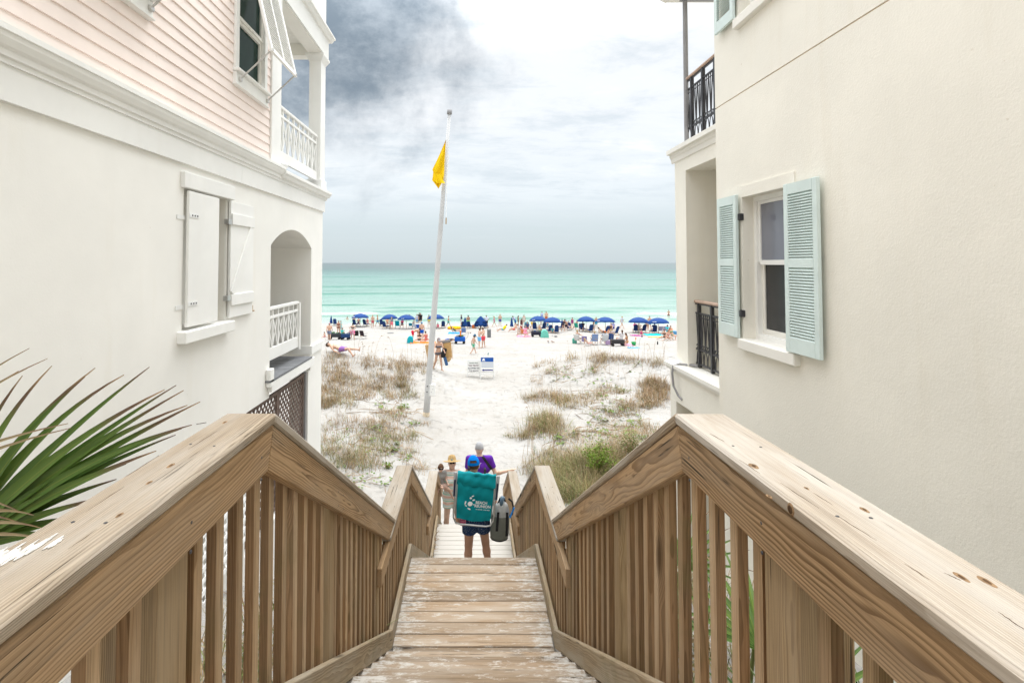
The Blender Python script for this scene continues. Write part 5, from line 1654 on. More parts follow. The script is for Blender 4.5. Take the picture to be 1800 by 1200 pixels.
for (cx, cy, rx, ry, n, h, mixw) in PAT:
    k = int(n * .62)
    a = nr.uniform(0, 2 * math.pi, k); rr = np.sqrt(nr.uniform(0, 1, k)) * 1.08
    px = cx + rx * rr * np.cos(a); py = cy + ry * rr * np.sin(a)
    P3 = gpts(px, py)
    for p in P3:
        if p[1] < 11.5 and abs(p[0]) < 1.1: continue
        m_ = nr.integers(9, 20)
        rad = nr.uniform(.06, .20)
        q = p[None, :2] + nr.normal(0, rad, (m_, 2))
        z = gz(q[:, 0], q[:, 1]) - .02
        pts.append(np.column_stack([q, z]))
        tuft = nr.uniform(.55, 1.15)
        hh.append(h * tuft * nr.uniform(.4, 1.35, m_)); 
        kind = nr.choice(4, p=np.array(mixw) / sum(mixw))
        mm = np.where(nr.uniform(0, 1, m_) < .75, kind, nr.choice(4, m_, p=np.array(mixw) / sum(mixw)))
        mi.append(mm); wd.append(np.full(m_, .009 if p[1] < 18 else .013))
pts = np.concatenate(pts); hh = np.concatenate(hh); mi = np.concatenate(mi); wd = np.concatenate(wd)
o = blades('dune_grass', pts, hh, wd * nr.uniform(.6, 1.2, len(hh)), nr.uniform(.2, 1.35, len(hh)), gm, mi)
tag(o, 'dry brown and green grass growing in clumps on the white dunes', 'grass', kind='stuff')
# tall thin sea oat stalks with seed heads along the crests
st = []
for (x0, x1, y0, y1, n) in ((575, 760, 622, 640, 26), (1000, 1170, 618, 640, 22), (930, 1010, 640, 700, 8), (905, 990, 770, 840, 14), (930, 990, 720, 770, 8), (1060, 1160, 640, 720, 14), (560, 720, 700, 830, 20)):
    P3 = gpts(nr.uniform(x0, x1, n), nr.uniform(y0 + 6, y1 + 8, n))
    st += list(P3)
mb = MB()
for p in st:
    h = nr.uniform(.6, 1.25); a = nr.uniform(0, 6.28); ln = nr.uniform(.05, .25) * h
    q = [Vector(p) + Vector((math.cos(a) * ln * t * t, math.sin(a) * ln * t * t, h * t)) for t in (0, .4, .75, 1)]
    mb.tube(q, [.006, .005, .004, .003], 3, False)
    if nr.uniform() < .5: mb.tube([q[3], q[3] + Vector((math.cos(a) * .06, math.sin(a) * .06, .05)), q[3] + Vector((math.cos(a) * .14, math.sin(a) * .14, .03))], [.006, .016, .004], 4, False)
o = part('sea_oats', mb, gm[0]); tag(o, 'thin brown sea oat stalks standing along the dune crests', 'grass', kind='stuff')
# creeping vine: round green leaves and brown runners lying on the sand
vm = MB(); rn = MB()
lp = []
for (cx, cy, rx, ry, n) in ((1010, 660, 50, 18, 46), (1070, 690, 40, 25, 46), (1100, 650, 50, 14, 16), (1080, 740, 50, 22, 70), (1120, 775, 35, 18, 40), (690, 720, 40, 14, 26), (640, 780, 60, 30, 46), (700, 800, 30, 20, 26), (600, 840, 40, 20, 30), (990, 770, 40, 14, 30), (720, 745, 14, 4, 10), (660, 850, 40, 14, 24), (1050, 775, 30, 20, 40)):
    a = nr.uniform(0, 2 * math.pi, n); rr = np.sqrt(nr.uniform(0, 1, n))
    lp += list(gpts(cx + rx * rr * np.cos(a), cy + ry * rr * np.sin(a)))
for p in lp:
    s = nr.uniform(.022, .055) * (1 if p[1] > 16 else .7); a0 = nr.uniform(0, 6.28); tx, ty = nr.uniform(-.5, .5, 2)
    for _ in range(int(nr.integers(1, 4))):
        c0 = Vector(p) + Vector((nr.normal(0, .07), nr.normal(0, .07), nr.uniform(.02, .12)))
        vs = [c0 + Vector((s * math.cos(a0 + i * 1.05), s * math.sin(a0 + i * 1.05), s * (tx * math.cos(i * 1.05) + ty * math.sin(i * 1.05)))) for i in range(6)]
        vm.add(vs, [tuple(range(6))])
for i in range(150):
    p = lp[int(nr.integers(0, len(lp)))]
    a = nr.uniform(0, 6.28); L = nr.uniform(.4, 1.5); cv = nr.uniform(-1, 1)
    q = []
    for t in range(6):
        aa = a + cv * t / 5
        x = p[0] + L * t / 5 * math.cos(aa); y = p[1] + L * t / 5 * math.sin(aa)
        q.append((x, y, gz1(x, y) + .012 + .02 * math.sin(t * 2.1)))
    rn.tube(q, .009 if p[1] > 16 else .006, 3, False)
o = part('creeping_vine', vm, leafmat('vine_leaf', (.085, .14, .03), (.17, .23, .05))); tag(o, 'small round green vine leaves scattered over the white dunes', 'plants', kind='stuff')
o = part('vine_runners', rn, gm[0]); tag(o, 'brown vine runners and twigs lying on the dune sand', 'twigs', kind='stuff')

# green shrub right of the stairs
def shrub(loc, wx_, wy_, h, n, label, mat, ls=.05):
    t_ = thing('shrub', label, 'shrub', loc)
    br = MB(); lv = MB()
    for i in range(26):
        a = nr.uniform(0, 6.28); r = math.sqrt(nr.uniform()) 
        e = Vector((wx_ * r * math.cos(a), wy_ * r * math.sin(a), h * nr.uniform(.55, 1) * (1 - .35 * r * r)))
        m_ = e * .5 + Vector((0, 0, .10 * h))
        br.tube([(0, 0, 0), m_, e], [.012, .008, .004], 4, False)
        for k in range(n // 26):
            t = nr.uniform(.25, 1.05)
            c0 = (Vector((0, 0, 0)).lerp(m_, t * 2) if t < .5 else m_.lerp(e, t * 2 - 1)) + Vector(nr.normal(0, .045, 3))
            d_ = Vector((nr.normal(0, 1), nr.normal(0, 1), nr.uniform(.2, 1.4))).normalized()
            s_ = d_.cross(Vector(nr.normal(0, 1, 3))).normalized()
            L = ls * nr.uniform(.7, 1.3)
            lv.add([c0, c0 + d_ * L * .5 + s_ * L * .24, c0 + d_ * L, c0 + d_ * L * .5 - s_ * L * .24], [(0, 1, 2, 3)])
    sub('stems', br, gm[0], t_)
    sub('leaves', lv, mat, t_)['kind'] = 'stuff'
    return t_
lm1 = leafmat('bright_shrub_leaf', (.10, .19, .018), (.24, .34, .045), .45)
g0 = gpt(1052, 838)
shrub(g0, .55, .45, .95, 1500, 'bright green leafy shrub in the grass right of the stairs', lm1, .055)
g0 = gpt(1108, 800); shrub(g0, .4, .4, .6, 500, 'small loose green shrub behind the bright shrub near the right rail', leafmat('dull_shrub_leaf', (.09, .12, .03), (.18, .2, .06)), .05)
for (x, y, lb) in ((681, 822, 'tiny bright green plant on the sand just left of the lower handrail'), (705, 720, 'low bright green plant at the end of the left dune grass')):
    g0 = gpt(x, y); shrub(g0, .16, .12, .14, 120, lb, lm1, .06)

# ------------------------------------------------------------ fan palms beside the stairs
def palm_mat(name, a, b_, tip):
    m, t, b = new_mat(name, .45, .35)
    uv = t.n('ShaderNodeAttribute', attribute_name='along').outputs['Fac']
    ac = t.n('ShaderNodeAttribute', attribute_name='across').outputs['Fac']
    r = t.n('ShaderNodeObjectInfo').outputs['Random']
    c = t.mix(r, a, b_)
    c = t.mix(t.math('MULTIPLY', t.rng(t.math('ABSOLUTE', ac), .14, .03), .55), c, (.26, .30, .05))
    fibre = t.noise(t.comb(t.math('MULTIPLY', ac, 22.0), t.math('MULTIPLY', uv, 2.0), r), 1.0, 2, .5)
    c = t.mix(t.math('MULTIPLY', t.rng(fibre, .45, .7), .3), c, tuple(q * .5 for q in a))
    wob = t.math('ADD', uv, t.math('MULTIPLY', t.math('SUBTRACT', r, .5), .30))
    c = t.mix(t.rng(wob, .70, .88), c, tip)
    c = t.mix(t.rng(wob, .90, 1.02), c, (.33, .22, .11))
    t.put(b.inputs['Base Color'], c)
    return m
PM = palm_mat('palm_leaf', (.065, .135, .022), (.13, .21, .036), (.15, .092, .055))
PM2 = palm_mat('young_palm_leaf', (.05, .10, .02), (.09, .15, .03), (.20, .15, .05))
PD = palm_mat('dead_palm_leaf', (.30, .22, .12), (.38, .29, .17), (.26, .17, .10))
def leaflet(par, pts, w, mat, fold_=.35, nrm=Vector((0, -1, .3))):
    pts = [Vector(p) for p in pts]
    n = len(pts)
    V = []; al = []; ac = []
    for i, p in enumerate(pts):
        t_ = (pts[min(i + 1, n - 1)] - pts[max(i - 1, 0)]).normalized()
        sd_ = t_.cross(nrm).normalized(); nn = sd_.cross(t_).normalized()
        u = i / (n - 1)
        ww = w * math.sin(min(1, u * 2.0 + .30) * math.pi / 2) * max(.0, 1 - max(0, (u - .38) / .62) ** .75 * .97) + .0016
        V += [p - sd_ * ww * .5 + nn * ww * fold_, p, p + sd_ * ww * .5 + nn * ww * fold_]
        al += [u] * 3; ac += [-1, 0, 1]
    Fq = []
    for i in range(n - 1):
        for j in (0, 1): Fq.append((3 * i + j, 3 * i + j + 1, 3 * i + j + 4, 3 * i + j + 3))
    me = np_mesh('leaflet', np.array(V), np.array(Fq), mat)
    for nm, arr in (('along', al), ('across', ac)):
        a = me.attributes.new(nm, 'FLOAT', 'POINT'); a.data.foreach_set('value', np.array(arr, np.float32))
    return part('leaflet', me, None, par)
def curve3(a, tip, bend, n=9, droop=0.0):
    a, tip = Vector(a), Vector(tip)
    out = []
    for i in range(n):
        t = i / (n - 1)
        p = a.lerp(tip, t) + Vector(bend) * (4 * t * (1 - t)) * .5
        p.z -= droop * t ** 3
        out.append(p)
    return out
pl_ = thing('palm_plant', 'dark green fan palm with brown leaf tips beside the left handrail', 'palm', (-1.75, 1.5, gz1(-1.75, 1.5)))
Yp = 1.62
hub = atY(-80, 968, Yp)
tips = [(92, 632, 40, 0.02), (168, 636, 40, .02), (150, 662, 30, .0), (219, 632, 34, .05), (263, 645, 10, 0), (290, 668, 20, .03), (310, 677, 6, .0), (330, 690, 18, .04), (323, 686, 8, 0), (352, 706, 8, .0), (338, 724, 20, .04), (320, 742, 14, .02), (309, 764, 10, .0), (275, 792, 8, .0), (222, 815, 4, .0), (205, 842, 2, 0), (190, 872, 0, 0), (165, 905, 0, 0), (130, 935, 0, 0), (40, 660, 40, .0)]
for i, (x, y, bd, dr_) in enumerate(tips):
    tp = atY(x, y, Yp + .05 * math.sin(i * 2.3) + .06)
    ln = (tp - hub).length
    pr = Vector((-(tp - hub).z, 0, (tp - hub).x)).normalized()
    leaflet(pl_, curve3(hub + (tp - hub) * .02, tp, pr * (.03 + bd * .0013), 13, dr_), .037 + .005 * math.sin(i * 3.1), PM)
for (x, y, hx, hy) in ((52, 612, -160, 760), (84, 630, -150, 770), (33, 652, -150, 790), (120, 744, -140, 830), (125, 752, -150, 850), (38, 900, -120, 860), (35, 918, -120, 900)):
    h2 = atY(hx, hy, Yp - .12)
    leaflet(pl_, curve3(h2, atY(x, y, Yp - .08), (0, 0, .03), 8), .011, PD)
part('leaf_stalk', MB().tube([(-1.75, 1.5, gz1(-1.75, 1.5) - .1), (-1.70, 1.55, -1.6), hub], [.03, .016, .012], 8), gm[2], pl_)
for i, (x, y) in enumerate(((8, 905), (20, 935), (32, 955))):
    t2 = curve3(atY(-30, 900 + i * 20, Yp - .1), atY(60 + i * 12, 905 + i * 22, Yp - .1), (0, 0, .02), 7)
    leaflet(pl_, t2, .008, PD)
def fan(par, hub_, dirv, up_, L, n, spread, mat, w=.035):
    hub_ = Vector(hub_); dirv = Vector(dirv).normalized(); up_ = Vector(up_)
    sdv = dirv.cross(up_).normalized(); nn = sdv.cross(dirv)
    for i in range(n):
        a = (-.5 + i / (n - 1)) * spread
        d_ = dirv * math.cos(a) + sdv * math.sin(a)
        l = L * (1 - .18 * abs(a) / spread) * nr.uniform(.92, 1.06)
        tp = hub_ + d_ * l + nn * nr.normal(0, .02)
        leaflet(par, curve3(hub_ + d_ * .03, tp, nn * .03, 7, .10 * l * nr.uniform(.3, 1.2)), w, mat, .35, nn)
def palm(x, y, label, fans, dead=0):
    z = gz1(x, y)
    t_ = thing('palm_plant', label, 'palm', (x, y, z))
    for (dx_, dy_, h, a, tilt, L, n, mat) in fans:
        hb = Vector((x + dx_, y + dy_, z + h))
        dv = (math.cos(a) * math.cos(tilt), math.sin(a) * math.cos(tilt), math.sin(tilt))
        fan(t_, hb, dv, (0, 0, 1) if abs(tilt) < 1.2 else (0, -1, 0), L, n, 2.5, mat)
        part('leaf_stalk', MB().tube([(x, y, z - .05), ((x + hb.x) / 2, (y + hb.y) / 2, z + h * .6), hb], [.014, .010, .008], 6), gm[2], t_)
    for i in range(dead):
        a = nr.uniform(0, 6.28)
        leaflet(t_, curve3((x, y, z + .1), (x + .55 * math.cos(a), y + .55 * math.sin(a), z + nr.uniform(.1, .3)), (0, 0, .15), 7), .02, PD)
    return t_
palm(1.55, 2.55, 'fan palm with fresh green leaves behind the right pickets', [(.0, .0, .45, 2.6, .5, .6, 13, PM2), (.15, .1, .6, .4, .8, .6, 13, PM), (-.15, -.15, .5, 4.2, .6, .6, 13, PM2), (.0, .25, .8, 1.6, .7, .6, 13, PM)], 14)
palm(1.45, 1.35, 'low fan palm with dead straw leaves under the right deck rail', [(.0, .0, .55, 3.3, .5, .55, 13, PM2), (.15, .1, .7, 1.2, .7, .55, 13, PM), (-.1, -.1, .5, 4.5, .5, .5, 13, PM2)], 18)
palm(1.6, 4.1, 'fan palm growing between the right rail and the cream wall', [(.0, .0, .5, 2.2, .5, .6, 13, PM2), (.1, .1, .7, .6, .8, .6, 13, PM), (-.1, -.1, .5, 4.0, .5, .55, 13, PM2)], 10)
# spiky leaf tips showing above the right handrail
sp = thing('palm_plant', 'palm with thin spiky leaf tips just showing over the right handrail', 'palm', (1.65, 3.2, gz1(1.65, 3.2)))
hb = Vector((1.75, 3.1, -1.75))
for i in range(13):
    tp = atY(1388 + i * 5.2, 796 + i * 4.2 + (i % 3) * 4, 2.95 + .03 * i)
    leaflet(sp, curve3(hb, tp, (0, 0, .03), 7), .016, PM)
part('leaf_stalk', MB().tube([(1.65, 3.2, gz1(1.65, 3.2) - .05), (1.7, 3.15, -2.3), hb], [.014, .010, .008], 6), gm[2], sp)
# grass beside the stairs, seen between the pickets
N = 9000
q = np.column_stack([np.where(nr.uniform(0, 1, N) < .5, nr.uniform(-2.2, -.95, N), nr.uniform(.95, 2.6, N)), nr.uniform(-.5, 11, N)])
keep = nr.uniform(0, 1, N) < np.where(q[:, 0] < 0, np.interp(q[:, 1], [-.5, 4.2, 5.0, 8, 11], [1, 1, .15, .3, .8]), 1.0)
q = q[keep]
o = blades('grass', np.column_stack([q, gz(q[:, 0], q[:, 1]) - .02]), nr.uniform(.2, .55, len(q)), nr.uniform(.008, .014, len(q)), nr.uniform(.2, 1.0, len(q)), gm, nr.choice(4, len(q), p=[.2, .25, .4, .15]))
tag(o, 'green and straw coloured grass growing along both sides of the stairs', 'grass', kind='stuff')
# sandy drift and weed on the lower landing
wd_ = MB()
for i in range(40):
    y = nr.uniform(8.7, 9.7)
    p = Vector((-.64, y, L2 + .03 + nr.uniform(0, .1)))
    d_ = Vector((nr.uniform(-.02, .09), nr.normal(0, .06), nr.uniform(.0, .10)))
    wd_.tube([p, p + d_ * .6, p + d_], .003, 3, False)
o = part('weed', wd_, gm[0]); tag(o, 'small dry weed growing along the left kickboard of the lower landing', 'weed')
# ------------------------------------------------------------ flagpole and yellow flag
pb = gpt(749, 731); pb.z = gz1(pb.x, pb.y)
FP = thing('flagpole', 'white leaning flagpole with a small utility box standing in the sand', 'flagpole', pb)
pt = atY(790, 200, pb.y)
ax = (pt - pb)
def fpa(t): return pb + ax * t
polem = flat((.53, .53, .525), .5, .3, 0, .06, 2)
PX90 = lambda t: fpa(t)
part('pole', MB().tube([fpa(t) for t in (-.02, .08, .4, .7, 1)], [.125, .122, .108, .086, .062], 16), polem, FP, True)
part('pole_foot', MB().tube([fpa(-.02), fpa(.012)], [.135, .131], 16), flat((.52, .43, .31), .8, .2, 0, .2, 8), FP, True)
part('truck', MB().tube([fpa(.998), fpa(1.012)], [.10, .10], 14), M['greymetal'], FP, True)
bxp = fpa(.083) + Vector((.16, -.02, 0))
bx = part('utility_box', MB().cbox(.22, .16, .42, .015, Matrix.Translation(bxp)), M['white'], FP)
part('box_lid', MB().cbox(.25, .19, .03, .008, Matrix.Translation(bxp + Vector((0, 0, .225)))), M['white'], bx)
for (a, c_) in ((.03, .06), (-.03, -.05)):
    part('bolt', MB().cbox(.025, .012, .025, .004, Matrix.Translation(bxp + Vector((a, -.086, c_)))), M['greymetal'], bx)
for t in (.080, .098):
    part('pole_clip', MB().cbox(.05, .03, .04, .006, Matrix.Translation(fpa(t) + Vector((-.03, -.125, 0)))), M['iron'], FP)
part('halyard', MB().tube([fpa(.86) + Vector((.10, -.08, 0)), atY(785, 320, pb.y - .1), atY(784.5, 360, pb.y - .1), atY(784, 392, pb.y - .1)], .011, 4), M['white'], FP)
part('halyard_snap', MB().tube([atY(784.3, 383, pb.y - .1), atY(784, 394, pb.y - .1)], .028, 6), flat((.38, .28, .17), .7), FP)
yel = flat((.85, .56, .004), .7, .2, 0, .08, 2)
FL = thing('flag', 'plain yellow beach warning flag hanging from the white flagpole', 'flag', atY(784, 245, pb.y - .12))
outl = [(784.5, 244, 784.0), (779.0, 257, 783.2), (773.0, 271, 782.4), (766.5, 285, 781.4), (760.0, 298, 780.6), (761.5, 303, 780.2), (760.6, 311, 779.6), (759.6, 317, 778.8), (765, 324, 775.5), (770.2, 331, 771.2)]
rows = []
for i, (xl, y, xr) in enumerate(outl):
    row = []
    for j in range(13):
        u = j / 12
        yy = y + (1 - abs(2 * u - 1)) * 1.0 + (u * 6 if 4 <= i <= 6 else 0)
        dp = .12 * math.sin(u * 9 + i * .5) * u * (1 - u) * 2 + .04 * math.sin(i * 1.3 + u * 4)
        row.append(atY(xl + (xr - xl) * u, yy, pb.y - .27 + dp))
    rows.append(row)
part('flag_cloth', MB().grid(rows), yel, FL, True)
fold_rows = [[atY(x + (12 - 12 * u) * 0 + u * 15, y, pb.y - .36 + .04 * math.sin(u * 7)) for u in [j / 8 for j in range(9)]] for (x, y) in ((761, 306), (761.5, 311), (763, 316), (767.5, 322))]
part('flag_fold', MB().grid(fold_rows), yel, FL, True)

# ------------------------------------------------------------ the two signs on the path
def sign(px, py, W, Hh, label, header):
    p = gpt(px, py)
    s_ = thing('beach_sign', label, 'sign', p)
    fr = flat((.74, .74, .72), .6, .2, 0, .05, 5)
    tl = R(9)
    for sd in (1, -1):
        Mx = Matrix.Rotation(-sd * tl, 4, 'X')
        off = Matrix.Translation((0, -sd * .26, 0))
        for x in (-1, 1):
            sub('leg', MB().cbox(.05, .035, Hh, .006, off @ Mx @ Matrix.Translation((x * (W / 2 - .025), 0, Hh / 2))), fr, s_)
        bt = .36 if not header else .44
        sub('rail', MB().cbox(W - .1, .03, .05, .004, off @ Mx @ Matrix.Translation((0, 0, bt - .16))), fr, s_)
        bp = sub('sign_board', MB().cbox(W - .02, .02, Hh - bt - .01, .004, off @ Mx @ Matrix.Translation((0, -sd * .022, bt + (Hh - bt) / 2))), fr, s_)
        if sd > 0:
            face = off @ Mx @ Matrix.Translation((0, -.036, 0))
            def lay(nm, mb_or_me, mat, x, z):
                o = sub(nm, mb_or_me, mat, bp); o.matrix_local = face @ Matrix.Translation((x, 0, z)) @ Matrix.Rotation(R(90), 4, 'X'); return o
            ink = flat((.03, .03, .05), .7)
            if not header:
                for k, (tx, sz, z, c_) in enumerate((('Attention Beach', .075, Hh - .125, (.12, .16, .14)), ('*NO TENTS*', .102, Hh - .27, (.10, .03, .05)), ('ALLOWED ON', .092, Hh - .405, (.03, .03, .05)), ('THE BEACH', .096, Hh - .54, (.03, .03, .05)))):
                    lay('lettering', text_mesh(tx, sz, flat(c_, .7), .003), None, 0, z)
            else:
                blue = flat((.012, .08, .33), .7)
                lay('header_panel', MB().box(-W / 2 + .03, W / 2 - .05, 0, .22, -.003, .003), blue, 0, Hh - .25)
                wv = MB().add([(-.09, 0, .006), (.09, 0, .006), (.03, .14, .006), (-.04, .10, .006)], [(0, 1, 2, 3)])
                lay('logo_sail', wv, M['white'], -.20, Hh - .20)
                o = lay('lettering', text_mesh('DELTA', .115, M['white'], .004), None, .09, Hh - .18)
                for k in range(4):
                    lay('text_line', MB().box(-W / 2 + .06, W / 2 - .06, 0, .022, -.002, .002), flat((.30, .38, .52), .8), 0, Hh - .33 - k * .062)
                ar = MB().add([(-.30, 0, .0), (-.20, .055, .0), (-.18, .03, 0), (.29, .03, 0), (.29, -.03, 0), (-.18, -.03, 0), (-.20, -.055, 0)], [(0, 6, 5, 4, 3, 2, 1)])
                lay('arrow', ar, flat((.015, .02, .16), .7), 0, Hh - .68)
    return s_
sign(832.5, 662, .72, .86, 'low white folding sign reading no tents allowed on the beach', False)
sg_ = sign(856.5, 664.5, .74, 1.14, 'taller white folding sign with blue header and blue arrow pointing left', True)
# bunting flag stake behind it
so = atY(850, 640, sg_.location.y + .3)
sub('top_tube', MB().tube([(-.33, .2, .95), (-.12, .22, 1.30), (.0, .22, 1.38)], .016, 6).tube([(.0, .22, 1.38), (.20, .22, 1.05)], .012, 6), flat((.72, .73, .72), .6), sg_)
sub('tag', MB().cbox(.07, .02, .13, .004, Matrix.Translation((.06, .19, 1.24)) @ Matrix.Rotation(.4, 4, 'Y')), flat((.28, .38, .38), .7), sg_)

# ------------------------------------------------------------ blue umbrellas
def canopy(r, hgt, n=8, sub_=4, rings=6):
    rows = []
    mb = MB()
    vs = []; k = n * sub_
    for j in range(rings + 1):
        t = j / rings
        for i in range(k):
            a = 2 * math.pi * i / k
            pl_w = abs(((i % sub_) / sub_) - .5) * 2
            rr = r * t * (1 - .045 * (1 - pl_w ** 2) * t)
            z = hgt * (1 - t ** 2.3) - .035 * (1 - pl_w ** 2) * math.sin(t * math.pi) 
            vs.append((rr * math.cos(a), rr * math.sin(a), z))
    fs = [(j * k + i, j * k + (i + 1) % k, (j + 1) * k + (i + 1) % k, (j + 1) * k + i) for j in range(rings) for i in range(k)]
    b0 = (rings) * k
    o = len(vs)
    for i in range(k):
        a = 2 * math.pi * i / k
        pl_w = abs(((i % sub_) / sub_) - .5) * 2
        rr = r * (1 - .045 * (1 - pl_w ** 2))
        vs.append((rr * math.cos(a), rr * math.sin(a), -.09 - .03 * (1 - pl_w)))
    fs += [(b0 + i, b0 + (i + 1) % k, o + (i + 1) % k, o + i) for i in range(k)]
    return mb.add(vs, fs)
UMB = thing('beach_umbrella', 'x', 'umbrella', (0, 0, 0), 0, 'open blue umbrellas along the water')
sub('pole', MB().tube([(0, 0, -.3), (0, 0, 1.66)], .026, 8), M['lwood'], UMB, True)
cn = sub('canopy', canopy(1.0, .46), M['umb'], UMB, True)
cn.location = (0, 0, 1.18)
for i in range(8):
    a = 2 * math.pi * i / 8
    o = sub('rib', MB().tube([(0, 0, .44), (.55 * math.cos(a), .55 * math.sin(a), .31), (.97 * math.cos(a), .97 * math.sin(a), -.02)], .008, 4), M['lwood'], cn)
sub('finial', MB().lathe([(0, 0), (.03, .0), (.035, .04), (0, .07)], 8, (0, 0, .47)), M['umb'], cn)
for s in (-1, 1):
    q = sub('print_mark', MB().box(-.20, -.06, -.004, .004, -.02, .02).box(-.03, .16, -.004, .004, -.025, .025), M['white'], cn)
    q.location = (s * .0 + .35, -.865, .075); q.rotation_euler = (R(-40), 0, R(22))
UM = [(633, 574.5, 28, 'open blue umbrella farthest left over two low loungers', -3), (685, 577, 27.5, 'open blue umbrella behind the walking person in pink', 4), (714.5, 578, 28, 'open blue umbrella over the turquoise chair', -2), (766.5, 577, 27.5, 'open blue umbrella crossed by the white flagpole', 3),
      (946.5, 581, 28, 'open blue umbrella below the pair wading in the sea', -3), (971.5, 584, 29, 'open blue umbrella overlapping its right neighbour and two navy chairs', 2), (1030.5, 582.5, 29.5, 'open blue umbrella beside the mint green chair', 3), (1064.5, 584.5, 32.5, 'open blue umbrella over the person lying on a navy lounger', -4),
      (1123, 585, 32.5, 'open blue umbrella second from the cream porch', 2), (1158, 587, 33.5, 'open blue umbrella nearest the cream porch', -3)]
first = True
for (px, py, wpx, lb, tl) in UM:
    p = gpt(px, py)
    dia = 1.10 * wpx * p.y / 900
    sc_ = dia / 2.0
    o = UMB if first else copy_thing(UMB, p, 0)
    first = False
    o.location = p; o['label'] = lb; o.scale = (sc_, sc_, min(sc_, 1.18)); o.rotation_euler = (R(-3 + rs.uniform(-3, 3)), R(tl * 1.6), R(tl * 20))
CLO = thing('closed_umbrella', 'x', 'umbrella', (0, 0, 0), 0, 'closed blue umbrellas')
sub('pole', MB().tube([(0, 0, -.3), (0, 0, .5)], .026, 8), M['lwood'], CLO, True)
n = 16; vs = []
for (r, z) in ((.02, 1.72), (.07, 1.45), (.12, 1.1), (.17, .7), (.21, .42), (.19, .38)):
    for i in range(n):
        a = 2 * math.pi * i / n
        rr = r * (1 + .22 * math.cos(i * math.pi))
        vs.append((rr * math.cos(a), rr * math.sin(a), z))
sub('canopy', MB().add(vs, [(j * n + i, j * n + (i + 1) % n, (j + 1) * n + (i + 1) % n, (j + 1) * n + i) for j in range(5) for i in range(n)]), M['umb'], CLO, True)
first = True
for (px, py, htpx, wd_, lb) in ((582, 572, 17, 1.0, 'closed navy umbrella behind the person in the pink cap'), (817.5, 578, 20, 1.5, 'closed navy umbrella between two standing people at the shore'), (845, 577, 21, 4.2, 'wide half folded blue umbrella like a tent by the water'), (899.5, 578, 20, 1.0, 'tall closed navy umbrella left of the red chair group'), (988, 578, 18, .8, 'closed navy umbrella right of the two overlapping open ones')):
    p = gpt(px, py)
    o = CLO if first else copy_thing(CLO, p)
    first = False
    o.location = p; o['label'] = lb
    sz = htpx * p.y / 900 / 1.72
    o.scale = (wd_, wd_, sz)

# ------------------------------------------------------------ loungers, chairs, carts and other beach things
LNG = thing('beach_lounger', 'x', 'lounger', (0, 0, 0), 0, 'wooden loungers with navy backs under the umbrellas')
for s in (-1, 1):
    sub('side_rail', MB().cbox(.05, 1.5, .07, .008, Matrix.Translation((s * .29, .35, .22))), M['lwood'], LNG)
    for yy in (-.33, .95): sub('leg', MB().cbox(.05, .05, .24, .006, Matrix.Translation((s * .29, yy, .11))), M['lwood'], LNG)
    sub('armrest', MB().cbox(.06, .55, .03, .006, Matrix.Translation((s * .31, .02, .46))), M['lwood'], LNG)
BKM = Matrix.Translation((0, -.28, .24)) @ Matrix.Rotation(R(24), 4, 'X')
sub('backrest', MB().cbox(.52, .05, .80, .02, BKM @ Matrix.Translation((0, 0, .40))), M['navy'], LNG)
sub('seat', MB().cbox(.52, 1.2, .05, .02, Matrix.Translation((0, .38, .27))), M['navy'], LNG)
sub('pillow', MB().cbox(.40, .10, .16, .04, BKM @ Matrix.Translation((0, -.01, .86))), M['navy'], LNG)
LG = [(589.5, 572, 5, 'navy lounger right of the closed umbrella at far left'), (625, 573, -14, 'navy lounger on the left under the farthest left open umbrella'), (643, 573, -16, 'navy lounger on the right under the farthest left open umbrella'), (672, 573, -10, 'navy lounger at left end beneath the second umbrella'), (678, 577, -20, 'navy lounger left of the walking person in pink'),
      (779, 576.5, 4, 'navy lounger just right of the flagpole at the shore'), (813.5, 577.5, 8, 'navy lounger beside the closed umbrella and person in navy shirt'), (826, 577, -20, 'navy lounger in front of the person in lime shorts'), (836.5, 577, 12, 'navy lounger left of the half folded umbrella'), (853, 577, -12, 'navy lounger right of the half folded umbrella'),
      (940, 581, -10, 'navy lounger left of two under the umbrella below the waders'), (955, 580, 8, 'navy lounger between the two overlapping umbrellas'), (966, 585, 4, 'navy lounger left of two under the overlapping umbrella'), (978, 586, -4, 'navy lounger right of two under the overlapping umbrella'), (1000.5, 580, -14, 'navy lounger standing alone right of the closed umbrella'), (987, 579, 10, 'navy lounger behind the person bending near closed umbrella'),
      (1023, 582, -30, 'dark lounger next to the mint green chair'), (1037, 584, 6, 'navy lounger on the right beneath the umbrella by the mint chair'), (1064.7, 587, 16, 'navy lounger tilted up beside the lying person'), (1080, 588.5, 30, 'navy lounger at the right of the lounging group'), (1117, 584, -12, 'navy lounger left of two beneath the second umbrella from porch'), (1129.5, 584, 10, 'navy lounger right of two beneath the second umbrella from porch'), (1149.5, 586, -4, 'navy lounger beneath the umbrella nearest the porch')]
first = True
for (px, py, a, lb) in LG:
    p = gpt(px, py)
    o = LNG if first else copy_thing(LNG, p)
    first = False
    o.location = p; o.rotation_euler = (0, 0, R(a)); o['label'] = lb; o.scale = (.98,) * 3
def colorm(c_): return flat(c_, .8, .15, 0, .1, 8)
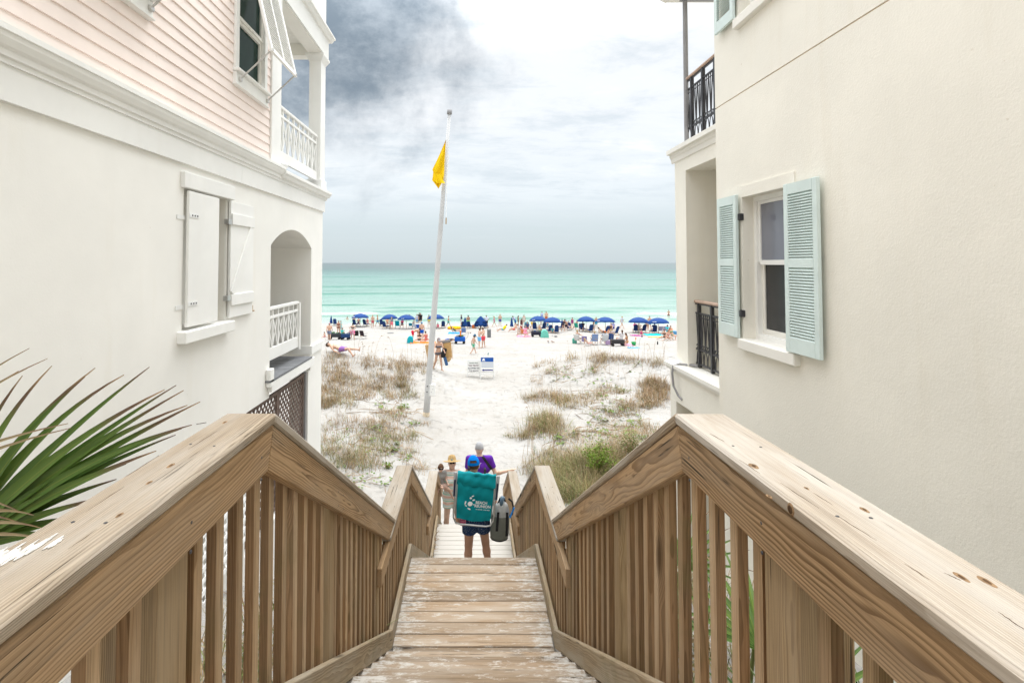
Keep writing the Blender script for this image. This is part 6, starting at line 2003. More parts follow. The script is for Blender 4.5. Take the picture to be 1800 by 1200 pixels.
def camp_chair(px, py, rz, col, label, stripes=None, tall=1.0, sc=1.0):
    t_ = thing('camp_chair', label, 'chair', gpt(px, py), R(rz), 'folding beach chairs', sc)
    mt = stripes or colorm(col)
    for s in (-1, 1):
        sub('leg', MB().tube([(s * .27, -.22, 0), (s * .27, .28, .34)], .014, 6), M['steel'], t_)
        sub('leg', MB().tube([(s * .27, .28, 0), (s * .27, -.15, .34)], .014, 6), M['steel'], t_)
        sub('armrest', MB().cbox(.06, .50, .03, .01, Matrix.Translation((s * .29, .05, .56))), M['iron'], t_)
        sub('back_tube', MB().tube([(s * .26, -.12, .28), (s * .26, -.34, .28 + .62 * tall)], .014, 6), M['steel'], t_)
    Bm = Matrix.Translation((0, -.12, .30)) @ Matrix.Rotation(R(19), 4, 'X')
    sub('back', MB().cbox(.52, .03, .62 * tall, .012, Bm @ Matrix.Translation((0, 0, .31 * tall))), mt, t_)
    sub('seat', MB().cbox(.52, .46, .03, .012, Matrix.Translation((0, .10, .32))), mt, t_)
    return t_
strp = cloth((.5, .5, .5), 'stripe', [(.03, .22, .55), (.60, .62, .66), (.03, .05, .22), (.05, .38, .62), (.30, .12, .35)], 6.0)
CHS = [(699, 577, -6, (.0, .33, .45), 'turquoise beach chair under the third umbrella', None, 1.1, 1.15), (721.5, 576, 5, (.02, .25, .36), 'small teal chair right of the turquoise chair', None, .8, .9), (728.5, 578, 0, (.45, .52, .62), 'pale blue and white chair near the blue cooler', None, .8, .9),
       (626, 595, 10, (.03, .03, .03), 'black folding chair beside the person in the pink sarong', None, 1, 1), (638.6, 596, -28, (.04, .03, .035), 'black and brown camp chair standing alone on the sand', None, 1, 1.05), (815, 588.5, 0, (.12, .2, .42), 'white folding chair with navy headrest on the open sand', None, 1, 1.0),
       (913, 584, 8, (.55, .06, .05), 'bright red beach chair in the crowded group', None, .9, 1.0), (925.5, 583, -4, (.16, .42, .50), 'tall pale blue chair behind the crowded group', None, 1.5, 1.1), (1014, 579.5, -35, (.04, .42, .30), 'mint green beach chair beside an open umbrella', None, 1.1, 1.0),
       (1015.5, 604, -40, (.60, .60, .58), 'white beach chair with a reclining person in the front row', None, 1, 1.0), (1026.7, 605, -8, None, 'small purple and blue striped chair in the front row', cloth((.5, .5, .5), 'stripe', [(.12, .06, .30), (.55, .52, .62), (.03, .04, .25), (.40, .30, .50)], 7.0), 1, .9), (1044.7, 606, 0, None, 'blue striped beach chair seen from behind in the front row', strp, 1.1, 1.1),
       (1062.7, 606, 4, (.60, .62, .63), 'white chair with the orange capped person', None, 1, 1.1), (1073.3, 602, -4, (.03, .07, .20), 'navy chair right of the orange capped person', None, 1, 1.0), (1160, 585.5, 6, (.42, .42, .58), 'pale lilac chair left of two beneath the porch side umbrella', None, 1, 1), (1169, 585.5, -6, (.44, .43, .60), 'pale lilac chair right of two beneath the porch side umbrella', None, 1, 1), (600.5, 595, 20, (.03, .30, .34), 'low teal chair between the dark wagon and the navy cooler', None, .7, .8)]
for c_ in CHS: camp_chair(c_[0], c_[1], c_[2], c_[3], c_[4], c_[5], c_[6], c_[7])
def wagon(px, py, col, label, L=.95, rz=0, sc=1.0, load=4):
    t_ = thing('beach_wagon', label, 'wagon', gpt(px, py), R(rz), None, sc)
    sub('basket', MB().cbox(L, .52, .36, .03, Matrix.Translation((0, 0, .40))), colorm(col), t_)
    for x in (-1, 1):
        for y in (-1, 1):
            sub('wheel', MB().tube([(x * L * .38, y * .25 - .03, .12), (x * L * .38, y * .25 + .03, .12)], .12, 12), M['black'], t_)
    sub('handle', MB().tube([(L * .48, 0, .3), (L * .75, 0, .6), (L * .80, 0, .9)], .014, 6), M['iron'], t_)
    for i in range(load):
        sub('load', MB().cbox(rs.uniform(.14, .30), rs.uniform(.2, .4), rs.uniform(.14, .30), .06, Matrix.Translation((rs.uniform(-.38, .38) * L, rs.uniform(-.08, .08), .56 + rs.uniform(0, .08))) @ Matrix.Rotation(rs.uniform(-.6, .6), 4, 'Y') @ Matrix.Rotation(rs.uniform(0, 3), 4, 'Z')), colorm(rs.choice([(.03, .03, .035), (.16, .17, .18), (.06, .13, .06), (.20, .07, .06), (.03, .07, .2), (.3, .28, .25)])), t_)
    return t_
wagon(588.8, 596.5, (.05, .055, .06), 'black beach wagon full of gear beside the person in pink cap', 1.1, 5, 1.1)
wagon(607.4, 597, (.02, .05, .14), 'navy beach wagon right of the child in turquoise', .8, -5, 1.05)
w_ = wagon(808.5, 604, (.015, .10, .42), 'bright blue beach wagon with an orange float standing on it', .9, 0, 1.1)
sub('float', MB().tube([(.05, 0, .6), (.05, 0, 1.1)], .07, 8), colorm((.75, .20, .02)), w_)
wagon(1085.3, 608, (.045, .043, .045), 'charcoal beach wagon in front of the seated person in white', 1.2, 0, 1.0, 0)
wagon(943, 592, (.03, .03, .05), 'dark wagon of bags left of the mint pop up tent', 1.1, 0, 1.05)
def cooler(px, py, w, h, col, lid, label, nm='cooler', cat='cooler', rz=0):
    t_ = thing(nm, label, cat, gpt(px, py), R(rz))
    sub('body', MB().cbox(w, w * .6, h, .03, Matrix.Translation((0, 0, h / 2))), colorm(col), t_)
    sub('lid', MB().cbox(w * 1.04, w * .64, h * .16, .02, Matrix.Translation((0, 0, h * 1.06))), colorm(lid), t_)
    sub('handle', MB().tube([(-w * .4, 0, h * 1.1), (-w * .3, 0, h * 1.28), (w * .3, 0, h * 1.28), (w * .4, 0, h * 1.1)], .015, 6), M['iron'], t_)
    return t_
cooler(735, 576.5, .75, .52, (.015, .09, .42), (.6, .62, .64), 'bright blue cooler with white lid by the third umbrella')
t_ = cooler(859.7, 593, .42, .78, (.20, .205, .21), (.24, .245, .25), 'upright grey wheeled case standing on the sand', 'wheeled_case', 'case')
for i in (-1, 0, 1): sub('rib', MB().cbox(.02, .02, .70, .005, Matrix.Translation((i * .12, -.135, .4))), colorm((.13, .135, .14)), t_)
cooler(833, 577, .5, .4, (.70, .16, .02), (.55, .1, .02), 'small orange bag between the loungers near the half folded umbrella', 'beach_bag', 'bag')
cooler(1010, 603.5, .4, .4, (.08, .34, .26), (.10, .40, .30), 'small green bag left of the white front row chair', 'beach_bag', 'bag')
cooler(1068.5, 606, .42, .36, (.42, .30, .48), (.45, .34, .5), 'small lilac bag between the white and navy front chairs', 'beach_bag', 'bag')
cooler(951, 571.8, .36, .5, (.50, .48, .44), (.4, .38, .34), 'small pale bag under the left overlapping umbrella', 'beach_bag', 'bag')
def towel(px, py, w, l, col, label, rz=0, nm='towel', mat=None):
    t_ = thing(nm, label, 'towel', gpt(px, py), R(rz))
    rows = [[(-w / 2 + w * i / 10, -l / 2 + l * j / 6, .035 + .025 * math.sin(i * 1.7 + j) ) for i in range(11)] for j in range(7)]
    mb = MB().grid(rows); mb.grid([[(p[0], p[1], p[2] - .02) for p in r_] for r_ in rows[::-1]])
    sub('cloth', mb, mat or colorm(col), t_, True)
    return t_
towel(800, 586.3, 1.7, 2.4, (.02, .25, .55), 'blue beach towel under a lying person left of the white chair')
towel(1151, 589.5, 1.9, 2.6, (.0, .50, .62), 'cyan beach mat left of the group by the porch')
towel(1146, 586.7, 2.0, 1.0, (.60, .10, .06), 'red towel behind the cyan mat')
towel(1153, 592.8, 1.6, .8, (.75, .30, .06), 'orange towel in front of the cyan mat')
towel(1120.5, 590.5, .9, 1.6, (.30, .04, .20), 'crumpled purple towel left of the cyan mat', 25)
towel(744, 602.5, 2.4, 1.2, (.75, .20, .03), 'orange towel under the seated pair left of the flagpole')
towel(921, 592, 1.5, 1.6, (.75, .22, .32), 'pink towel in the crowded group of red chairs')
towel(1115, 612.2, 1.0, .9, (.10, .28, .45), 'small blue mat with toys right of the front row')
towel(1102, 606.5, 1.0, 1.2, (.60, .32, .48), 'pale pink towel under the long haired person sitting in front row')
towel(1088, 603.5, 1.2, 1.3, (.55, .50, .48), 'pale towel behind the charcoal wagon')
# toys, ring, disc, float
t_ = thing('inflatable_ring', 'orange and yellow inflatable ring lying near the water', 'float', gpt(798.5, 578.5))
sub('ring', MB().tube([(.78 * math.cos(a), .55 * math.sin(a), .18) for a in [i * 2 * math.pi / 24 for i in range(24)]], .17, 10, closed=True), cloth((.80, .33, .01), 'noise', (.80, .48, .02), 3.0), t_, True)
sub('floor', MB().box(-.7, .7, -.45, .45, .06, .09), colorm((.45, .10, .06)), t_)
t_ = thing('disc', 'dark grey skimboard lying alone on the white sand', 'board', gpt(686.5, 585.7))
sub('deck', MB().lathe([(0, .06), (.35, .055), (.42, .04), (.35, .025), (0, .02)], 18), flat((.12, .125, .13), .5), t_, True)  # flat dark grey disc on the sand
t_ = thing('toy_bucket', 'green toy bucket with a small orange spade right of front row', 'toy', gpt(1114, 607))
sub('bucket', MB().lathe([(0, 0), (.15, 0), (.22, .32), (.19, .32), (.13, .03), (0, .03)], 14), colorm((.03, .32, .10)), t_, True)
sub('spade', MB().tube([(.1, 0, .2), (.2, .05, .62)], .02, 5).box(.17, .25, .02, .09, .55, .7), colorm((.75, .25, .08)), t_)
sub('net', MB().tube([(.5, 0, 0), (.6, 0, .75)], .015, 5), colorm((.2, .3, .4)), t_)
def popup(px, py, w, h, col, label):
    t_ = thing('pop_up_shelter', label, 'shelter', gpt(px, py))
    n = 12; rows = []
    for j in range(7):
        b_ = (math.pi / 2) * j / 6
        rows.append([(w / 2 * math.cos(math.pi * i / n) * (1 - .12 * (j / 6)), -.35 * w * math.sin(b_) * .2 + .5 * w * (1 - math.cos(b_)) * math.sin(math.pi * i / n), h * math.sin(b_) * math.sin(math.pi * i / n) ** .5) for i in range(n + 1)])
    sub('fabric', MB().grid(rows), colorm(col), t_, True)
    sub('back_panel', MB().prism([(-w / 2, 0), (-w * .42, h * .62), (-w * .1, h * .98), (w * .25, h * .85), (w / 2, 0)], -.04, .0, 1), colorm(col), t_)
    return t_
popup(957.5, 593.5, .95, .86, (.16, .52, .42), 'mint green pop up shelter in front of the overlapping umbrellas')
popup(721, 603, .66, .66, (.01, .36, .44), 'turquoise fabric shelter left of the seated pair by flagpole')
popup(1187, 588, .9, .42, (.10, .28, .50), 'low blue shelter beside the cream porch edge')
for (px, py, lb) in ((1128.5, 592.8, 'small dark bottle standing on the sand left of the cyan mat'), (1156, 605.5, 'small dark bottle standing alone on the open sand')):
    t_ = thing('bottle', lb, 'bottle', gpt(px, py)); sub('body', MB().lathe([(0, 0), (.06, 0), (.06, .2), (.03, .26), (.03, .32), (0, .32)], 10), M['black'], t_, True)
for (px, py, lb) in ((969, 602, 'dark flip flops dropped on the sand below the mint shelter'), (973.5, 592.5, 'heap of grey clothes right of the mint pop up shelter'), (823, 586, 'dark sandals right of the white folding chair')):
    t_ = thing('sandals', lb, 'sandals', gpt(px, py))
    for k in range(5): sub('piece', MB().cbox(.26, .11, .05, .015, Matrix.Translation((rs.uniform(-.3, .3), rs.uniform(-.2, .2), .04 + .03 * k)) @ Matrix.Rotation(rs.uniform(0, 3), 4, 'Z')), colorm(rs.choice([(.05, .05, .05), (.2, .2, .22), (.25, .15, .1)])), t_)
# ------------------------------------------------------------ people on the beach
STAND = dict(hip=(3, -6), knee=(2, 4), sh=(5, 0), sab=(9, 9), el=(14, 12))
WALK = dict(lean=4, hip=(26, -16), knee=(8, 24), sh=(-18, 22), sab=(7, 7), el=(20, 26))
HANDS = dict(hip=(4, -4), hab=(8, 8), sh=(-12, -12), sab=(42, 42), el=(95, 95), ein=(.9, .9))
PHONE = dict(hip=(3, -4), knee=(2, 3), sh=(30, 36), sab=(6, 6), el=(110, 105), ein=(.4, .4), nod=-18)
SIT = dict(lean=-6, hip=(86, 80), hab=(12, 12), knee=(95, 88), sh=(34, 34), sab=(10, 10), el=(40, 40))
RECL = dict(lean=-32, hip=(62, 68), hab=(8, 8), knee=(40, 50), sh=(24, 24), sab=(14, 14), el=(30, 30))
SITC = dict(lean=-14, hip=(92, 86), hab=(10, 10), knee=(64, 56), sh=(34, 34), sab=(10, 10), el=(45, 40))
LNGP = dict(lean=-26, hip=(94, 90), hab=(8, 8), knee=(26, 14), sh=(14, 20), sab=(14, 14), el=(40, 30))
GREC = dict(lean=-40, hip=(92, 100), hab=(8, 8), knee=(8, 60), sh=(-20, -25), sab=(14, 14), el=(20, 20))
CROSS = dict(lean=10, hip=(78, 78), hab=(48, 48), knee=(125, 125), sh=(28, 28), sab=(12, 12), el=(40, 40))
LEAN = dict(lean=-30, hip=(76, 88), hab=(8, 10), knee=(40, 75), sh=(-38, -38), sab=(14, 14), el=(8, 8))
BEND = dict(lean=72, hip=(10, -4), hab=(12, 12), knee=(18, 20), sh=(82, 74), sab=(6, 10), el=(16, 16))
LIE = dict(tilt=-88, hip=(6, 10), hab=(8, 8), knee=(4, 20), sh=(10, 10), sab=(24, 40), el=(20, 100), ein=(.3, .9))
LIEP = dict(lean=-50, hip=(91, 90), hab=(6, 6), knee=(2, 34), sh=(-45, -40), sab=(16, 16), el=(20, 20))
_bn = [0]
def bp(px, py, rz, pose, label, H=1.72, fem=False, skin=0, hair=None, clothes=(), hat=None, dz=0.0, group='people on the beach', **kw):
    if dz > 0 and pose is SIT: pose, dz = SITC, .02
    if dz > 0 and pose is RECL: pose, dz = LNGP, .30
    d_ = dict(pose); d_.update(kw)
    B = Body(H=H, fem=fem, **d_)
    p = gpt(px, py); p.z += dz
    _bn[0] += 1
    return person(B, p, R(rz), label, skin, hair, clothes, hat, .027, False, group)
T = 'trunks'
pat1 = cloth((.04, .06, .14), 'noise', (.30, .32, .38), 22.0)
pinkp = cloth((.70, .06, .22), 'noise', (.78, .60, .66), 10.0)
bp(578.7, 598, 5, WALK, 'shirtless person in a pink cap and patterned navy trunks at far left', 1.82, skin=0, hair=('short', BRN), clothes=[(T, pat1, .03)], hat=('cap', (.55, .32, .36)), build=1.1)
bp(595, 588, 190, STAND, 'person in a dark red bikini behind the black wagon', 1.62, True, 1, ('bun', BLK), [('bottom', (.10, .02, .02), .014), ('top', (.12, .02, .02), .014)])
bp(601.5, 593, 170, SIT, 'child in turquoise beside the navy wagon', 1.25, skin=1, hair=('short', BLK), clothes=[('shirt', (.05, .45, .42), .02), (T, (.03, .2, .4), .02)], child=.5)
bp(599, 586, 180, PHONE, 'person in pale teal wrap standing by the dark red bikini', 1.55, True, 2, ('long', BRN), [('tank', (.30, .55, .55), .02), ('skirt', (.35, .5, .5), .02)])
bp(620, 597, -10, HANDS, 'person in a bright pink patterned sarong seen from behind', 1.70, True, 2, ('bun', BLK), [('skirt', pinkp, .05), ('top', (.02, .02, .03), .014)])
bp(614.5, 594, 160, SIT, 'small child in red and blue beside the pink sarong', 1.0, skin=2, hair=('short', BRN), clothes=[('shirt', (.5, .08, .07), .02), (T, (.04, .12, .4), .02)], child=.6)
bp(571, 594, 60, CROSS, 'small child sitting at the left edge by the white house', .95, skin=0, hair=('short', BRN), clothes=[(T, (.45, .08, .1), .02)], child=.6)
bp(599.5, 622.5, 262, GREC, 'person lying back on the sand just beyond the left dune', 1.72, lean=-72, nod=25, dz=-.08, skin=0, hair=('short', BRN), clothes=[(T, (.25, .12, .35), .03)], hat=('cap', (.05, .05, .05)))
bp(630, 573, 190, RECL, 'person reclining under the farthest left umbrella', 1.7, skin=0, hair=('short', BRN), clothes=[(T, (.04, .05, .12), .03)], dz=.25)
bp(646, 573, 200, RECL, 'person reclining at right under the farthest left umbrella', 1.65, True, 2, ('long', BRN), [('suit', (.5, .2, .2), .014)], dz=.25)
bp(688.4, 579, 15, WALK, 'person in patterned top and pink shorts walking past an umbrella', 1.72, True, 0, ('short', BLD), [('tank', cloth((.08, .09, .12), 'noise', (.3, .3, .32), 25.0), .02), ('shorts', (.68, .16, .20), .03)])
bp(681, 574, 200, RECL, 'person lounging under the second umbrella', 1.7, skin=1, hair=('short', BRN), clothes=[(T, (.15, .08, .05), .03)], dz=.25)
bp(733, 572, 175, STAND, 'person in pale blue standing left of the pair in black', 1.66, True, 1, ('long', BLK), [('tank', (.45, .48, .58), .02), ('skirt', (.16, .30, .48), .02)])
bp(737, 570, -6, STAND, 'long haired person in a black dress at the waterline', 1.74, True, 1, ('long', BRN), [('tank', (.02, .02, .025), .03), ('skirt', (.02, .02, .025), .04)])
bp(739.5, 571, 165, STAND, 'person in black shirt and shorts beside the black dress', 1.76, skin=1, hair=('short', BLK), clothes=[('shirt', (.02, .02, .025), .03), ('shorts', (.03, .03, .035), .03)])
bp(727.5, 577.5, 180, SIT, 'person in white sitting by the pale blue chair', 1.6, True, 2, ('long', BRN), [('suit', (.60, .58, .56), .014)], dz=.1)
bp(707, 576, 180, SIT, 'person in dark pink sitting beneath the third umbrella', 1.65, True, 1, ('short', BLK), [('shirt', (.32, .03, .10), .02), ('shorts', (.1, .08, .1), .03)], dz=.25)
bp(741.3, 597, -5, STAND, 'shirtless person in bright blue trunks seen from behind', 1.80, skin=0, hair=('short', BRN), clothes=[(T, (.01, .09, .45), .035)], hat=('cap', (.03, .2, .5)), build=1.1)
bp(725.5, 600, -70, BEND, 'shirtless person in red trunks bending over', 1.78, skin=1, hair=('short', BLK), clothes=[(T, (.58, .02, .05), .035)])
bp(737.2, 602, 5, CROSS, 'person in a black bikini sitting on the orange towel seen from behind', 1.66, True, 2, ('long', BRN), [('bottom', (.02, .02, .02), .014), ('top', (.02, .02, .02), .016)])
bp(749, 602, 30, CROSS, 'person with tied hair sitting on the orange towel by the flagpole', 1.64, True, 0, ('bun', BRN), [('suit', (.50, .16, .14), .014)])
bp(770, 577.5, 170, CROSS, 'child in a pink top sitting right of the flagpole', 1.15, True, 1, ('long', BLK), [('shirt', (.75, .16, .25), .03)], child=.4)
bp(788, 602.5, -80, LIE, 'person lying on the sand in blue trunks left of the blue wagon', 1.75, skin=1, hair=('short', BLK), clothes=[(T, (.02, .07, .30), .03), ('tank', (.05, .05, .06), .02)])
bp(800, 586, -75, LIEP, 'person lying on the blue towel', 1.65, True, 1, ('long', BRN), [('suit', (.08, .12, .08), .014)], dz=.06)
bp(811, 575, 80, STAND, 'person in navy shirt and white shorts at the shore', 1.75, skin=1, hair=('short', BRN), clothes=[('shirt', (.03, .035, .08), .03), ('shorts', (.62, .64, .66), .035)])
bp(823, 576, 15, STAND, 'shirtless person in lime green trunks at the shore', 1.75, skin=3, hair=('short', BLK), clothes=[(T, (.28, .70, .03), .035)])
bp(855, 576.5, 175, HANDS, 'person in a white shirt with hands on hips at the shore', 1.76, skin=1, hair=('short', BLK), clothes=[('shirt', (.62, .64, .72), .035), ('shorts', (.03, .03, .04), .035)])
kid = bp(832.3, 622, -62, WALK, 'child in green patterned trunks and wide dark bucket hat walking across the sand', 1.42, skin=0, hair=('short', BRN), clothes=[(T, cloth((.03, .30, .14), 'noise', (.35, .55, .45), 16.0), .03)], hat=('straw', (.06, .13, .20)), child=.3, nod=-15)
bp(842.6, 612.5, -70, PHONE, 'person in pale blue trunks standing nearest the blue arrow sign', 1.72, skin=2, hair=('short', BRN), clothes=[(T, (.16, .42, .68), .045)])
bp(849.6, 611, 60, PHONE, 'person in red trunks facing the one in pale blue', 1.74, skin=0, hair=('short', BRN), clothes=[(T, (.70, .07, .10), .045)])
bp(884.5, 583, 100, GREC, 'person in a bright yellow shirt lounging on the sand', 1.7, skin=1, hair=('short', BLK), clothes=[('shirt', (.72, .62, .0), .04), (T, (.1, .3, .4), .03)])
bp(906, 575.5, 80, BEND, 'person in lilac shirt and blue shorts bending right of the tall closed umbrella', 1.74, lean=30, skin=1, hair=('short', BLK), clothes=[('shirt', (.36, .36, .55), .035), ('shorts', (.04, .14, .33), .04)])
bp(911, 575.5, -90, STAND, 'long haired person in dark top facing the lilac shirt', 1.66, True, 1, ('long', BLK), [('suit', (.08, .05, .05), .016)])
bp(916.6, 576, 180, STAND, 'short person in a dark red patterned dress', 1.3, True, 3, ('short', BLK), [('tank', (.10, .05, .05), .025), ('skirt', (.14, .05, .05), .03)])
bp(903.5, 583, 120, GREC, 'person lying on a low seat left of the red chair', 1.7, skin=1, hair=('short', BRN), clothes=[(T, (.5, .1, .08), .03)])
bp(911.5, 589, 190, SIT, 'person in white sitting in front of the red chair', 1.6, True, 2, ('long', BLK), [('tank', (.55, .52, .5), .02), ('shorts', (.45, .40, .36), .03)])
bp(918.5, 590, 150, CROSS, 'person in an orange swimsuit sitting beside the pink towel', 1.6, True, 1, ('bun', BLK), [('suit', (.60, .22, .08), .016)])
bp(923, 592, 200, SIT, 'person wrapped in a pink towel in the crowded group', 1.45, True, 2, ('long', BLK), [('shirt', (.78, .26, .38), .05), ('skirt', (.78, .30, .42), .05)])
bp(933, 589, 170, CROSS, 'dark haired person in white top right of the pink towel', 1.62, True, 2, ('long', BLK), [('tank', (.55, .52, .50), .02)])
bp(927, 584, 190, SIT, 'person in navy with red sunglasses behind the pink towel', 1.65, skin=1, hair=('short', BLK), clothes=[('shirt', (.04, .06, .14), .03), ('shorts', (.3, .1, .1), .03)])
bp(935, 577, 185, STAND, 'small child in yellow near the left overlapping umbrella', 1.05, skin=2, hair=('short', BLD), clothes=[('shirt', (.65, .42, .05), .03)], child=.5)
bp(952.7, 566.5, 180, STAND, 'person in a pale blue top wading left of the shirtless one', 1.7, True, 2, ('short', BRN), [('tank', (.40, .45, .68), .025), ('shorts', (.2, .25, .5), .03)])
bp(960.3, 568.0, 178, STAND, 'shirtless person wading right of the pale blue top', 1.85, skin=0, hair=('short', BRN), clothes=[(T, (.45, .12, .06), .03)], build=1.15)
bp(940, 580, 190, RECL, 'person in white and black lounging under the left overlapping umbrella', 1.7, True, 2, ('long', BLK), [('shirt', (.35, .33, .36), .03)], dz=.28)
bp(971, 586, 180, CROSS, 'child sitting between the two navy loungers', 1.2, skin=1, hair=('short', BRN), clothes=[('shirt', (.10, .30, .33), .03)], child=.4)
bp(962.5, 580, 190, SIT, 'person with orange skin and bright print under the overlapping umbrella', 1.65, True, 0, ('long', BLD), [('suit', (.1, .35, .5), .016)], dz=.25)
bp(990, 582.5, -40, BEND, 'person in a black swimsuit bending near the closed umbrella', 1.70, True, 0, ('long', BRN), [('suit', (.04, .03, .04), .016)], lean=35)
bp(995, 582, 170, STAND, 'short person with a blue cap beside the one bending', 1.45, skin=0, hair=('short', BRN), clothes=[(T, (.05, .04, .05), .03)], hat=('cap', (.18, .25, .75)))
bp(1001, 580.5, 190, RECL, 'person in lilac reclining on the lone lounger', 1.68, True, 2, ('long', BRN), [('shirt', (.42, .36, .52), .03)], dz=.3)
bp(1013.5, 579, 140, SIT, 'person sitting in the mint green chair', 1.68, True, 1, ('long', BRN), [('suit', (.3, .08, .1), .016)], dz=.28)
bp(1024, 582, 150, SIT, 'dark haired person in navy next to the mint chair', 1.7, skin=1, hair=('short', BLK), clothes=[('shirt', (.06, .04, .08), .03), ('shorts', (.03, .04, .1), .03)], dz=.25)
bp(1043.5, 583, 60, STAND, 'shirtless person with bare back right of the umbrella by the mint chair', 1.5, skin=4, hair=('short', BRN), clothes=[(T, (.40, .40, .42), .03)])
bp(1059, 587.5, -70, LIEP, 'dark haired person lying on the sand left of the tilted lounger', 1.68, skin=0, hair=('short', BLK), clothes=[(T, (.1, .06, .06), .03)])
bp(1073, 586.5, 150, RECL, 'person in a straw hat lounging across two loungers', 1.74, True, 0, ('long', BLK), [('suit', (.10, .05, .03), .016)], dz=.22)
bp(1078, 585, 170, STAND, 'person with a navy cap and lilac shirt by the loungers', 1.35, skin=0, hair=('short', BRN), clothes=[('shirt', (.40, .40, .68), .03), (T, (.1, .1, .3), .03)], hat=('cap', (.03, .05, .18)))
bp(1016.5, 603.5, -50, SIT, 'blond person reclining in the white front row chair', 1.72, True, 0, ('short', BLD), [('suit', (.55, .5, .48), .016)], dz=.28)
bp(1034, 607.5, -60, LIEP, 'child lying on the sand in the front row', 1.3, skin=2, hair=('short', BLD), clothes=[(T, (.6, .35, .35), .02)], child=.3)
bp(1044.7, 605.5, 0, SIT, 'fair haired person in the blue striped chair', 1.7, skin=0, hair=('short', BLD), clothes=[(T, (.05, .05, .1), .03)], dz=.3)
bp(1062.7, 605.5, 5, SIT, 'person in an orange cap and grey shirt in the front row', 1.7, skin=2, hair=('short', BRN), clothes=[('shirt', (.38, .42, .46), .03), ('shorts', (.1, .1, .12), .03)], hat=('cap', (.80, .16, .0)), dz=.3)
bp(1073.3, 601.5, -5, SIT, 'fair person in the navy front row chair', 1.68, True, 2, ('short', BLD), [('suit', (.1, .1, .15), .016)], dz=.3)
bp(1092, 604, 20, SIT, 'dark haired person in a white shirt behind the charcoal wagon', 1.75, True, 0, ('long', BRN), [('shirt', (.62, .62, .62), .035), ('shorts', (.6, .5, .5), .03)], dz=.35)
bp(1102.8, 606, 70, CROSS, 'long haired person sitting at the right end of the front row', 1.66, True, 1, ('long', BRN), [('bottom', (.45, .25, .08), .016), ('top', (.45, .25, .08), .016)])
bp(1117, 583.5, 185, SIT, 'person in bright pink beneath the second umbrella from porch', 1.66, True, 1, ('long', BLK), [('shirt', (.70, .08, .28), .03)], dz=.25)
bp(1124, 583.5, 175, SIT, 'person in white beneath the second umbrella from porch', 1.7, skin=0, hair=('short', BLD), clothes=[('shirt', (.6, .55, .48), .03)], dz=.2)
bp(1137.3, 582, -20, STAND, 'long haired person in a brown bikini right of the second umbrella from porch', 1.45, True, 1, ('long', BRN), [('bottom', (.30, .14, .07), .016), ('top', (.30, .14, .07), .016)])
bp(1150, 585.5, 0, SIT, 'person in navy seated beneath the umbrella nearest the porch', 1.7, skin=0, hair=('short', BRN), clothes=[('shirt', (.03, .05, .16), .03)], dz=.28)
bp(1168, 597.5, 150, CROSS, 'person in a black top sitting left in the group by the porch', 1.66, True, 0, ('long', BRN), [('top', (.03, .03, .03), .018), ('bottom', (.05, .03, .03), .018)])
bp(1173.5, 598, 200, CROSS, 'person in a pale swimsuit sitting centre in the group by the porch', 1.6, True, 0, ('bun', BRN), [('suit', (.55, .30, .26), .016)])
bp(1179, 593, 160, SIT, 'person in orange sitting right in the group by the porch', 1.6, True, 0, ('long', BLK), [('suit', (.70, .22, .06), .016)])
bp(1174, 591, 190, SIT, 'person in cyan sitting at the back of the group by the porch', 1.6, skin=1, hair=('short', BLK), clothes=[('shirt', (.02, .40, .48), .03)], hat=('cap', (.02, .02, .03)))
bp(1183, 597, 210, LEAN, 'person leaning back on the sand closest to the porch', 1.66, True, 4, ('long', BRN), [('bottom', (.08, .3, .15), .016), ('top', (.08, .3, .15), .016)])
# bathers: standing on the sea bed, the water hides the rest
def bather(px, py, depth, label, **kw):
    r = ray(px, py); p = r * (SEA_Z / r.z)
    d_ = dict(STAND); B = Body(H=kw.pop('H', 1.74), fem=kw.pop('fem', False), **d_)
    return person(B, (p.x, p.y, SEA_Z - depth), R(kw.pop('rz', 180)), label, kw.pop('skin', 0), kw.pop('hair', ('short', BLK)), kw.pop('clothes', []), None, .03, False, 'bathers in the sea')
bather(1175.4, 553.5, .85, 'sunburnt bather standing waist deep near the right porch', clothes=[(T, (.3, .05, .06), .03)])
bather(622.5, 564.5, .60, 'shirtless bather standing above the farthest left umbrella')
bather(610.5, 560.5, 1.35, 'bather with only head and shoulders above water at left', fem=True)
bather(719.7, 556, 1.40, 'bather with only the head showing above the third umbrella', skin=3)
# woman leaving the beach with a folded cart frame and a tan beach bag on each side
WP = gpt(770.5, 651)
bp(770.5, 651, 205, WALK, 'long haired person in bikini and visor carrying gear past the flagpole', 1.70, True, 0, ('long', (.16, .06, .03)), [('bottom', (.12, .11, .12), .016), ('top', (.12, .11, .12), .016)], hat=('cap', (.33, .33, .36)), group=None, sh=(30, 34), el=(30, 24), sab=(8, 24), hip=(14, -10))
t_ = thing('beach_mat_chair', 'tan padded folding chair carried on the right by the long haired person', 'chair', WP + Vector((.50, .15, .62)))
tan = flat((.50, .31, .13), .8, .2, 0, .12, 5)
Mx = Matrix.Rotation(R(-4), 4, 'Y')
sub('pad', MB().cbox(.44, .10, .82, .03, Mx @ Matrix.Translation((0, 0, .42))), tan, t_)
sub('pad_end', MB().prism([(-.20, .0), (.20, .0), (.06, -.20), (-.08, -.20)], -.05, .05, 1), flat((.56, .37, .17), .8), t_)
sub('frame', MB().tube([(.24, -.02, -.05), (.25, -.02, .85)], .014, 6), M['lwood'], t_)
sub('pillow', MB().cbox(.62, .10, .17, .04, Mx @ Matrix.Translation((-.12, -.03, .86)) @ Matrix.Rotation(R(-6), 4, 'Y')), flat((.22, .20, .19), .8), t_)
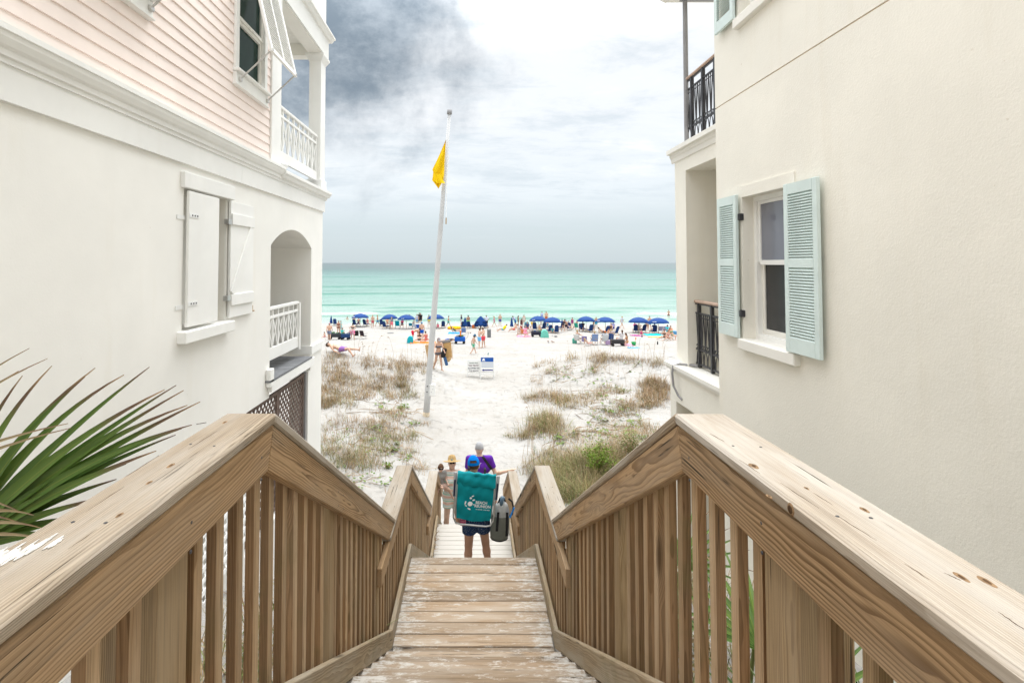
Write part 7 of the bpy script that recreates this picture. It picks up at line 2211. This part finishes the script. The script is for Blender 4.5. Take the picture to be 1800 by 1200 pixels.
t_ = thing('beach_mat_chair', 'tan padded folding chair half hidden behind the flagpole', 'chair', WP + Vector((-.42, .1, .52)))
sub('pad', MB().cbox(.30, .10, .80, .03, Matrix.Rotation(R(-10), 4, 'Y') @ Matrix.Translation((0, 0, .42))), tan, t_)
sub('frame', MB().tube([(-.1, -.06, 0), (-.2, -.06, .85)], .014, 6), M['lwood'], t_)
t_ = thing('towel', 'black and blue cloth hanging at the side of the long haired person', 'towel', WP + Vector((.27, -.1, .30)))
sub('cloth', MB().cbox(.24, .07, .50, .03, Matrix.Translation((.02, 0, .62)) @ Matrix.Rotation(R(14), 4, 'Y')), M['black'], t_)
sub('cloth', MB().cbox(.16, .07, .46, .03, Matrix.Translation((.12, 0, .20)) @ Matrix.Rotation(R(-16), 4, 'Y')), flat((.04, .10, .22), .8), t_)

EX = [(655, 576, STAND, 175, 0, (.5, .1, .12), 'trunks', 'shirtless person in red trunks walking the empty shore between first and second umbrellas'), (664, 573, WALK, 90, 1, (.03, .2, .4), 'trunks', 'small figure in blue trunks at the waterline left of second umbrella'),
      (754, 574, STAND, 20, 1, (.55, .5, .1), 'suit', 'person in a yellow swimsuit at the shore left of the flagpole'), (788, 574.5, WALK, -90, 0, (.1, .35, .3), 'trunks', 'shirtless person in green trunks behind the inflatable ring'),
      (869, 574.5, WALK, 80, 2, (.5, .15, .3), 'suit', 'person in a rose swimsuit at the shore right of the half folded umbrella'), (879, 573, STAND, 190, 0, (.1, .1, .3), 'trunks', 'small figure in navy trunks standing at the empty shore'),
      (921, 573, STAND, 180, 1, (.6, .55, .5), 'suit', 'person in a cream swimsuit beyond the pale blue tall chair'), (948.5, 583, SIT, 190, 0, (.6, .4, .1), 'trunks', 'child in orange trunks on the sand under the left overlapping umbrella'),
      (1006, 577, STAND, 160, 0, (.3, .05, .2), 'suit', 'person in plum swimsuit at the shore left of the mint chair'), (1048, 577.5, STAND, 185, 1, (.05, .3, .45), 'trunks', 'shirtless person in teal trunks at the shore between two umbrellas'),
      (1069, 589, CROSS, 200, 0, (.55, .2, .1), 'suit', 'child in coral swimsuit sitting in front of the tilted lounger'), (1093, 577, WALK, -80, 2, (.5, .5, .55), 'shirt', 'person in a pale shirt walking the shore right of the straw hat lounger'),
      (1142, 579, STAND, 170, 0, (.1, .25, .5), 'trunks', 'small figure in blue trunks at the shore between the two porch side umbrellas'), (1127.5, 590, CROSS, 150, 0, (.6, .1, .25), 'suit', 'child in pink swimsuit playing by the crumpled purple towel')]
for (px, py, ps, rz, sk, col, kind, lb) in EX:
    bp(px, py, rz, ps, lb, rs.uniform(1.5, 1.78) if 'child' not in lb else 1.15, kind == 'suit', sk, ('short' if kind != 'suit' else 'long', rs.choice([BLK, BRN, BLD])), [(kind, col, .02 if kind == 'suit' else .03)])
